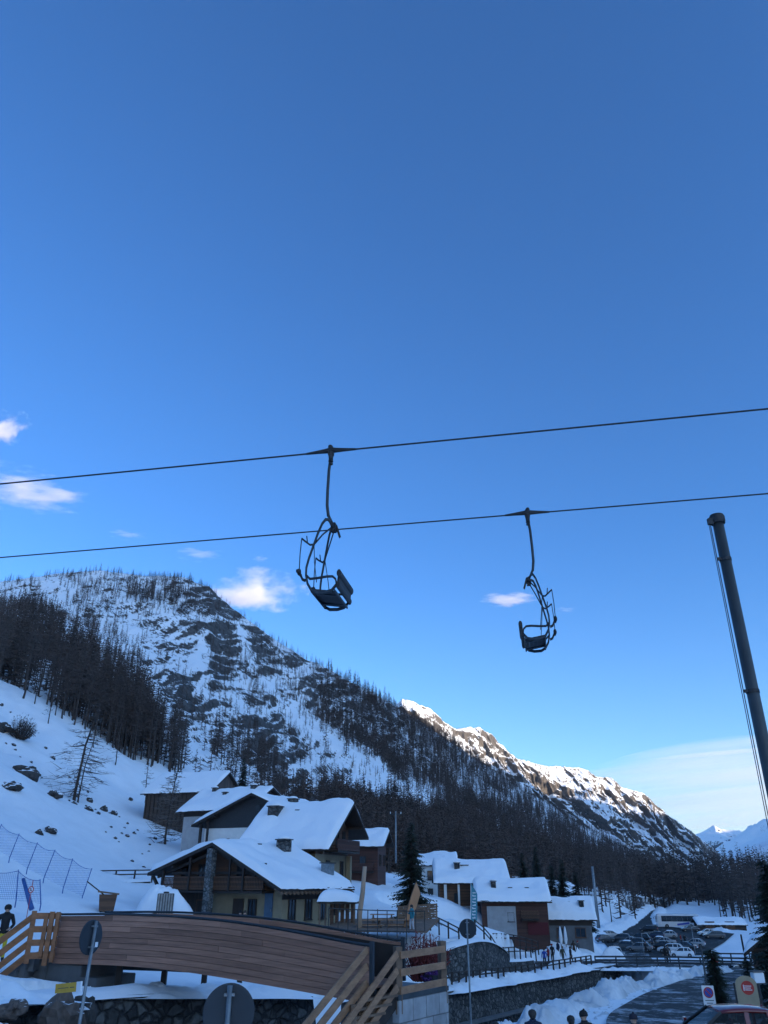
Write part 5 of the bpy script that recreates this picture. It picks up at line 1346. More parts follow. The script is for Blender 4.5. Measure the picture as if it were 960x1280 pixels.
# --- red-brown house right of the tall house ---------------------------
apF = at(487, 1038, 112)
F_ = House('reddish brown timber house with a small snowy roof, right of the tall house', apF, R(-78), 9, 3.6, 3.0, apF.z, apF.z - 2.0, apF.z - 1.8, at(470, 1106, 108).z - .5, at(475, 1062, 110).z, M['red_wood'], M['red_wood'], over=1.0, inset=.8, thick=.55, seed=21)
for x in (-1.4, 1.2): F_.window('F', x, F_.zs - 1.2, .8, 1.2)
for y in (2, 4.5, 7): F_.window('L', y, F_.zs - 1.4, .8, 1.2)
F_.balcony('L', .5, 6, F_.zs - 2.6, 1.0, .9, 'red_wood')

# --- houses on the right of the spruce ----------------------------------
apG = at(572, 1073, 126)
G_ = House('white house with a flat snowy roof just right of the dark spruce', apG, R(-84), 4.6, 3.6, 3.6, apG.z + .4, apG.z - .9, apG.z - .9, at(550, 1122, 122).z - .5, apG.z - 1.6, M['white_wall'], M['white_wall'], over=.6, inset=.4, thick=.6, seed=25)
for y in (1.2, 3.4):
    G_.window('L', y, G_.zs - .7, .7, 1.1); G_.window('L', y, G_.zs - 3.0, .7, 1.1)
# big brown house with grey base: ridge parallel to the picture
apH = at(632, 1078, 114)
H_ = House('brown timber house with grey base and stepped snowy roof, right of the white house', apH, R(-88), 8.6, 5.2, 4.4, at(600, 1077, 114).z, at(600, 1103, 109).z, at(600, 1077, 114).z - 2.4, at(600, 1150, 108).z, at(600, 1133, 108).z, M['grey_wall'], M['brown_wood'], over=.5, inset=.9, thick=.55, seed=28)
H_.chimney(-2.4, 6.2, .7, .8); H_.chimney(-1.9, 5.2, .9, .3, 'roof', False)
for y in (1.5, 3.6, 6.4): H_.window('L', y, H_.zs + .9, .75, 1.1)
for y in (2.4, 5.4): H_.window('L', y, H_.zs - 1.0, .75, 1.0)
H_.post(-4.9, 7.9, 0, H_.rz(-4.9) - .3, .35, 'white_wall', 'white_pillar'); H_.post(-4.9, 6.2, 0, H_.rz(-4.9) - .3, .25, 'white_wall', 'white_pillar')
apI = at(683, 1100, 106)
I_ = House('long low brown house with a white wall panel and red shutter, beside the hut', apI, R(-86), 7.8, 3.9, 3.6, at(650, 1100, 106).z, at(650, 1126, 102).z, at(650, 1100, 106).z - 1.6, at(650, 1168, 100).z - .3, at(650, 1140, 101).z + 1.0, M['red_wood'], M['brown_wood'], over=.5, inset=.7, thick=.5, seed=31)
I_.chimney(-1.9, 6.2, .6, .8); I_.chimney(-2.0, 4.2, .3, .15, 'black', False); I_.chimney(-2.0, 2.2, .3, .15, 'black', False)
mb = MB(); I_._box(mb, 'L', 5.5, I_.zs * .42, 3.4, I_.zs * .9, .1, .06); wp = mb.build('white_panel', M['grey_wall'], I_.t)
I_.window('L', 4.4, I_.zs * .55, .7, .9); 
mb = MB(); I_._box(mb, 'L', 1.3, .75, 2.4, 1.3, .1, .06); mb.build('red_shutter', cloth('dark_red_boards', (.085, .010, .013)), I_.t)
I_.balcony('L', 1.2, 3.2, I_.zs * .5, .9, .8)
# hut
apJ = at(741, 1129, 109)
J_ = House('small dark hut under a thick snow roof beside the crowd and the parking lot', apJ, R(-83), 5.4, 2.9, 2.7, at(712, 1127, 109).z + .2, at(712, 1149, 106).z, at(712, 1127, 109).z - 1.1, at(712, 1182, 104).z - .3, at(712, 1158, 105).z, M['concrete'], M['dark_wood'], over=.7, inset=.5, thick=.6, seed=35)
J_.chimney(-1.6, .9, .55, .9, 'stone_small', False); J_.chimney(-.9, 2.4, .2, .25, 'black', False)
J_.window('L', 1.4, 1.5, 1.2, 1.0, 'brown_wood'); J_.window('L', 3.8, 1.5, .8, 1.0, 'brown_wood'); J_.window('F', -.5, 1.5, .8, 1.0, 'brown_wood')
# right edge house
apK = at(955, 1176, 66)
K_ = House('dark timber house with a snowy roof cut off by the right picture edge', apK, R(25), 6, 1.5, 7, apK.z + .25, at(934, 1192, 66).z, apK.z - 2.2, h1(apK.x + 2, 68) - .3, at(940, 1196, 66).z - .8, M['dark_wood'], M['dark_wood'], over=.8, inset=.5, thick=.5, seed=38)
K_.window('F', .5, 1.4, .8, 1.0)
# long shed beyond the lot
apL = at(929, 1152, 228)
L_ = House('long low dark shed with a snowy roof right of the bus', apL, R(-84), 11.5, 3.6, 3.0, at(900, 1149, 232).z + .4, at(900, 1155, 228).z, at(900, 1149, 232).z - .6, -11.7, at(900, 1157, 228).z - .3, M['dark_wood'], M['dark_wood'], over=.4, inset=.4, thick=.38, name='shed', cat='shed', seed=41)
L_.door('L', 4, 2.4, 2.1, .1, 'brown_wood'); L_.door('L', 9, 2.4, 2.1, .1, 'brown_wood')
# ------------------------------------------------------------------ fences and rails
def fence(name, label, cat, pts, spacing, h, mat, rails=(.45, .9), pw=.12, rw=.07, pxin=True, on=None, hpost=None, group=None):
    P = [(lambda p: (p.x, p.y, p.z))(at(*q)) if pxin else q for q in pts]
    P = resample([tuple(p) for p in P], spacing / 4)
    d = np.concatenate([[0], np.cumsum(np.linalg.norm(np.diff(P[:, :2], axis=0), axis=1))])
    n = max(2, int(round(d[-1] / spacing)) + 1); q = np.linspace(0, d[-1], n)
    X = np.interp(q, d, P[:, 0]); Y = np.interp(q, d, P[:, 1]); Z = np.interp(q, d, P[:, 2]) if on is None else H(X, Y, True) if on == 'ground' else np.full(n, on)
    t = thing(name, label, cat, (X[0], Y[0], Z[0] - .3), 0, group); o = Vector(t.location); r = random.Random(len(label) + n)
    V = [Vector((X[i], Y[i], Z[i])) - o for i in range(n)]
    for i in range(n):
        mb = MB(); lean = Vector((r.uniform(-.03, .03), r.uniform(-.03, .03), 0)); mb.bar(V[i] - Vector((0, 0, .5)), V[i] + Vector((0, 0, (hpost or h) * r.uniform(.96, 1.06))) + lean, pw, pw, (0, 1, 0)); mb.build('post', M[mat], t)
    for f in rails:
        for i in range(n - 1):
            mb = MB(); e = Vector((0, 0, f * h)); mb.bar(V[i] + e - (V[i + 1] - V[i]) * .03, V[i + 1] + e + (V[i + 1] - V[i]) * .03, rw * .6, rw); mb.build('rail', M[mat], t)
    return t
W3 = [(p[0] - .35, p[1] + .45, p[2] + .12) for p in FARB[7:10]]
fence('wooden_fence', 'long dark post fence half buried in snow along the far river wall', 'fence', W3, 1.5, .85, 'dark_beam', (.62, .95), .14, .10, False)
fence('wooden_fence', 'short dark fence descending the snow slope to the left of the round sign', 'fence', [(528, 1151, 78), (545, 1157, 76), (556, 1163, 75), (564, 1172, 73.5), (574, 1174, 73.5)], 1.5, .85, 'dark_beam', (.55, .95), .13, .09)
fence('wooden_fence', 'dark fence bending down the snow slope just right of the round sign', 'fence', [(594, 1163, 78), (604, 1163, 79), (612, 1174, 80), (621, 1193, 83)], 1.6, .85, 'dark_beam', (.55, .95), .13, .09)
fence('wooden_fence', 'upper dark fence running right across the snow below the grey-based house', 'fence', [(617, 1178, 88), (638, 1177, 91), (660, 1183, 95), (673, 1187, 97)], 1.5, .8, 'dark_beam', (.5, .95), .12, .09)
fence('wooden_fence', 'lower dark fence running right across the snow toward the crowd', 'fence', [(622, 1197, 86), (640, 1195, 89), (654, 1193, 91), (670, 1195, 94)], 1.3, .8, 'dark_beam', (.5, .95), .12, .09)
fence('wooden_fence', 'weathered fence on the snow edge left of the front chalet', 'fence', [(96, 1099, 84), (120, 1098, 85), (150, 1098, 86), (190, 1097, 88)], 1.9, .75, 'dark_beam', (.45, .95), .14, .12)
fence('wooden_fence', 'dark snowed-in fence seen through the gap under the footbridge', 'fence', [(148, 1229, 30), (210, 1229, 32), (255, 1231, 33.5), (296, 1233, 35), (340, 1236, 37)], 1.9, .72, 'dark_beam', (.62,), .18, .12)
fence('terrace_railing', 'black railing with close uprights along the restaurant terrace behind the footbridge', 'railing', [(410, 1166, 57), (450, 1168, 57), (490, 1171, 57), (531, 1169, 58)], .62, 1.45, 'black', (.15, .98), .06, .06)
fence('plank_fence', 'brown plank fence at the back of the terrace below the spruce', 'fence', [(498, 1152, 72), (520, 1150, 73), (546, 1148, 74)], 1.0, 1.15, 'rail_wood_dark', (.12, .28, .44, .6, .76, .92), .1, .15)
fence('guardrail', 'near road guardrail with dark posts crossing above the river opening', 'guardrail', [(22.5, 94.5, -8.2), (29, 93.9, -8.15), (40, 90.4, -8.1), (49, 86.5, -8.0)], 2.2, .95, 'sign_back', (.35, .62, .95), .12, .16, False)
fence('guardrail', 'far road guardrail with dark posts in front of the parking lot', 'guardrail', [(36.5, 98.5, -8.2), (42, 97.0, -8.15), (50, 94, -8.05), (58, 90, -8.0)], 2.0, .95, 'sign_back', (.5, .95), .12, .14, False)

# safety nets on leaning poles
mn, nt, N, L, B = new_mat('safety_net')
v = coords(N, L); 
ws = []
for ax in ('X', 'Z'):
    w_ = N.new('ShaderNodeTexWave'); w_.bands_direction = ax; w_.inputs['Scale'].default_value = 2.6; L.new(v, w_.inputs['Vector']); rr = ramp(N, [(0.86, 0), (0.97, .55)]); L.new(w_.outputs['Fac'], rr.inputs['Fac']); ws.append(rr)
mxx = N.new('ShaderNodeMix'); mxx.data_type = 'RGBA'; mxx.blend_type = 'LIGHTEN'; mxx.inputs[0].default_value = 1; L.new(ws[0].outputs['Color'], mxx.inputs[6]); L.new(ws[1].outputs['Color'], mxx.inputs[7])
L.new(mxx.outputs[2], B.inputs['Alpha']); n = noise_node(N, L, v, 1.5); r_ = ramp(N, [(0.3, (0.03, 0.13, 0.42)), (0.7, (0.05, 0.19, 0.55))]); L.new(n.outputs['Fac'], r_.inputs['Fac']); L.new(r_.outputs['Color'], B.inputs['Base Color'])
M['net'] = mn
def net(label, poles):
    a0 = at(*poles[0][1]); t = thing('safety_net', label, 'net', a0); Ps = []
    for (tp, bt) in poles:
        a = at(*tp) - a0; b = at(*bt) - a0; Ps.append((a, b)); mb = MB(); mb.tube([b - Vector((0, 0, .4)), b, a], [.04, .038, .03], 7); mb.build('pole', M['blue_pole'], t)
    for (a, b), (c, d) in zip(Ps[:-1], Ps[1:]):
        mb = MB(); k = 6; vs = []
        for i in range(k + 1):
            s_ = i / k; sag = .18 * math.sin(math.pi * s_)
            top_ = a.lerp(c, s_) - Vector((0, 0, .08 + sag)); bot = b.lerp(d, s_) + Vector((0, 0, .02))
            vs += [top_, bot]
        mb.add(vs, [(2 * i, 2 * i + 1, 2 * i + 3, 2 * i + 2) for i in range(k)]); nn = mb.build('netting', M['net'], t)
        mb = MB(); mb.tube([vs[2 * i] for i in range(k + 1)], .018, 5); mb.build('rope', M['blue_pole'], t)
net('upper blue safety net on leaning poles down the left snow slope', [((2, 1030, 70), (-10, 1058, 70)), ((24, 1042, 69), (12, 1072, 69)), ((47, 1053, 68), (34, 1086, 68)), ((69, 1062, 67), (55, 1097, 67)), ((91, 1073, 66), (79, 1110, 66)), ((115, 1085, 65), (103, 1121, 65))])
net('lower blue safety net beside the prohibition sign at the left edge', [((-20, 1085, 56), (-24, 1122, 56)), ((23, 1087, 56), (20, 1126, 56)), ((50, 1099, 55), (51, 1130, 55))])
a = at(29, 1099, 55.5); b = at(41, 1130, 55)
t = thing('padded_post', 'leaning blue padded post beside the prohibition sign', 'post', b); mb = MB(); mb.tube([(0, 0, -.3), a - b], [.16, .11], 10); mb.tube([a - b, (a - b) * 1.03], [.11, .06], 10); mb.build('pad', M['blue_pole'], t, smooth=True)
c = at(39, 1112, 54.5); gz = h1(c.x, c.y)
t = thing('prohibition_sign', 'small round white prohibition sign with red ring on the left snow slope', 'sign', (c.x, c.y, gz), R(-15)); z = c.z - gz; mt = Euler((R(90), 0, 0)).to_matrix()
mb = MB(); mb.lathe([(.001, 0), (.20, 0), (.20, .012), (.001, .012)], 28, (0, 0, z), mt); ds = mb.build('plate', M['sign_red'], t)
mb = MB(); mb.lathe([(.001, 0), (.145, 0), (.145, .008), (.001, .008)], 28, (0, -.013, z), mt); mb.build('white_field', M['white'], ds)
mb = MB(); mb.bar((-.11, -.026, z + .11), (.11, -.026, z - .11), .006, .04, (1, 0, 1)); mb.build('slash', M['sign_red'], ds)
mb = MB(); mb.ball((.01, -.024, z + .06), .026, 6); mb.bar((0, -.024, z + .04), (-.03, -.024, z - .09), .02, .035, (1, 0, 0)); mb.bar((-.08, -.024, z - .06), (.07, -.024, z - .02), .02, .03, (0, 0, 1)); mb.build('skier_mark', M['dark_mark'], ds)
mb = MB(); mb.tube([(0, .03, 0), (0, .03, z + .55)], .022, 8); mb.build('post', M['lamp_red'], t)

# rock wall and small box by the left fence
stone_wall([tuple(at(*q)) for q in [(128, 1104, 82), (150, 1103, 83.5), (172, 1102, 85), (188, 1101, 87)]], .6, 1.5, 'dark rubble bank below the weathered fence left of the front chalet', 'stone_small', 'rubble_wall')
c = at(133, 1137, 62); gz = min(h1(c.x, c.y), c.z)
t = thing('wooden_box', 'small dark wooden box on legs in the snow left of the chalet', 'box', (c.x, c.y, gz), .3); z = at(133, 1116, 62).z - gz
mb = MB(); mb.prism([(-.5, z - 1.15), (.5, z - 1.15), (.62, z - .1), (-.62, z - .1)], .9, (0, -.45, 0), ((1, 0, 0), (0, 0, 1), (0, 1, 0))); mb.build('body', M['brown_wood'], t)
mb = MB(); mb.box((0, 0, z), (1.5, 1.1, .1), (0, .12, 0)); mb.build('lid', M['rail_wood_dark'], t)
for x, y in ((-.4, -.35), (.4, -.35), (-.4, .35), (.4, .35)):
    mb = MB(); mb.box((x, y, (z - 1.1) / 2 - .2), (.1, .1, z - 1.1 + .4)); mb.build('leg', M['dark_beam'], t)
mb = MB(); mb.bar((-1.6, 0, z + .75), (-.2, 0, z - .2), .08, .08); mb.build('handle', M['dark_beam'], t)
sp = at(207, 1128, 66)
uu = np.linspace(-1, 1, 44); U2, V2 = np.meshgrid(uu, uu, indexing='ij')
hp = np.clip(1 - (np.abs(U2 + .15 * V2) ** 1.7) - np.abs(V2) ** 2 * .8, 0, 1) ** .9
zz_ = sp.z - .8 + 2.1 * hp * (1 - .35 * U2) + hp * (.35 * fbm(U2 * 2.2, V2 * 2.2, 4, 3))
tag(big_mesh('snow_pile', np.stack([sp.x + U2 * 2.3, sp.y + V2 * 1.7, zz_], -1).reshape(-1, 3), grid_faces(44, 44), M['snow']), 'tall heap of snow shovelled off the roof at the left corner of the front chalet', 'snow pile')
c = at(206, 1134, 62.5)
t = thing('water_tank', 'grey-green ribbed tank standing before the snow heap left of the chalet', 'tank', (c.x, c.y, c.z - .6), .2)
mb = MB(); mb.box((0, 0, .75), (1.15, .9, 1.5)); mb.build('body', M['steel'], t, bevel=.03)
for i in range(7):
    mb = MB(); mb.box((-.54 + i * .18, -.47, .75), (.06, .05, 1.45)); mb.build('rib', M['sign_back'], t)
mb = MB(); mb.lathe([(.2, 1.5), (.2, 1.6), (.05, 1.62)], 14); mb.build('cap', M['black'], t)

# ------------------------------------------------------------------ terrace: canopy, flags, tables
c = at(425, 1128, 65); gz = -4.2
t = thing('canopy', 'low dark canopy under a thick rounded cushion of snow on the terrace', 'canopy', (c.x, c.y, gz), R(-8)); z = c.z - gz
mb = MB(); mb.box((0, 0, z), (2.9, 2.4, .14)); mb.build('canopy_roof', M['dark_beam'], t)
uu = np.linspace(-1, 1, 28); U2, V2 = np.meshgrid(uu, uu, indexing='ij'); zz_ = z + .07 + .80 * np.sqrt(np.clip((1 - U2 ** 4) * (1 - V2 ** 4), 0, 1)) * (1 - .25 * U2 - .12 * U2 * U2) + .03 * vnoise(U2 * 3, V2 * 3, 8)
o = big_mesh('snow_cushion', np.stack([U2 * 1.52, V2 * 1.3, zz_], -1).reshape(-1, 3), grid_faces(28, 28), M['roof_snow']); o.parent = t
for x, y in ((-1.3, -1.05), (1.3, -1.05), (-1.3, 1.05), (1.3, 1.05)):
    mb = MB(); mb.box((x, y, z / 2), (.11, .11, z)); mb.build('post', M['rail_wood_dark'], t)
for i in range(5):
    mb = MB(); mb.box((-.8 + i * .4, 1.0, z / 2), (.28, .05, z - .2)); mb.build('back_panel', M['brown_wood'], t)
t = thing('terrace_deck', 'dark timber deck of the restaurant terrace behind the footbridge', 'deck', tuple(at(470, 1167, 57.5)))
o = Vector(t.location); q_ = [at(398, 1166, 57.2), at(533, 1168, 57.8), at(548, 1151, 73.5), at(432, 1151, 71)]; mb = MB(); n = 26
for i in range(n):
    a, b = q_[0].lerp(q_[3], (i + .5) / n), q_[1].lerp(q_[2], (i + .5) / n); mb.bar(a - o + Vector((0, 0, .12)), b - o + Vector((0, 0, .12)), (q_[3] - q_[0]).length / n * .94, .08)
mb.build('boards', M['rail_wood_dark'], t)
def feather(label, base, tip, mat, wid, bend, txt=False):
    b = at(*base); p = at(*tip); t = thing('feather_flag', label, 'flag', b); d = p - b
    n = 12; L1 = []; L2 = []
    for i in range(n + 1):
        s_ = i / n; c_ = d * s_ + Vector((bend * s_ * s_ - bend * s_, 0, 0)); ww = wid * min(1, (1 - s_) * 4 + .05) * (1 if s_ > .12 else .2 + s_ * 6.5)
        L1.append(c_); L2.append(c_ + Vector((ww, .05 * math.sin(s_ * 5), 0)))
    mb = MB()
    for dy in (-.006, .006): mb.add([q + Vector((0, dy, 0)) for q in L1 + L2], [(i, i + 1, n + 2 + i, n + 1 + i) for i in range(n)])
    f = mb.build('cloth', M[mat], t, smooth=True)
    mb = MB(); mb.tube(L1, .028, 7); mb.build('pole', M['white'] if txt else M['rail_wood_dark'], t)
    if txt:
        mb = MB()
        for i in range(9):
            s_ = .22 + i * .07; c_ = d * s_ + Vector((bend * s_ * s_ - bend * s_, -.03, 0)); mb.box(c_ + Vector((wid * .5, 0, 0)), (wid * .5, .012, .07)); mb.box(c_ + Vector((wid * (.3 if i % 2 else .65), 0, .06)), (wid * .12, .012, .10))
        mb.build('lettering', M['white'], f)
feather('tan feather flag fading to orange at its foot, leaning in front of the dark spruce', (504, 1160, 62), (520, 1103, 62), 'orange_cloth', .62, .35)
feather('teal feather flag with white lettering in front of the grey-based house', (588, 1160, 88), (588.5, 1104, 88), 'teal', .66, -.1, True)
b = at(449, 1168, 60); t = thing('timber_pole', 'pale peeled timber pole standing before the corner of the tall house', 'pole', b); p = at(456, 1083, 60) - b
mb = MB(); mb.tube([(0, 0, -.3), (0, 0, 1.2), p * .6, p], [.19, .18, .165, .14], 10); mb.build('shaft', simple('peeled_timber', (0.36, 0.24, 0.16), .7, .3, 1.2, stretch=(1, 1, .5)), t, smooth=True)
def table_set(label, px, py, Y, rz):
    c = at(px, py, Y); t = thing('picnic_table', label, 'table', (c.x, c.y, c.z - .75), rz, 'picnic tables on the terrace')
    mb = MB()
    for i in range(4): mb.box((0, -.3 + i * .2, .75), (1.8, .18, .05))
    mb.build('tabletop', M['tan_wood'], t)
    for s_ in (-1, 1):
        mb = MB(); mb.box((0, s_ * .7, .45), (1.8, .26, .05)); mb.build('bench', M['tan_wood'], t)
        mb = MB(); mb.bar((s_ * .7, -.75, .0), (s_ * .7, -.15, .74), .06, .1); mb.bar((s_ * .7, .75, .0), (s_ * .7, .15, .74), .06, .1); mb.bar((s_ * .7, -.75, .42), (s_ * .7, .75, .42), .06, .1); mb.build('trestle', M['rail_wood_dark'], t)
table_set('wooden picnic table on the terrace behind the pale timber pole', 462, 1150, 61, .2)
table_set('wooden picnic table in the middle of the terrace before the snow bank', 478, 1143, 66, -.1)
table_set('wooden picnic table beside the canopy post, nearest the pale timber pole', 446, 1158, 64, .3)
table_set('wooden picnic table in front of the brown plank fence', 513, 1153, 68, -.2)
table_set('wooden picnic table at the foot of the tan feather flag', 497, 1150, 62, .1)
for k, (px, lab) in enumerate(((702, 'closed white parasol left of its twin before the dark hut'), (708, 'closed white parasol right of its twin before the dark hut'))):
    c = at(px, 1184, 101); t = thing('closed_parasol', lab, 'parasol', c, 0, 'closed parasols by the hut'); h_ = at(px, 1158, 101).z - c.z
    mb = MB(); mb.tube([(0, 0, 0), (0, 0, h_)], .035, 7); mb.build('pole', M['rail_wood_dark'], t)
    mb = MB(); mb.lathe([(.03, h_ + .02), (.10, h_ - .2), (.17, h_ - .7), (.20, h_ - 1.3), (.12, h_ - 1.75), (.15, h_ - 1.8)], 10); mb.build('cloth', M['white'], t, smooth=True)

# red-leaved shrubs and purple tarp behind the landing
def bush_geo(r, n, rad, hgt, w=.03, droop=0.2):
    mb = MB()
    for i in range(n):
        q = r.uniform(0, 6.28); k = rad * math.sqrt(r.random()); b = Vector((math.cos(q) * k * .3, math.sin(q) * k * .3, 0)); e = Vector((math.cos(q) * k, math.sin(q) * k, hgt * r.uniform(.5, 1) * (1 - (k / rad) ** 3 * .6)))
        sd = (e - b).cross(Vector((r.uniform(-1, 1), r.uniform(-1, 1), .3))).normalized() * w
        mb.add([b - sd, b + sd, e + sd * .4, e - sd * .4], [(0, 1, 2, 3)])
        for _ in range(6):
            p = b.lerp(e, r.uniform(.35, 1)); dd = Vector((r.uniform(-1, 1), r.uniform(-1, 1), r.uniform(-.4, .8))).normalized() * rad * .22; s2 = dd.cross(Vector((r.uniform(-1, 1), 0, 1))).normalized() * w * 1.2
            mb.add([p, p + dd * .5 + s2, p + dd, p + dd * .5 - s2], [(0, 1, 2, 3)])
    return mb
for px, py, Y, rd, hg, lab in ((525, 1200, 34, .9, 1.15, 'reddish bare shrub behind the landing railing'), (541, 1190, 38, .8, .9, 'smaller reddish shrub at the far post of the landing railing')):
    c = at(px, py, Y); t = thing('shrub', lab, 'shrub', (c.x, c.y, c.z - .7)); bush_geo(random.Random(px), 150, rd, hg + .6, .022).build('twigs', M['flower'], t)
c = at(541, 1214, 33.5); t = thing('flower_tub', 'purple heather in a dark tub seen between the landing rails', 'flower tub', (c.x, c.y, c.z - .45))
mb = MB(); mb.lathe([(.28, 0), (.36, .35), (.34, .35), (.3, .3)], 16); mb.build('tub', M['black'], t); bush_geo(random.Random(5), 90, .45, .65, .025).build('heather', M['purple'], t)

# ------------------------------------------------------------------ poles in the village
def util_pole(label, px, pyt, pyb, Y, w, arms=True, lamp=False):
    b = at(px, pyb, Y); h_ = at(px, pyt, Y).z - b.z; t = thing('utility_pole', label, 'pole', b)
    mb = MB(); mb.tube([(0, 0, -.5), (0, 0, h_)], [w, w * .7], 10); mb.build('mast', M['steel'], t, smooth=True)
    if arms:
        mb = MB(); mb.box((0, 0, h_ - .5), (2.2, .14, .14)); mb.build('crossarm', M['sign_back'], t)
        for x in (-.95, 0, .95):
            mb = MB(); mb.lathe([(.05, h_ - .43), (.09, h_ - .35), (.05, h_ - .25), (.08, h_ - .18), (.02, h_ - .1)], 8, (x, 0, 0)); mb.build('insulator', M['white'], t)
    if lamp:
        mb = MB(); mb.bar((0, 0, h_ - .1), (1.2, -.2, h_ + .1), .08, .08); mb.build('lamp_arm', M['steel'], t); mb = MB(); mb.box((1.35, -.22, h_ + .1), (.6, .25, .12)); mb.build('lamp_head', M['concrete'], t)
    return t
util_pole('grey utility pole with a crossarm above the red-brown house', 495, 1014, 1075, 150, .17)
util_pole('thick pale grey pole on the snow bank left of the parking lot road', 748, 1083, 1156, 150, .30, False)
util_pole('thin dark lamp post among the parked cars near the road guardrail', 806, 1166, 1201, 128, .06, False, True)
util_pole('thin lamp post at the right side of the parking lot beside the snow slope', 869, 1158, 1190, 140, .06, False, True)
a = at(926, 1168, 70); b = at(937, 1226, 70); t = thing('leaning_pole', 'thin leaning dark pole above the notice board on the right', 'pole', b); mb = MB(); mb.tube([(0, 0, -.6), a - b], [.09, .07], 8); mb.build('shaft', M['dark_beam'], t)
c = at(893, 1203, 44); t = thing('barrier_lamp', 'small red warning lamp on a thin post beside the dark columnar conifer', 'lamp', (c.x, c.y, h1(c.x, c.y))); z = c.z - t.location.z
mb = MB(); mb.tube([(0, 0, 0), (0, 0, z)], .035, 8); mb.build('post', M['black'], t); mb = MB(); mb.lathe([(.02, z - .17), (.15, z - .15), (.17, z), (.15, z + .15), (.04, z + .2)], 14); mb.build('lens', M['lamp_red'], t, smooth=True)

# ------------------------------------------------------------------ boulders
BV = []
for k in range(5):
    bm = bmesh.new(); bmesh.ops.create_icosphere(bm, subdivisions=3, radius=1)
    P = np.array([v.co for v in bm.verts]); q = 1 + .35 * fbm(P[:, 0] * 1.3 + k * 9, P[:, 1] * 1.3 + P[:, 2] * 1.7, 3, k) + .22 * (ridged(P[:, 0] * 2 + P[:, 2], P[:, 1] * 2 + k * 4, 3, k + 8) - .5)
    for v, s_ in zip(bm.verts, q): v.co *= float(s_)
    me = bpy.data.meshes.new('boulder'); bm.to_mesh(me); bm.free(); me.materials.append(M['rock']); BV.append(me)
def boulder(label, px, py, w, h_, Y, k, mat=None, z=None, group=None, dy=1.0):
    c = at(px, py, Y); me = BV[k % 5]
    if mat: me = me.copy(); me.materials[0] = M[mat]
    o = bpy.data.objects.new('boulder', me); COL.objects.link(o); dep = Y / 1.12
    g = h1(c.x, c.y) if z is None else z
    sx_ = w / F * dep / 2; sz_ = h_ / 1100.0 * Y * .55
    o.location = (c.x, c.y, c.z if z == 'pix' else g + sz_ * .02); o.scale = (sx_, max(sx_ * .8, .1) * dy, sz_); o.rotation_euler = (0, 0, k * 1.3)
    return tag(o, label, 'boulder', group)
for a in [('large dark boulder on the snow slope left of the tall larch', 30, 967, 38, 24, 118, 0), ('dark boulder cut off by the left edge above the large one', 3, 920, 30, 18, 140, 1), ('long low dark rock at the left edge above the safety net', 8, 1003, 36, 14, 105, 2),
          ('dark elongated rock between the large boulder and the tall larch', 66, 990, 24, 12, 116, 3), ('jagged dark rock outcrop in the snow above the upper safety net', 64, 1024, 26, 14, 96, 4), ('small jagged rock hanging below the outcrop above the net', 50, 1036, 12, 10, 92, 1),
          ('round dark boulder right of the tall larch', 135, 977, 11, 12, 130, 2), ('smaller boulder touching the round one right of the larch', 146, 981, 11, 8, 130, 3), ('small boulder nearest the right side of the larch trunk', 116, 973, 9, 9, 131, 0),
          ('dark flat rock at the foot of the tall larch', 111, 1010, 14, 8, 122, 1), ('boulder at the upper left of the tall larch crown', 67, 938, 9, 7, 142, 2), ('boulder at the uphill end of the barn fence', 165, 984, 9, 7, 145, 4)]:
    boulder(*a)
boulder('big brown boulder at the foot of the river wall below the abutment', 78, 1276, 60, 52, 23.5, 1, 'brown_rock', 'pix')
boulder('dark rock poking through the snow at the lower left corner', 16, 1262, 30, 18, 22, 3, 'brown_rock', 'pix')
boulder('grey boulder wedged between snow mound and abutment wall', 104, 1268, 30, 40, 26, 0, None, 'pix')
r = random.Random(77)
for i in range(46):
    px = r.uniform(0, 205); lo = np.interp(px, [0, 60, 120, 205], [875, 905, 935, 968]); py = r.uniform(lo, lo + 65); Y = float(np.interp(py, [860, 1030], [165, 100]))
    s_ = r.uniform(2.5, 6.5); boulder('small dark rock dotting the snow slope between the wood and the larch', px, py, s_, s_ * .8, Y, i, group='small rocks on the left snow slope')

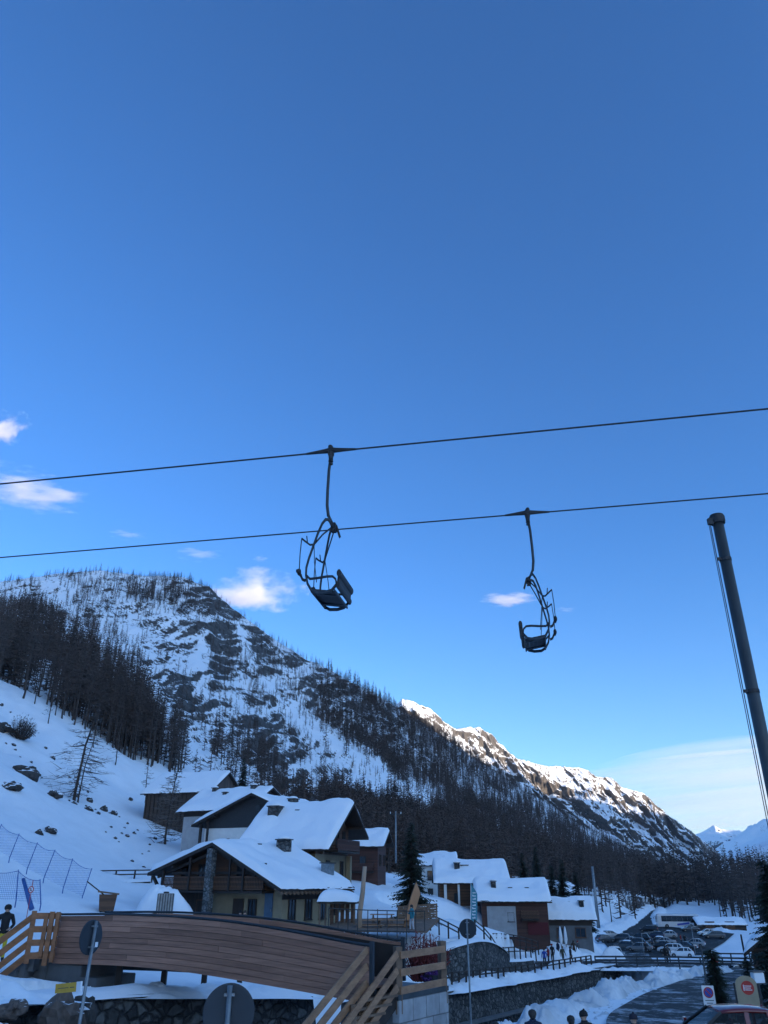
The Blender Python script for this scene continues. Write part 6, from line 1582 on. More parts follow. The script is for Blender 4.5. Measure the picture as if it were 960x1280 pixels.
# ------------------------------------------------------------------ single trees
def tree_obj(name, label, geo, mats, loc, rz=0, sc=1.0, cat='tree'):
    V, Fc, mi = geo; t = thing(name, label, cat, loc, rz); t.scale = (sc,) * 3
    for m_, nm in ((0, 'trunk'), (1, 'crown')):
        f = Fc[mi == m_]; u, inv = np.unique(f, return_inverse=True); o = big_mesh(nm, V[u], inv.reshape(-1, 3), mats[m_], smooth=False); o.parent = t
    return t
def spruce_geo(r, h=8.0, rad=1.9, nb=300, narrow=1.0, z0=.05):
    V = []; Fc = []; mi = []
    n = 6
    for t_, s_ in ((0, 1), (.5, .6), (1, .04)):
        for k in range(n): V.append((.022 * h * s_ * math.cos(k * 2 * math.pi / n), .022 * h * s_ * math.sin(k * 2 * math.pi / n), t_ * h))
    for i in range(2):
        for k in range(n):
            a, b, c, d = i * n + k, i * n + (k + 1) % n, (i + 1) * n + (k + 1) % n, (i + 1) * n + k; Fc += [(a, b, c), (a, c, d)]; mi += [0, 0]
    for i in range(nb):
        t_ = z0 + (1 - z0) * (i + r.random()) / nb; L_ = rad * ((1 - t_) ** narrow) * r.uniform(.7, 1.1) + .08 * h * .2; q = r.uniform(0, 6.28); L_ = max(L_, .35); d = Vector((math.cos(q), math.sin(q), 0)); p0 = Vector((0, 0, t_ * h))
        tip = p0 + d * L_ + Vector((0, 0, -L_ * r.uniform(.25, .5) + .15 * L_)); mid = p0 + d * L_ * .5 + Vector((0, 0, -L_ * .1))
        for k in range(7):
            s_ = .12 + .88 * k / 6; c = p0.lerp(tip, s_) if s_ > .5 else p0.lerp(mid, s_ * 2); sd = Vector((-d.y, d.x, 0)); wl = L_ * .34 * (1.15 - s_) + .05 * h * .25
            for g in (-1, 1):
                e = c + sd * g * wl * r.uniform(.6, 1.1) + d * wl * .6 + Vector((0, 0, -wl * r.uniform(.1, .7))); b = len(V); w_ = d * wl * .28 + Vector((0, 0, .04 * wl))
                V.extend([tuple(c - w_), tuple(c + w_), tuple(e)]); Fc.append((b, b + 1, b + 2)); mi.append(1)
    return np.array(V, np.float32), np.array(Fc, np.int32), np.array(mi, np.int32)
c = at(92, 1004, 127); c.z = min(c.z, h1(c.x, c.y)); hL = at(118, 850, 127).z - c.z
g1 = larch_geo(random.Random(4), nb=130, width=.14, twigs=6, h=hL, spread=.30, tr=.26, z0=.06, lean=.13, up=.02)
tree_obj('larch_tree', 'tall lone bare larch with wide drooping branches on the left snow slope', g1, (M['bark'], M['twig']), c)
c = at(97, 1005, 126.5); c.z = min(c.z, h1(c.x, c.y))
tree_obj('larch_tree', 'thinner bare larch growing right against the tall lone larch', larch_geo(random.Random(6), nb=60, width=.08, twigs=3, h=hL * .62, spread=.22, tr=.14, z0=.1, lean=.12, up=.02), (M['bark'], M['twig']), c)
c = at(207, 1048, 118); c.z = min(c.z, h1(c.x, c.y))
V, Fc, mi = larch_geo(random.Random(9), nb=140, width=.12, twigs=11, h=11.8, spread=.26, tr=.17, z0=.02, lean=.07, up=.35)
tree_obj('bare_tree', 'bare tree with a fuzzy grey crown standing before the barn wall', (V, Fc, mi), (M['bark'], M['grey_twig']), c)
c = at(238, 1000, 130); c.z = h1(c.x, c.y)
tree_obj('bare_tree', 'brownish bare tree at the right end of the barn wall', larch_geo(random.Random(12), nb=90, width=.09, twigs=6, h=6.5, spread=.32, tr=.13, z0=.05, up=.5), (M['bark'], M['twig']), c)
c = at(27, 913, 140); c.z = h1(c.x, c.y); t = thing('bush', 'bare many-stemmed bush high on the left snow slope below the wood', 'bush', c); bush_geo(random.Random(3), 170, 2.8, 4.6, .045).build('twigs', M['bark'], t)
for px, py, Y, hh_ in ((60, 905, 160, 11), (118, 925, 165, 10), (145, 950, 165, 9), (182, 985, 160, 8)):
    c = at(px, py, Y); c.z = h1(c.x, c.y)
    tree_obj('larch_tree', {60: 'young larch standing alone at the wood edge near the bush', 118: 'young larch below the middle of the wood edge', 145: 'young larch where the wood edge meets open snow', 182: 'young larch nearest the barn below the wood'}[px], larch_geo(random.Random(px), nb=50, width=.1, twigs=3, h=hh_, spread=.17, tr=.12, z0=.15), (M['bark'], M['larch_dark']), c)
SP = [('large dark spruce right of the tall house', 515, 1146, 1028, 80, 2.7, .85), ('dark spruce poking up left of the black-gabled house roofs', 302, 992, 948, 150, 1.6, 1.0), ('leftmost dark spruce behind the long low brown house roof', 655, 1104, 1066, 135, 1.7, 1.0), ('slim dark spruce behind the right end of the brown house roof', 672, 1104, 1058, 140, 1.5, 1.0),
      ('dark spruce above the hut roof, left of its neighbours', 692, 1128, 1082, 128, 2.0, 1.0), ('tallest dark spruce above the hut roof', 706, 1128, 1074, 132, 2.2, 1.0), ('dark spruce above the chimney end of the hut roof', 722, 1130, 1090, 126, 1.9, 1.0), ('small dark spruce just right of the hut roof', 737, 1160, 1118, 118, 1.5, 1.0)]
for lab, px, pb, ptp, Y, rad_, nw in SP:
    c = at(px, pb, Y); hh_ = at(px, ptp, Y).z - c.z
    tree_obj('spruce_tree', lab, spruce_geo(random.Random(px), hh_ + .6, rad_, 260, nw), (M['bark'], M['needle']), (c.x, c.y, c.z - .6))
c = at(905, 1290, 35); hh_ = at(904, 1186, 35).z - c.z
tree_obj('columnar_conifer', 'narrow dark columnar conifer between the no-parking sign and the notice board', spruce_geo(random.Random(8), hh_, .62, 420, .38), (M['bark'], M['needle']), c)
c = at(995, 1290, 41); hh_ = at(990, 1075, 41).z - c.z
tree_obj('spruce_tree', 'tall dark spruce cut off by the right edge of the picture', spruce_geo(random.Random(18), hh_, 2.0, 380, .75), (M['bark'], M['needle']), c)
c = at(948, 1290, 52); hh_ = at(946, 1200, 52).z - c.z
tree_obj('spruce_tree', 'small dark bushy conifer below the house at the right edge', spruce_geo(random.Random(28), hh_, .9, 260, .6), (M['bark'], M['needle']), c)
# ------------------------------------------------------------------ people
BODY = {}
def body_mesh(kind):
    """one continuous skin-modifier figure, 1.75 m tall, facing +y; material slots: skin, jacket, trousers, shoes"""
    if kind in BODY: return BODY[kind]
    V = []; Rr = []; E = []; seg = []
    def add(p, r, par=None, m=None):
        V.append(Vector(p)); Rr.append(r); i = len(V) - 1
        if par is not None: E.append((par, i)); seg.append((par, i, m))
        return i
    st = {'stand': 0, 'walk': .22, 'hands': .03, 'turn': .08}[kind]
    pel = add((0, 0, .95), .145); wst = add((0, .0, 1.10), .135, pel, 1); chs = add((0, .0, 1.30), .165, wst, 1); upc = add((0, -.01, 1.43), .13, chs, 1)
    nk = add((0, .0, 1.52), .058, upc, 1); ch_ = add((0, .02, 1.58), .075, nk, 0); hd = add((0, .02, 1.66), .098, ch_, 0); tp = add((0, .01, 1.725), .07, hd, 0)
    add((0, .125, 1.635), .016, hd, 0)
    for s in (-1, 1): add((s * .105, .01, 1.645), .016, hd, 0)
    for s in (-1, 1):
        k = s * st
        hp = add((s * .095, 0, .88), .10, pel, 2); kn = add((s * .105, k * .55 + .03, .50), .072, hp, 2); an = add((s * .11, k - .02, .10), .055, kn, 2); to = add((s * .125, k + .13, .045), .045, an, 3); add((s * .11, k - .06, .05), .045, an, 3)
        sh = add((s * .19, -.01, 1.42), .078, upc, 1)
        if kind == 'hands': el = add((s * .29, -.03, 1.15), .060, sh, 1); wr = add((s * .19, .17, 1.02), .046, el, 1); dr = Vector((-s * .35, .85, -.2))
        elif kind == 'turn' and s > 0: el = add((s * .30, .02, 1.17), .060, sh, 1); wr = add((s * .24, .22, 1.27), .046, el, 1); dr = Vector((-s * .2, .8, .5))
        else: el = add((s * .27, -.04 - k * .25, 1.15), .060, sh, 1); wr = add((s * .28, .05 - k * .6, .92), .046, el, 1); dr = Vector((0, .15 - k * .2, -1))
        dr.normalize(); pm = add(V[wr] + dr * .07, .036, wr, 0); sd = Vector((0, 1, 0)) if abs(dr.y) < .7 else Vector((1, 0, 0))
        for f in range(4):
            b = add(V[pm] + dr * .05 + sd * (f - 1.5) * .022, .0125, pm, 0); add(V[b] + dr * (.05, .062, .058, .045)[f] + Vector((-s * .012, 0, 0)), .010, b, 0)
        th_ = add(V[wr] + dr * .05 + sd * .05, .014, wr, 0); add(V[th_] + dr * .04 + sd * .015, .011, th_, 0)
    me = bpy.data.meshes.new('body'); me.from_pydata(V, E, []); me.update()
    o = bpy.data.objects.new('body', me); COL.objects.link(o)
    md = o.modifiers.new('skin', 'SKIN'); md.use_smooth_shade = True
    for i, d in enumerate(me.skin_vertices[0].data): d.radius = (Rr[i], Rr[i]); d.use_root = (i == 0)
    sb = o.modifiers.new('sub', 'SUBSURF'); sb.levels = 1; sb.render_levels = 1
    dg = bpy.context.evaluated_depsgraph_get(); dg.update()
    nm = bpy.data.meshes.new_from_object(o.evaluated_get(dg)); nm.name = 'body'
    bpy.data.objects.remove(o)
    for m in ('skin', 'black', 'black', 'black'): nm.materials.append(M[m])
    while len(nm.materials) > 4: nm.materials.pop(index=0)
    C = np.array([p.center for p in nm.polygons]); best = np.full(len(C), 9.0); mi = np.zeros(len(C), int)
    for a, b, m in seg:
        A, B_2 = np.array(V[a]), np.array(V[b]); d = B_2 - A; t = np.clip(((C - A) @ d) / max(d @ d, 1e-9), 0, 1); q = np.linalg.norm(C - A - t[:, None] * d, axis=1) - .6 * (Rr[a] + t * (Rr[b] - Rr[a]))
        k = q < best; best = np.where(k, q, best); mi = np.where(k, m, mi)
    mi = np.where((C[:, 2] > .86) & (mi == 2) & (np.abs(C[:, 0]) < .16), 1, mi)
    nm.polygons.foreach_set('material_index', mi.astype(np.int32)); nm.polygons.foreach_set('use_smooth', [True] * len(nm.polygons))
    BODY[kind] = nm
    return nm
def person(label, loc, rz, kind, jacket, trousers, hat='hair', hatc=None, h_=1.75, pack=None, skis=None, group=None, ponytail=False):
    t = thing('person', label, 'person', loc, rz, group); s_ = h_ / 1.75; t.scale = (s_, s_, s_)
    o = bpy.data.objects.new('body', body_mesh(kind)); COL.objects.link(o); o.parent = t
    for i, m in ((1, cloth('cloth_%02d%02d%02d' % tuple(int(c * 99) for c in jacket), jacket)), (2, cloth('cloth_%02d%02d%02d' % tuple(int(c * 99) for c in trousers), trousers))):
        o.material_slots[i].link = 'OBJECT'; o.material_slots[i].material = m
    mb = MB(); c = (0, .008, 1.672)
    mt_ = Euler((R(-14), 0, 0)).to_matrix()
    if hat == 'hair':
        mb.lathe([(.104, -.045), (.116, 0), (.110, .05), (.08, .09), (.01, .112)], 14, c, mt_); mb.ball((0, -.045, 1.64), .098, 8, (.95, .8, 1.05))
        if ponytail: mb.tube([(0, -.12, 1.68), (0, -.17, 1.62), (0, -.15, 1.48)], [.035, .04, .015], 8)
        mb.build('hair', M['hair'], t, smooth=True)
    else:
        mb.lathe([(.112, -.04), (.122, -.01), (.118, .045), (.09, .095), (.012, .125)], 14, c, mt_)
        if hat == 'beanie': mb.ball((0, -.02, 1.80), .032, 6)
        mb.build('hat' if hat == 'beanie' else 'helmet', cloth('hat_%02d%02d%02d' % tuple(int(k * 99) for k in hatc), hatc), t, smooth=True)
    mb = MB(); mb.lathe([(.085, 1.475), (.098, 1.50), (.090, 1.545), (.070, 1.55)], 14, (0, 0, 0)); mb.build('collar', cloth('cloth_%02d%02d%02d' % tuple(int(c_ * 99) for c_ in jacket), jacket), t, smooth=True)
    if pack:
        mb = MB(); mb.box((0, -.23, 1.25), (.30, .17, .46)); mb.build('backpack', cloth('pack_%02d%02d%02d' % tuple(int(k * 99) for k in pack), pack), t, bevel=.05)
    return t
BLK, NAVY, GRY, OLV, RED, BLU, WHT, BRN, YEL = (.012, .012, .014), (.015, .022, .05), (.07, .075, .08), (.07, .07, .045), (.22, .018, .02), (.02, .06, .30), (.5, .5, .52), (.06, .04, .03), (.55, .42, .03)
c = at(11, 1131, 31.3)
person('person in a black jacket and yellow trousers on the left stairs behind orange railing', (c.x, c.y, c.z - 1.80), R(200), 'hands', BLK, YEL, 'helmet', BLK, 1.78)
for lab, px, py, Y, kw in [('dark haired person in a dark blue jacket at the bottom edge, right of the landing', 665, 1260.5, 25.5, dict(kind='stand', jacket=NAVY, trousers=BLK, hat='hair')),
        ('dark haired person with a ponytail at the bottom edge beside a beanie wearer', 713, 1268, 25, dict(kind='stand', jacket=BLK, trousers=NAVY, hat='hair', h_=1.66, ponytail=True)),
        ('person with a dark round beanie at the bottom edge, right of the ponytailed one', 729, 1262, 25.6, dict(kind='stand', jacket=BLK, trousers=GRY, hat='beanie', hatc=BLK)),
        ('person in a dark cap alone on the road at the bottom edge', 791, 1266, 26, dict(kind='stand', jacket=BLK, trousers=BLK, hat='beanie', hatc=(.02, .018, .03))),
        ('person whose dark hair just shows over the bottom edge, leftmost of the row', 619, 1276, 24, dict(kind='stand', jacket=GRY, trousers=BLK, hat='hair'))]:
    c = at(px, py, Y); h_ = kw.pop('h_', 1.75); person(lab, (c.x, c.y, c.z - 1.80 * h_ / 1.75), R(rng.uniform(-25, 25)), h_=h_, **kw)
HUT = [('person in a bright blue jacket at the left end of the crowd by the hut', 681, 1202, 96, 'stand', BLU, BLK, 'helmet', BLK, None), ('person in a red jacket with a white stripe pack in the crowd by the hut', 686, 1200, 97, 'turn', RED, BLK, 'helmet', WHT, WHT), ('tall person in a black suit behind the red jacket in the crowd', 691, 1199, 98.5, 'stand', BLK, BLK, 'helmet', RED, None),
       ('person in an olive jacket with a pale pack standing apart before the snow pile', 704, 1200, 97, 'walk', OLV, GRY, 'beanie', BRN, WHT), ('person in black walking right before the snow pile beside the hut', 714, 1201.5, 96, 'walk', BLK, BLK, 'hair', None, None), ('person in a brown jacket half hidden behind the snow pile by the hut', 718, 1192, 101, 'stand', BRN, BLK, 'hair', None, None),
       ('person in a grey jacket near the hut wall under the window', 723, 1190, 102, 'hands', GRY, BLK, 'beanie', RED, None), ('person in a navy jacket between the parasols and the crowd', 698, 1192, 101, 'stand', NAVY, GRY, 'helmet', GRY, None)]
for i, (lab, px, py, Y, k, j, tr, ht, hc, pk) in enumerate(HUT):
    c = at(px, py, Y); person(lab, (c.x, c.y, h1(c.x, c.y) + (.12 if Y < 99 else .3)), R(i * 67 % 360), k, j, tr, ht, hc, 1.7 + (i % 3) * .06, pk)
for i, (lab, px, py, zz, k, j, tr) in enumerate([('person in black standing among the cars, left of a walking pair', 808, 1192, -11.5, 'stand', BLK, BLK), ('left one of two people walking between the parked cars', 816, 1184, -11.5, 'walk', NAVY, BLK), ('right one of two people walking between the parked cars', 819.5, 1184, -11.5, 'walk', BLK, GRY),
        ('person in a red jacket at the right side of the parked cars', 852, 1180, -11.5, 'stand', RED, BLK), ('person in a dark coat right of the red jacket in the parking lot', 857, 1181, -11.5, 'turn', BLK, BLK)]):
    c = atz(px, py, zz); person(lab, c, R(i * 77), k, j, tr, 'hair' if i % 2 else 'beanie', BLK)
for i, (lab, px, Y, j) in enumerate([('person in black at the road guardrail before the white cars, left one of two', 833.5, 97.0, BLK), ('person in a dark grey coat at the road guardrail, right one of two', 837, 97.5, GRY)]):
    c = at(px, 1205, Y); person(lab, (c.x, c.y, -8.15), R(20 + i * 150), 'stand', j, BLK, 'hair')
c = at(515, 1165, 60); person('person in a teal jacket and white trousers on the terrace below the spruce', (c.x, c.y, c.z - .05), R(120), 'turn', (.03, .20, .24), (.5, .5, .52), 'hair', None, 1.7)
for i, px in enumerate((300, 306)):
    c = at(px, 1146, 62); person(('person in a black jacket beside the cream wall of the front chalet', 'person in a dark brown jacket next to the black jacket at the front chalet')[i], (c.x, c.y, at(px, 1139, 62).z - 1.75), R(40 * i), 'stand', (BLK, BRN)[i], BLK, 'beanie', (BLK, BRN)[i])

# ------------------------------------------------------------------ vehicles
def loft_sections(mb, secs):
    n = len(secs[0]); vs = [p for s in secs for p in s]; m = len(secs)
    fs = [(i * n + k, i * n + (k + 1) % n, (i + 1) * n + (k + 1) % n, (i + 1) * n + k) for i in range(m - 1) for k in range(n)] + [tuple(range(n - 1, -1, -1)), tuple((m - 1) * n + k for k in range(n))]
    return mb.add(vs, fs)
def car(label, loc, rz, col, kind='hatch', rack=False, detail=False, cat='car', snow=False):
    """car facing local +x, wheels on z=0"""
    t = thing('car', label, cat, loc, rz); P = paint('car_paint_%02d%02d%02d' % tuple(int(c * 99) for c in col), col)
    Ht, L, Wd, belt = {'hatch': (1.50, 4.1, .87, .96), 'sedan': (1.45, 4.5, .89, .93), 'suv': (1.72, 4.5, .92, 1.08), 'van': (1.95, 4.9, .95, 1.12), 'wagon': (1.50, 4.6, .89, .95)}[kind]
    h = L / 2; dz = belt - .96
    prof = [(-h, .45, .78 + dz, .80), (-h + .08, .30, .92 + dz, .93), (-h + .5, .24, .96 + dz, .985), (-.6, .22, .965 + dz, 1.0), (.4, .22, .955 + dz, 1.0), (h - 1.0, .24, .93 + dz, .985), (h - .55, .26, .86 + dz, .96), (h - .15, .30, .74 + dz * .6, .88), (h, .40, .64 + dz * .5, .76)]
    secs = []
    for x, z0, z1, w in prof:
        w *= Wd; secs.append([(x, -w * .9, z0), (x, -w, z0 + .16), (x, -w, z1 - .22), (x, -w * .95, z1 - .05), (x, -w * .84, z1), (x, w * .84, z1), (x, w * .95, z1 - .05), (x, w, z1 - .22), (x, w, z0 + .16), (x, w * .9, z0)])
    mb = MB(); loft_sections(mb, secs); mb.build('body', P, t, smooth=False, bevel=.02)
    xr = {'hatch': -h + .25, 'sedan': -h + .95, 'suv': -h + .2, 'van': -h + .12, 'wagon': -h + .25}[kind]; xt = {'hatch': xr + .5, 'sedan': xr + .65, 'suv': xr + .3, 'van': xr + .15, 'wagon': xr + .45}[kind]
    xa, xat = h - (1.15 if kind != 'van' else .75), h - (1.85 if kind != 'van' else 1.45); wt = Wd * .70; wb = Wd * .86
    zt = Ht - .07; zb_ = belt - .01
    mb = MB(); xs = np.linspace(xt, xat, 7); sec = []
    for i, x in enumerate(xs):
        q = (i / 6 - .5) * 2; cz = Ht - .055 * q * q - .0
        sec.append([(x, -wt, zt - .035 * q * q), (x, -wt * .8, cz - .012), (x, 0, cz), (x, wt * .8, cz - .012), (x, wt, zt - .035 * q * q), (x, wt * .9, zt - .05 - .035 * q * q), (x, -wt * .9, zt - .05 - .035 * q * q)])
    loft_sections(mb, sec); rf = mb.build('roof', P, t, smooth=True)
    xb = (xat + xt) / 2 + .1
    for s in (-1, 1):
        xq = (xb + xt) / 2 - .25
        for (x0, x1, w, mm_) in ((xa, xat, .07, M['black'] if detail else P), (xb, xb - .03, .12, P), (xr, xt, .16, P), (xq, xq + .06, .09, P)):
            mb = MB(); mb.bar((x0, s * wb, zb_ - .02), (x1, s * wt * .97, zt - .03), .05, w, (1, 0, 0)); mb.build('pillar', mm_ if col != BLK else M['black'], t)
        e = .012 * s
        for x0, x1, x2, x3 in ((xa - .06, xb + .06, xb + .03, xat - .05), (xb - .06, xr + .12, xt + .08, xb - .09)):
            mb = MB(); A_ = [(x0, s * wb - e, zb_), (x1, s * wb - e, zb_), (x2, s * wt * .97 - e, zt - .05), (x3, s * wt * .97 - e, zt - .05)]
            mb.add(A_ + [(p[0], p[1] - e, p[2]) for p in A_], [(0, 1, 2, 3), (7, 6, 5, 4), (0, 4, 5, 1), (1, 5, 6, 2), (2, 6, 7, 3), (3, 7, 4, 0)]); mb.build('side_window', M['clear_glass'] if detail else M['glass'], t)
        mb = MB(); mb.box((xa - .12, s * (Wd + .10), zb_ + .06), (.10, .20, .14)); mb.build('wing_mirror', P, t, bevel=.02)
        for x in (h - .82, -h + .78):
            mt_ = Euler((R(90), 0, 0)).to_matrix(); mb = MB(); mb.lathe([(.20, -.1), (.31, -.1), (.325, -.06), (.325, .06), (.31, .1), (.20, .1)], 18, (x, s * (Wd - .09), .325), mt_); w_ = mb.build('wheel', M['rubber'], t)
            mb = MB(); mb.lathe([(.05, -.105), (.2, -.09), (.2, .09), (.05, .105)], 14, (x, s * (Wd - .09), .325), mt_); mb.build('rim', M['rim'], w_)
        mb = MB(); mb.box((h - .10, s * Wd * .62, .66 + dz * .6), (.12, .34, .14)); mb.build('headlight', M['glass'], t)
        mb = MB(); mb.box((-h + .035, s * Wd * .74, .80 + dz), (.08, .16, .26)); mb.build('tail_light', M['lamp_red'], t)
    for nm, x0, x1 in (('windscreen', xa, xat), ('rear_window', xr, xt)):
        g = .02 if x0 > 0 else -.02; mb = MB(); A_ = [(x0 - g, -wb * .95, zb_ - .01), (x0 - g, wb * .95, zb_ - .01), (x1 - g * .5, wt * .95, zt - .03), (x1 - g * .5, -wt * .95, zt - .03)]
        mb.add(A_ + [(p[0] - g, p[1], p[2]) for p in A_], [(0, 1, 2, 3), (7, 6, 5, 4), (0, 4, 5, 1), (1, 5, 6, 2), (2, 6, 7, 3), (3, 7, 4, 0)]); mb.build(nm, M['clear_glass'] if detail else M['glass'], t)
    mb = MB(); mb.box((h - .02, 0, .52), (.06, .52, .11)); mb.build('number_plate', M['white'], t)
    mb = MB(); mb.box((-h + .0, 0, .62), (.06, .52, .11)); mb.build('number_plate', M['white'], t)
    if detail:
        for x, s in ((xb + .18, -.36), (xb + .18, .36), (xb - .8, -.36), (xb - .8, .36)):
            mb = MB(); mb.box((x, s, .78), (.14, .46, .62), (0, -.2, 0)); se = mb.build('seat', M['black'], t, bevel=.05)
            mb = MB(); mb.box((x - .12, s, 1.22), (.09, .25, .17), (0, -.15, 0)); mb.tube([(x - .1, s - .06, 1.05), (x - .12, s - .06, 1.18)], .008, 6); mb.tube([(x - .1, s + .06, 1.05), (x - .12, s + .06, 1.18)], .008, 6); mb.build('headrest', M['grey_wall'] if s < 0 else M['black'], se, bevel=.03)
        mb = MB(); mb.box((xa - .45, 0, belt - .1), (.3, 1.3, .14)); mb.build('dashboard', M['black'], t, bevel=.04)
        mt_ = Euler((0, R(-65), 0)).to_matrix(); mb = MB(); mb.tube([Vector((xa - .62, .36, belt - .02)) + mt_ @ Vector((.18 * math.cos(q), .18 * math.sin(q), 0)) for q in np.linspace(0, 6.28, 17)], .016, 6); mb.build('steering_wheel', M['black'], t)
    if rack:
        for s in (-1, 1):
            mb = MB(); mb.bar((xt + .1, s * wt * .92, Ht + .02), (xat - .1, s * wt * .92, Ht + .02), .04, .05); mb.build('roof_rail', M['black'], t)
    if snow:
        uu = np.linspace(-1, 1, 14); U2, V2 = np.meshgrid(uu, uu, indexing='ij'); q = np.sqrt(np.clip((1 - U2 ** 4) * (1 - V2 ** 4), 0, 1))
        o = big_mesh('roof_snow', np.stack([(xt + xat) / 2 + U2 * (xat - xt) / 2 * .97, V2 * wt * .95, Ht - .05 - .05 * U2 ** 2 + q * (.13 + .03 * vnoise(U2 * 2, V2 * 2, 3))], -1).reshape(-1, 3), grid_faces(14, 14), M['roof_snow']); o.parent = rf
    return t
c = at(881, 1259.5, 25.2)
car('red car cut off by the lower right corner, grey headrests showing through its side windows', (c.x + .62 + .0, c.y + .5, c.z - 1.50), R(177), (.17, .010, .013), 'hatch', detail=True)
SIL, WH, DG = (.30, .31, .32), (.62, .63, .64), (.05, .055, .06)
c = at(771, 1202, 133); car('small white van driving up the ramp toward the road guardrail', (c.x, c.y, h1(c.x, c.y) + .14), R(-100), WH, 'van', cat='van')
LOTC = [('black estate car parked in the open middle of the lot below the bus', 811, 1165, BLK, 'wagon', 158), ('dark sedan parked right under the tail of the bus', 863, 1164.5, (.03, .035, .045), 'sedan', 178), ('silver car parked below the black estate car', 835, 1172.5, SIL, 'hatch', 165),
        ('silver car at the left edge of the lot behind the hut', 764, 1172.5, SIL, 'hatch', 15), ('dark hatchback at the far left, below the silver car behind the hut', 757, 1178, DG, 'hatch', 25), ('dark estate car in the left row of the lot', 777, 1177, DG, 'wagon', 150), ('pale grey sedan right of the dark estate in the left row', 789, 1181, (.2, .21, .22), 'sedan', 150),
        ('black off-roader with a roof rack in the centre of the lot', 800, 1178, BLK, 'suv', 148), ('black hatchback tucked in front of the black off-roader', 796, 1183, BLK, 'hatch', 148), ('grey hatchback beside a low silver car, right of the off-roader', 822, 1181, (.13, .135, .14), 'hatch', 160), ('low silver car right of the grey hatchback', 831, 1181.5, SIL, 'sedan', 160),
        ('dark car in the gap between the hut snow pile and the left row', 781, 1187, DG, 'hatch', 155), ('grey car just left of the lone standing person in the lot', 800, 1189.5, (.15, .155, .16), 'wagon', 150), ('black car directly behind the large white estate', 829, 1187, BLK, 'sedan', 155),
        ('dark blue car left of the two silver cars under the bus', 819, 1173.5, NAVY, 'hatch', 160), ('white car alone at the right side of the lot before the shed', 884, 1170, WH, 'hatch', 175), ('dark estate car parked beside the white car before the shed', 893, 1173, DG, 'wagon', 172), ('silver car at the right of the front row near the thin lamp post', 868, 1184, SIL, 'hatch', 150),
        ('large white estate car with a snowy roof near the guardrail', 839, 1191, WH, 'wagon', 158), ('white hatchback nearest the guardrail, right of the white estate', 852, 1196.5, WH, 'hatch', 165), ('dark car at the right end of the front row by the snow slope', 857, 1188, DG, 'sedan', 140)]
for i, (lab, px, py, cl, kd, rz) in enumerate(LOTC):
    car(lab, atz(px, py, -11.49), R(rz), cl, kd, rack=kd == 'suv', snow=(i in (2, 9, 11)))
c = atz(788, 1130, -10.0); c.z = h1(c.x, c.y); car('dark car on the snowy verge at the far left of the valley road', (c.x, c.y, c.z + .05), R(170), BLK, 'suv')
c = atz(806, 1136, -11.5); car('small dark car on the distant valley road', c, R(60), BLK, 'sedan')
c = at(918, 1211, 92); car('white car on the near road half hidden behind the columnar conifer', (c.x, c.y, h1(c.x, c.y) + .1), R(-160), WH, 'wagon')

# coach
c = atz(848, 1160, -11.5)
t = thing('bus', 'white touring coach with dark windows parked at the back of the lot', 'bus', c, R(172))
Lb, Wb, Hb = 11.0, 1.25, 3.35
secs = []
for x, s_, top in ((-Lb / 2, .93, Hb - .12), (-Lb / 2 + .15, 1, Hb), (Lb / 2 - .9, 1, Hb), (Lb / 2 - .25, .98, Hb - .12), (Lb / 2, .9, Hb - .75)):
    w = Wb * s_; secs.append([(x, -w, .35), (x, -w, top - .3), (x, -w * .86, top), (x, w * .86, top), (x, w, top - .3), (x, w, .35)])
mb = MB(); loft_sections(mb, secs); mb.build('body', paint('coach_white', (.60, .61, .63)), t, bevel=.04)
for s_ in (-1, 1):
    for i in range(7):
        mb = MB(); mb.box((-4.5 + i * 1.36, s_ * (Wb + .008), 2.27), (1.345, .03, 1.35)); mb.build('side_window', M['glass'], t)
    mb = MB(); mb.box((-1.2, s_ * (Wb + .006), 1.05), (3.2, .02, .45), (0, .12, 0)); mb.build('blue_stripe', M['sign_blue'], t)
    for x in (-3.2, 3.1):
        mt_ = Euler((R(90), 0, 0)).to_matrix(); mb = MB(); mb.lathe([(.25, -.14), (.48, -.14), (.5, -.1), (.5, .1), (.48, .14), (.25, .14)], 20, (x, s_ * (Wb - .10), .5), mt_); w_ = mb.build('wheel', M['rubber'], t); mb = MB(); mb.lathe([(.05, -.15), (.26, -.13), (.26, .13), (.05, .15)], 14, (x, s_ * (Wb - .10), .5), mt_); mb.build('rim', M['rim'], w_)
    mb = MB(); mb.bar((Lb / 2 - .1, s_ * Wb, 2.75), (Lb / 2 + .35, s_ * (Wb + .12), 2.5), .06, .06); mb.box((Lb / 2 + .36, s_ * (Wb + .13), 2.3), (.1, .2, .42)); mb.build('wing_mirror', M['black'], t)
mb = MB(); mb.box((Lb / 2 - .05, 0, 2.05), (.2, 2.1, 1.35), (0, -.12, 0)); mb.build('windscreen', M['glass'], t)
mb = MB(); mb.box((-Lb / 2 - .0, 0, 2.2), (.06, 1.9, 1.0)); mb.build('rear_window', M['glass'], t)

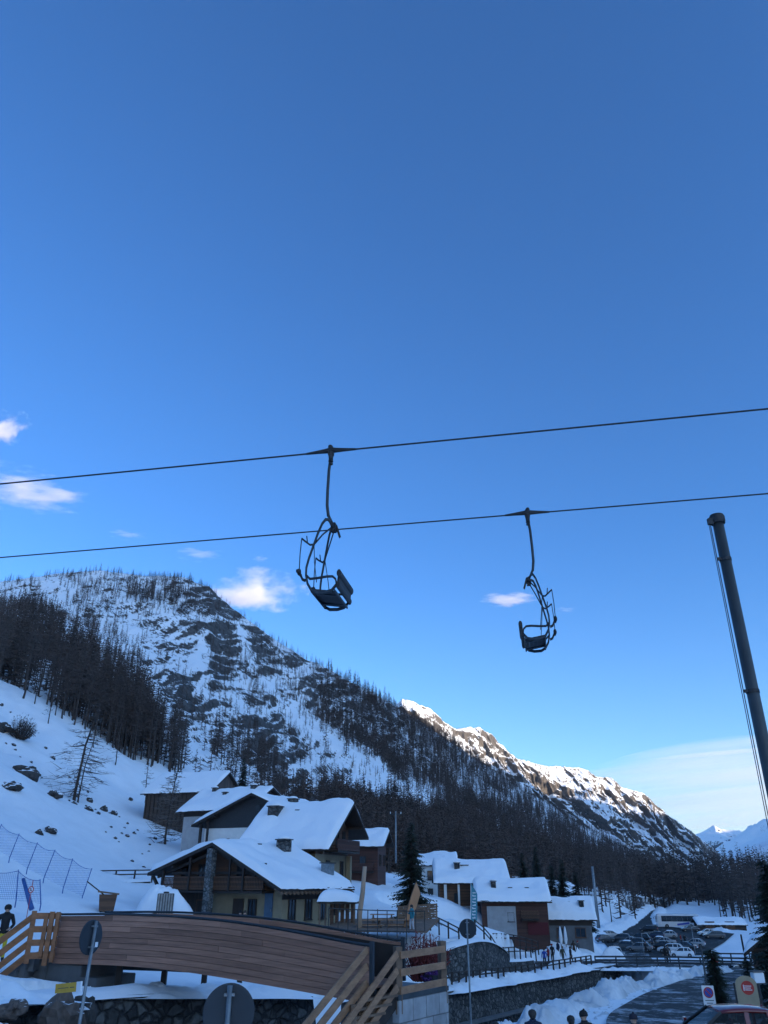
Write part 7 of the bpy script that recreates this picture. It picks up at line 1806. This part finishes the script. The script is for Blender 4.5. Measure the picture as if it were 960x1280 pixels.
# ------------------------------------------------------------------ clouds (real volumes of droplets, a few km away)
def cloud_mat(name, scale, thr, dens, stretch=(1, 1, 1), seed=0.0, soft=.16, fall=1.0):
    m = bpy.data.materials.new(name); m.use_nodes = True; nt = m.node_tree; N = nt.nodes; L = nt.links; N.remove(N['Principled BSDF'])
    pv = N.new('ShaderNodeVolumePrincipled'); pv.inputs['Color'].default_value = (.995, .995, 1, 1); pv.inputs['Anisotropy'].default_value = 0.0
    L.new(pv.outputs[0], N['Material Output'].inputs['Volume'])
    tc = N.new('ShaderNodeTexCoord'); mp = N.new('ShaderNodeMapping'); mp.inputs['Scale'].default_value = stretch; mp.inputs['Location'].default_value = (seed, seed * .7, seed * .3); L.new(tc.outputs['Object'], mp.inputs['Vector'])
    n = noise_node(N, L, mp.outputs['Vector'], scale, 7, .62)
    ln = N.new('ShaderNodeVectorMath'); ln.operation = 'LENGTH'; L.new(tc.outputs['Object'], ln.inputs[0])
    a = N.new('ShaderNodeMath'); a.operation = 'MULTIPLY_ADD'; a.inputs[1].default_value = -.42 * fall; L.new(ln.outputs['Value'], a.inputs[0]); L.new(n.outputs['Fac'], a.inputs[2])
    r = N.new('ShaderNodeMapRange'); r.interpolation_type = 'SMOOTHSTEP'; r.inputs[1].default_value = thr; r.inputs[2].default_value = thr + soft; r.inputs[4].default_value = dens; L.new(a.outputs[0], r.inputs[0]); L.new(r.outputs[0], pv.inputs['Density'])
    return m
def cloud(label, px, py, Y, wpx, hpx, mat, rot=0.0, dep=1.0, cat='cloud'):
    c = at(px, py, Y); ppm = F / (Vector(c).length); me = bpy.data.meshes.new('cloud'); bm = bmesh.new(); bmesh.ops.create_icosphere(bm, subdivisions=3, radius=1); bm.to_mesh(me); bm.free(); me.materials.append(mat)
    o = bpy.data.objects.new('cloud', me); COL.objects.link(o); sx_ = wpx / 2 / ppm
    o.location = c; o.scale = (sx_, sx_ * dep, hpx / 2 / ppm); o.rotation_euler = (0, R(rot), math.atan2(-c.x, c.y))
    return tag(o, label, cat)
CY_ = 9000.0
cm = [cloud_mat('puffy_cloud', 1.7, .21, CLOUD_D * .75, (1, 1, .8), 3.1, .20), cloud_mat('wispy_cloud', 2.2, .27, CLOUD_D * .55, (.8, 1, 1), 7.7, .22), cloud_mat('thin_wisp', 2.4, .30, CLOUD_D * .35, (.6, 1, 1), 12.3, .2)]
cloud('bright puffy cloud low above the crest of the left mountain', 318, 740, CY_, 140, 66, cm[0], -8, .6)
cloud('torn white cloud at the left edge between the two cables', 35, 614, CY_, 190, 66, cm[1], -6, .5)
cloud('bright slanting cloud cut off by the left edge above the upper cable', 4, 536, CY_, 66, 54, cloud_mat('edge_cloud', 1.7, .22, CLOUD_D * .8, (1, 1, 1), 21.0, .2), -40, .6)
cloud('small bright flat cloud just left of the right chair', 634, 750, CY_, 84, 26, cloud_mat('small_cloud', 1.6, .21, CLOUD_D * .9, (.8, 1, 1), 33.0, .2), 2, .5)
cloud('faint wisp just right of the right chair', 708, 762, CY_, 40, 16, cm[2], 0, .5)
cloud('faint wisp below the lower cable, left of the left chair', 250, 692, CY_, 90, 26, cm[2], -4, .5)
cloud('tiny faint wisp under the lower cable above the mountain top', 160, 668, CY_, 70, 16, cm[2], -4, .5)
cloud('tiny wisp beside the two wisps near the left chair', 325, 698, CY_, 34, 16, cm[1], -4, .5)
ci_ = cloud_mat('high_veil', 1.0, .19, CLOUD_D * .10, (.6, .5, 6.5), 40.0, .30, .5)
cloud('broad thin veil of streaky cloud low above the far end of the valley', 905, 1000, 14000, 420, 130, ci_, -4, .35)
cloud('thin white contrail line above the veil of cloud at the right', 905, 941, 14000, 150, 5, cloud_mat('contrail', .7, .02, CLOUD_D * .25, (.4, 1, 1), 50.0, .3, .6), -2, .1)
if HAZE > 0:
    mh = bpy.data.materials.new('haze'); mh.use_nodes = True; N = mh.node_tree.nodes; N.remove(N['Principled BSDF'])
    pv = N.new('ShaderNodeVolumePrincipled'); pv.inputs['Color'].default_value = (.80, .88, 1.0, 1); pv.inputs['Density'].default_value = HAZE
    mh.node_tree.links.new(pv.outputs[0], N['Material Output'].inputs['Volume'])
    mb = MB(); mb.box((0, 0, 470), (16800, 16800, 1070)); tag(mb.build('haze', mh), 'thin blue mountain air filling the valley', 'haze', kind='stuff')
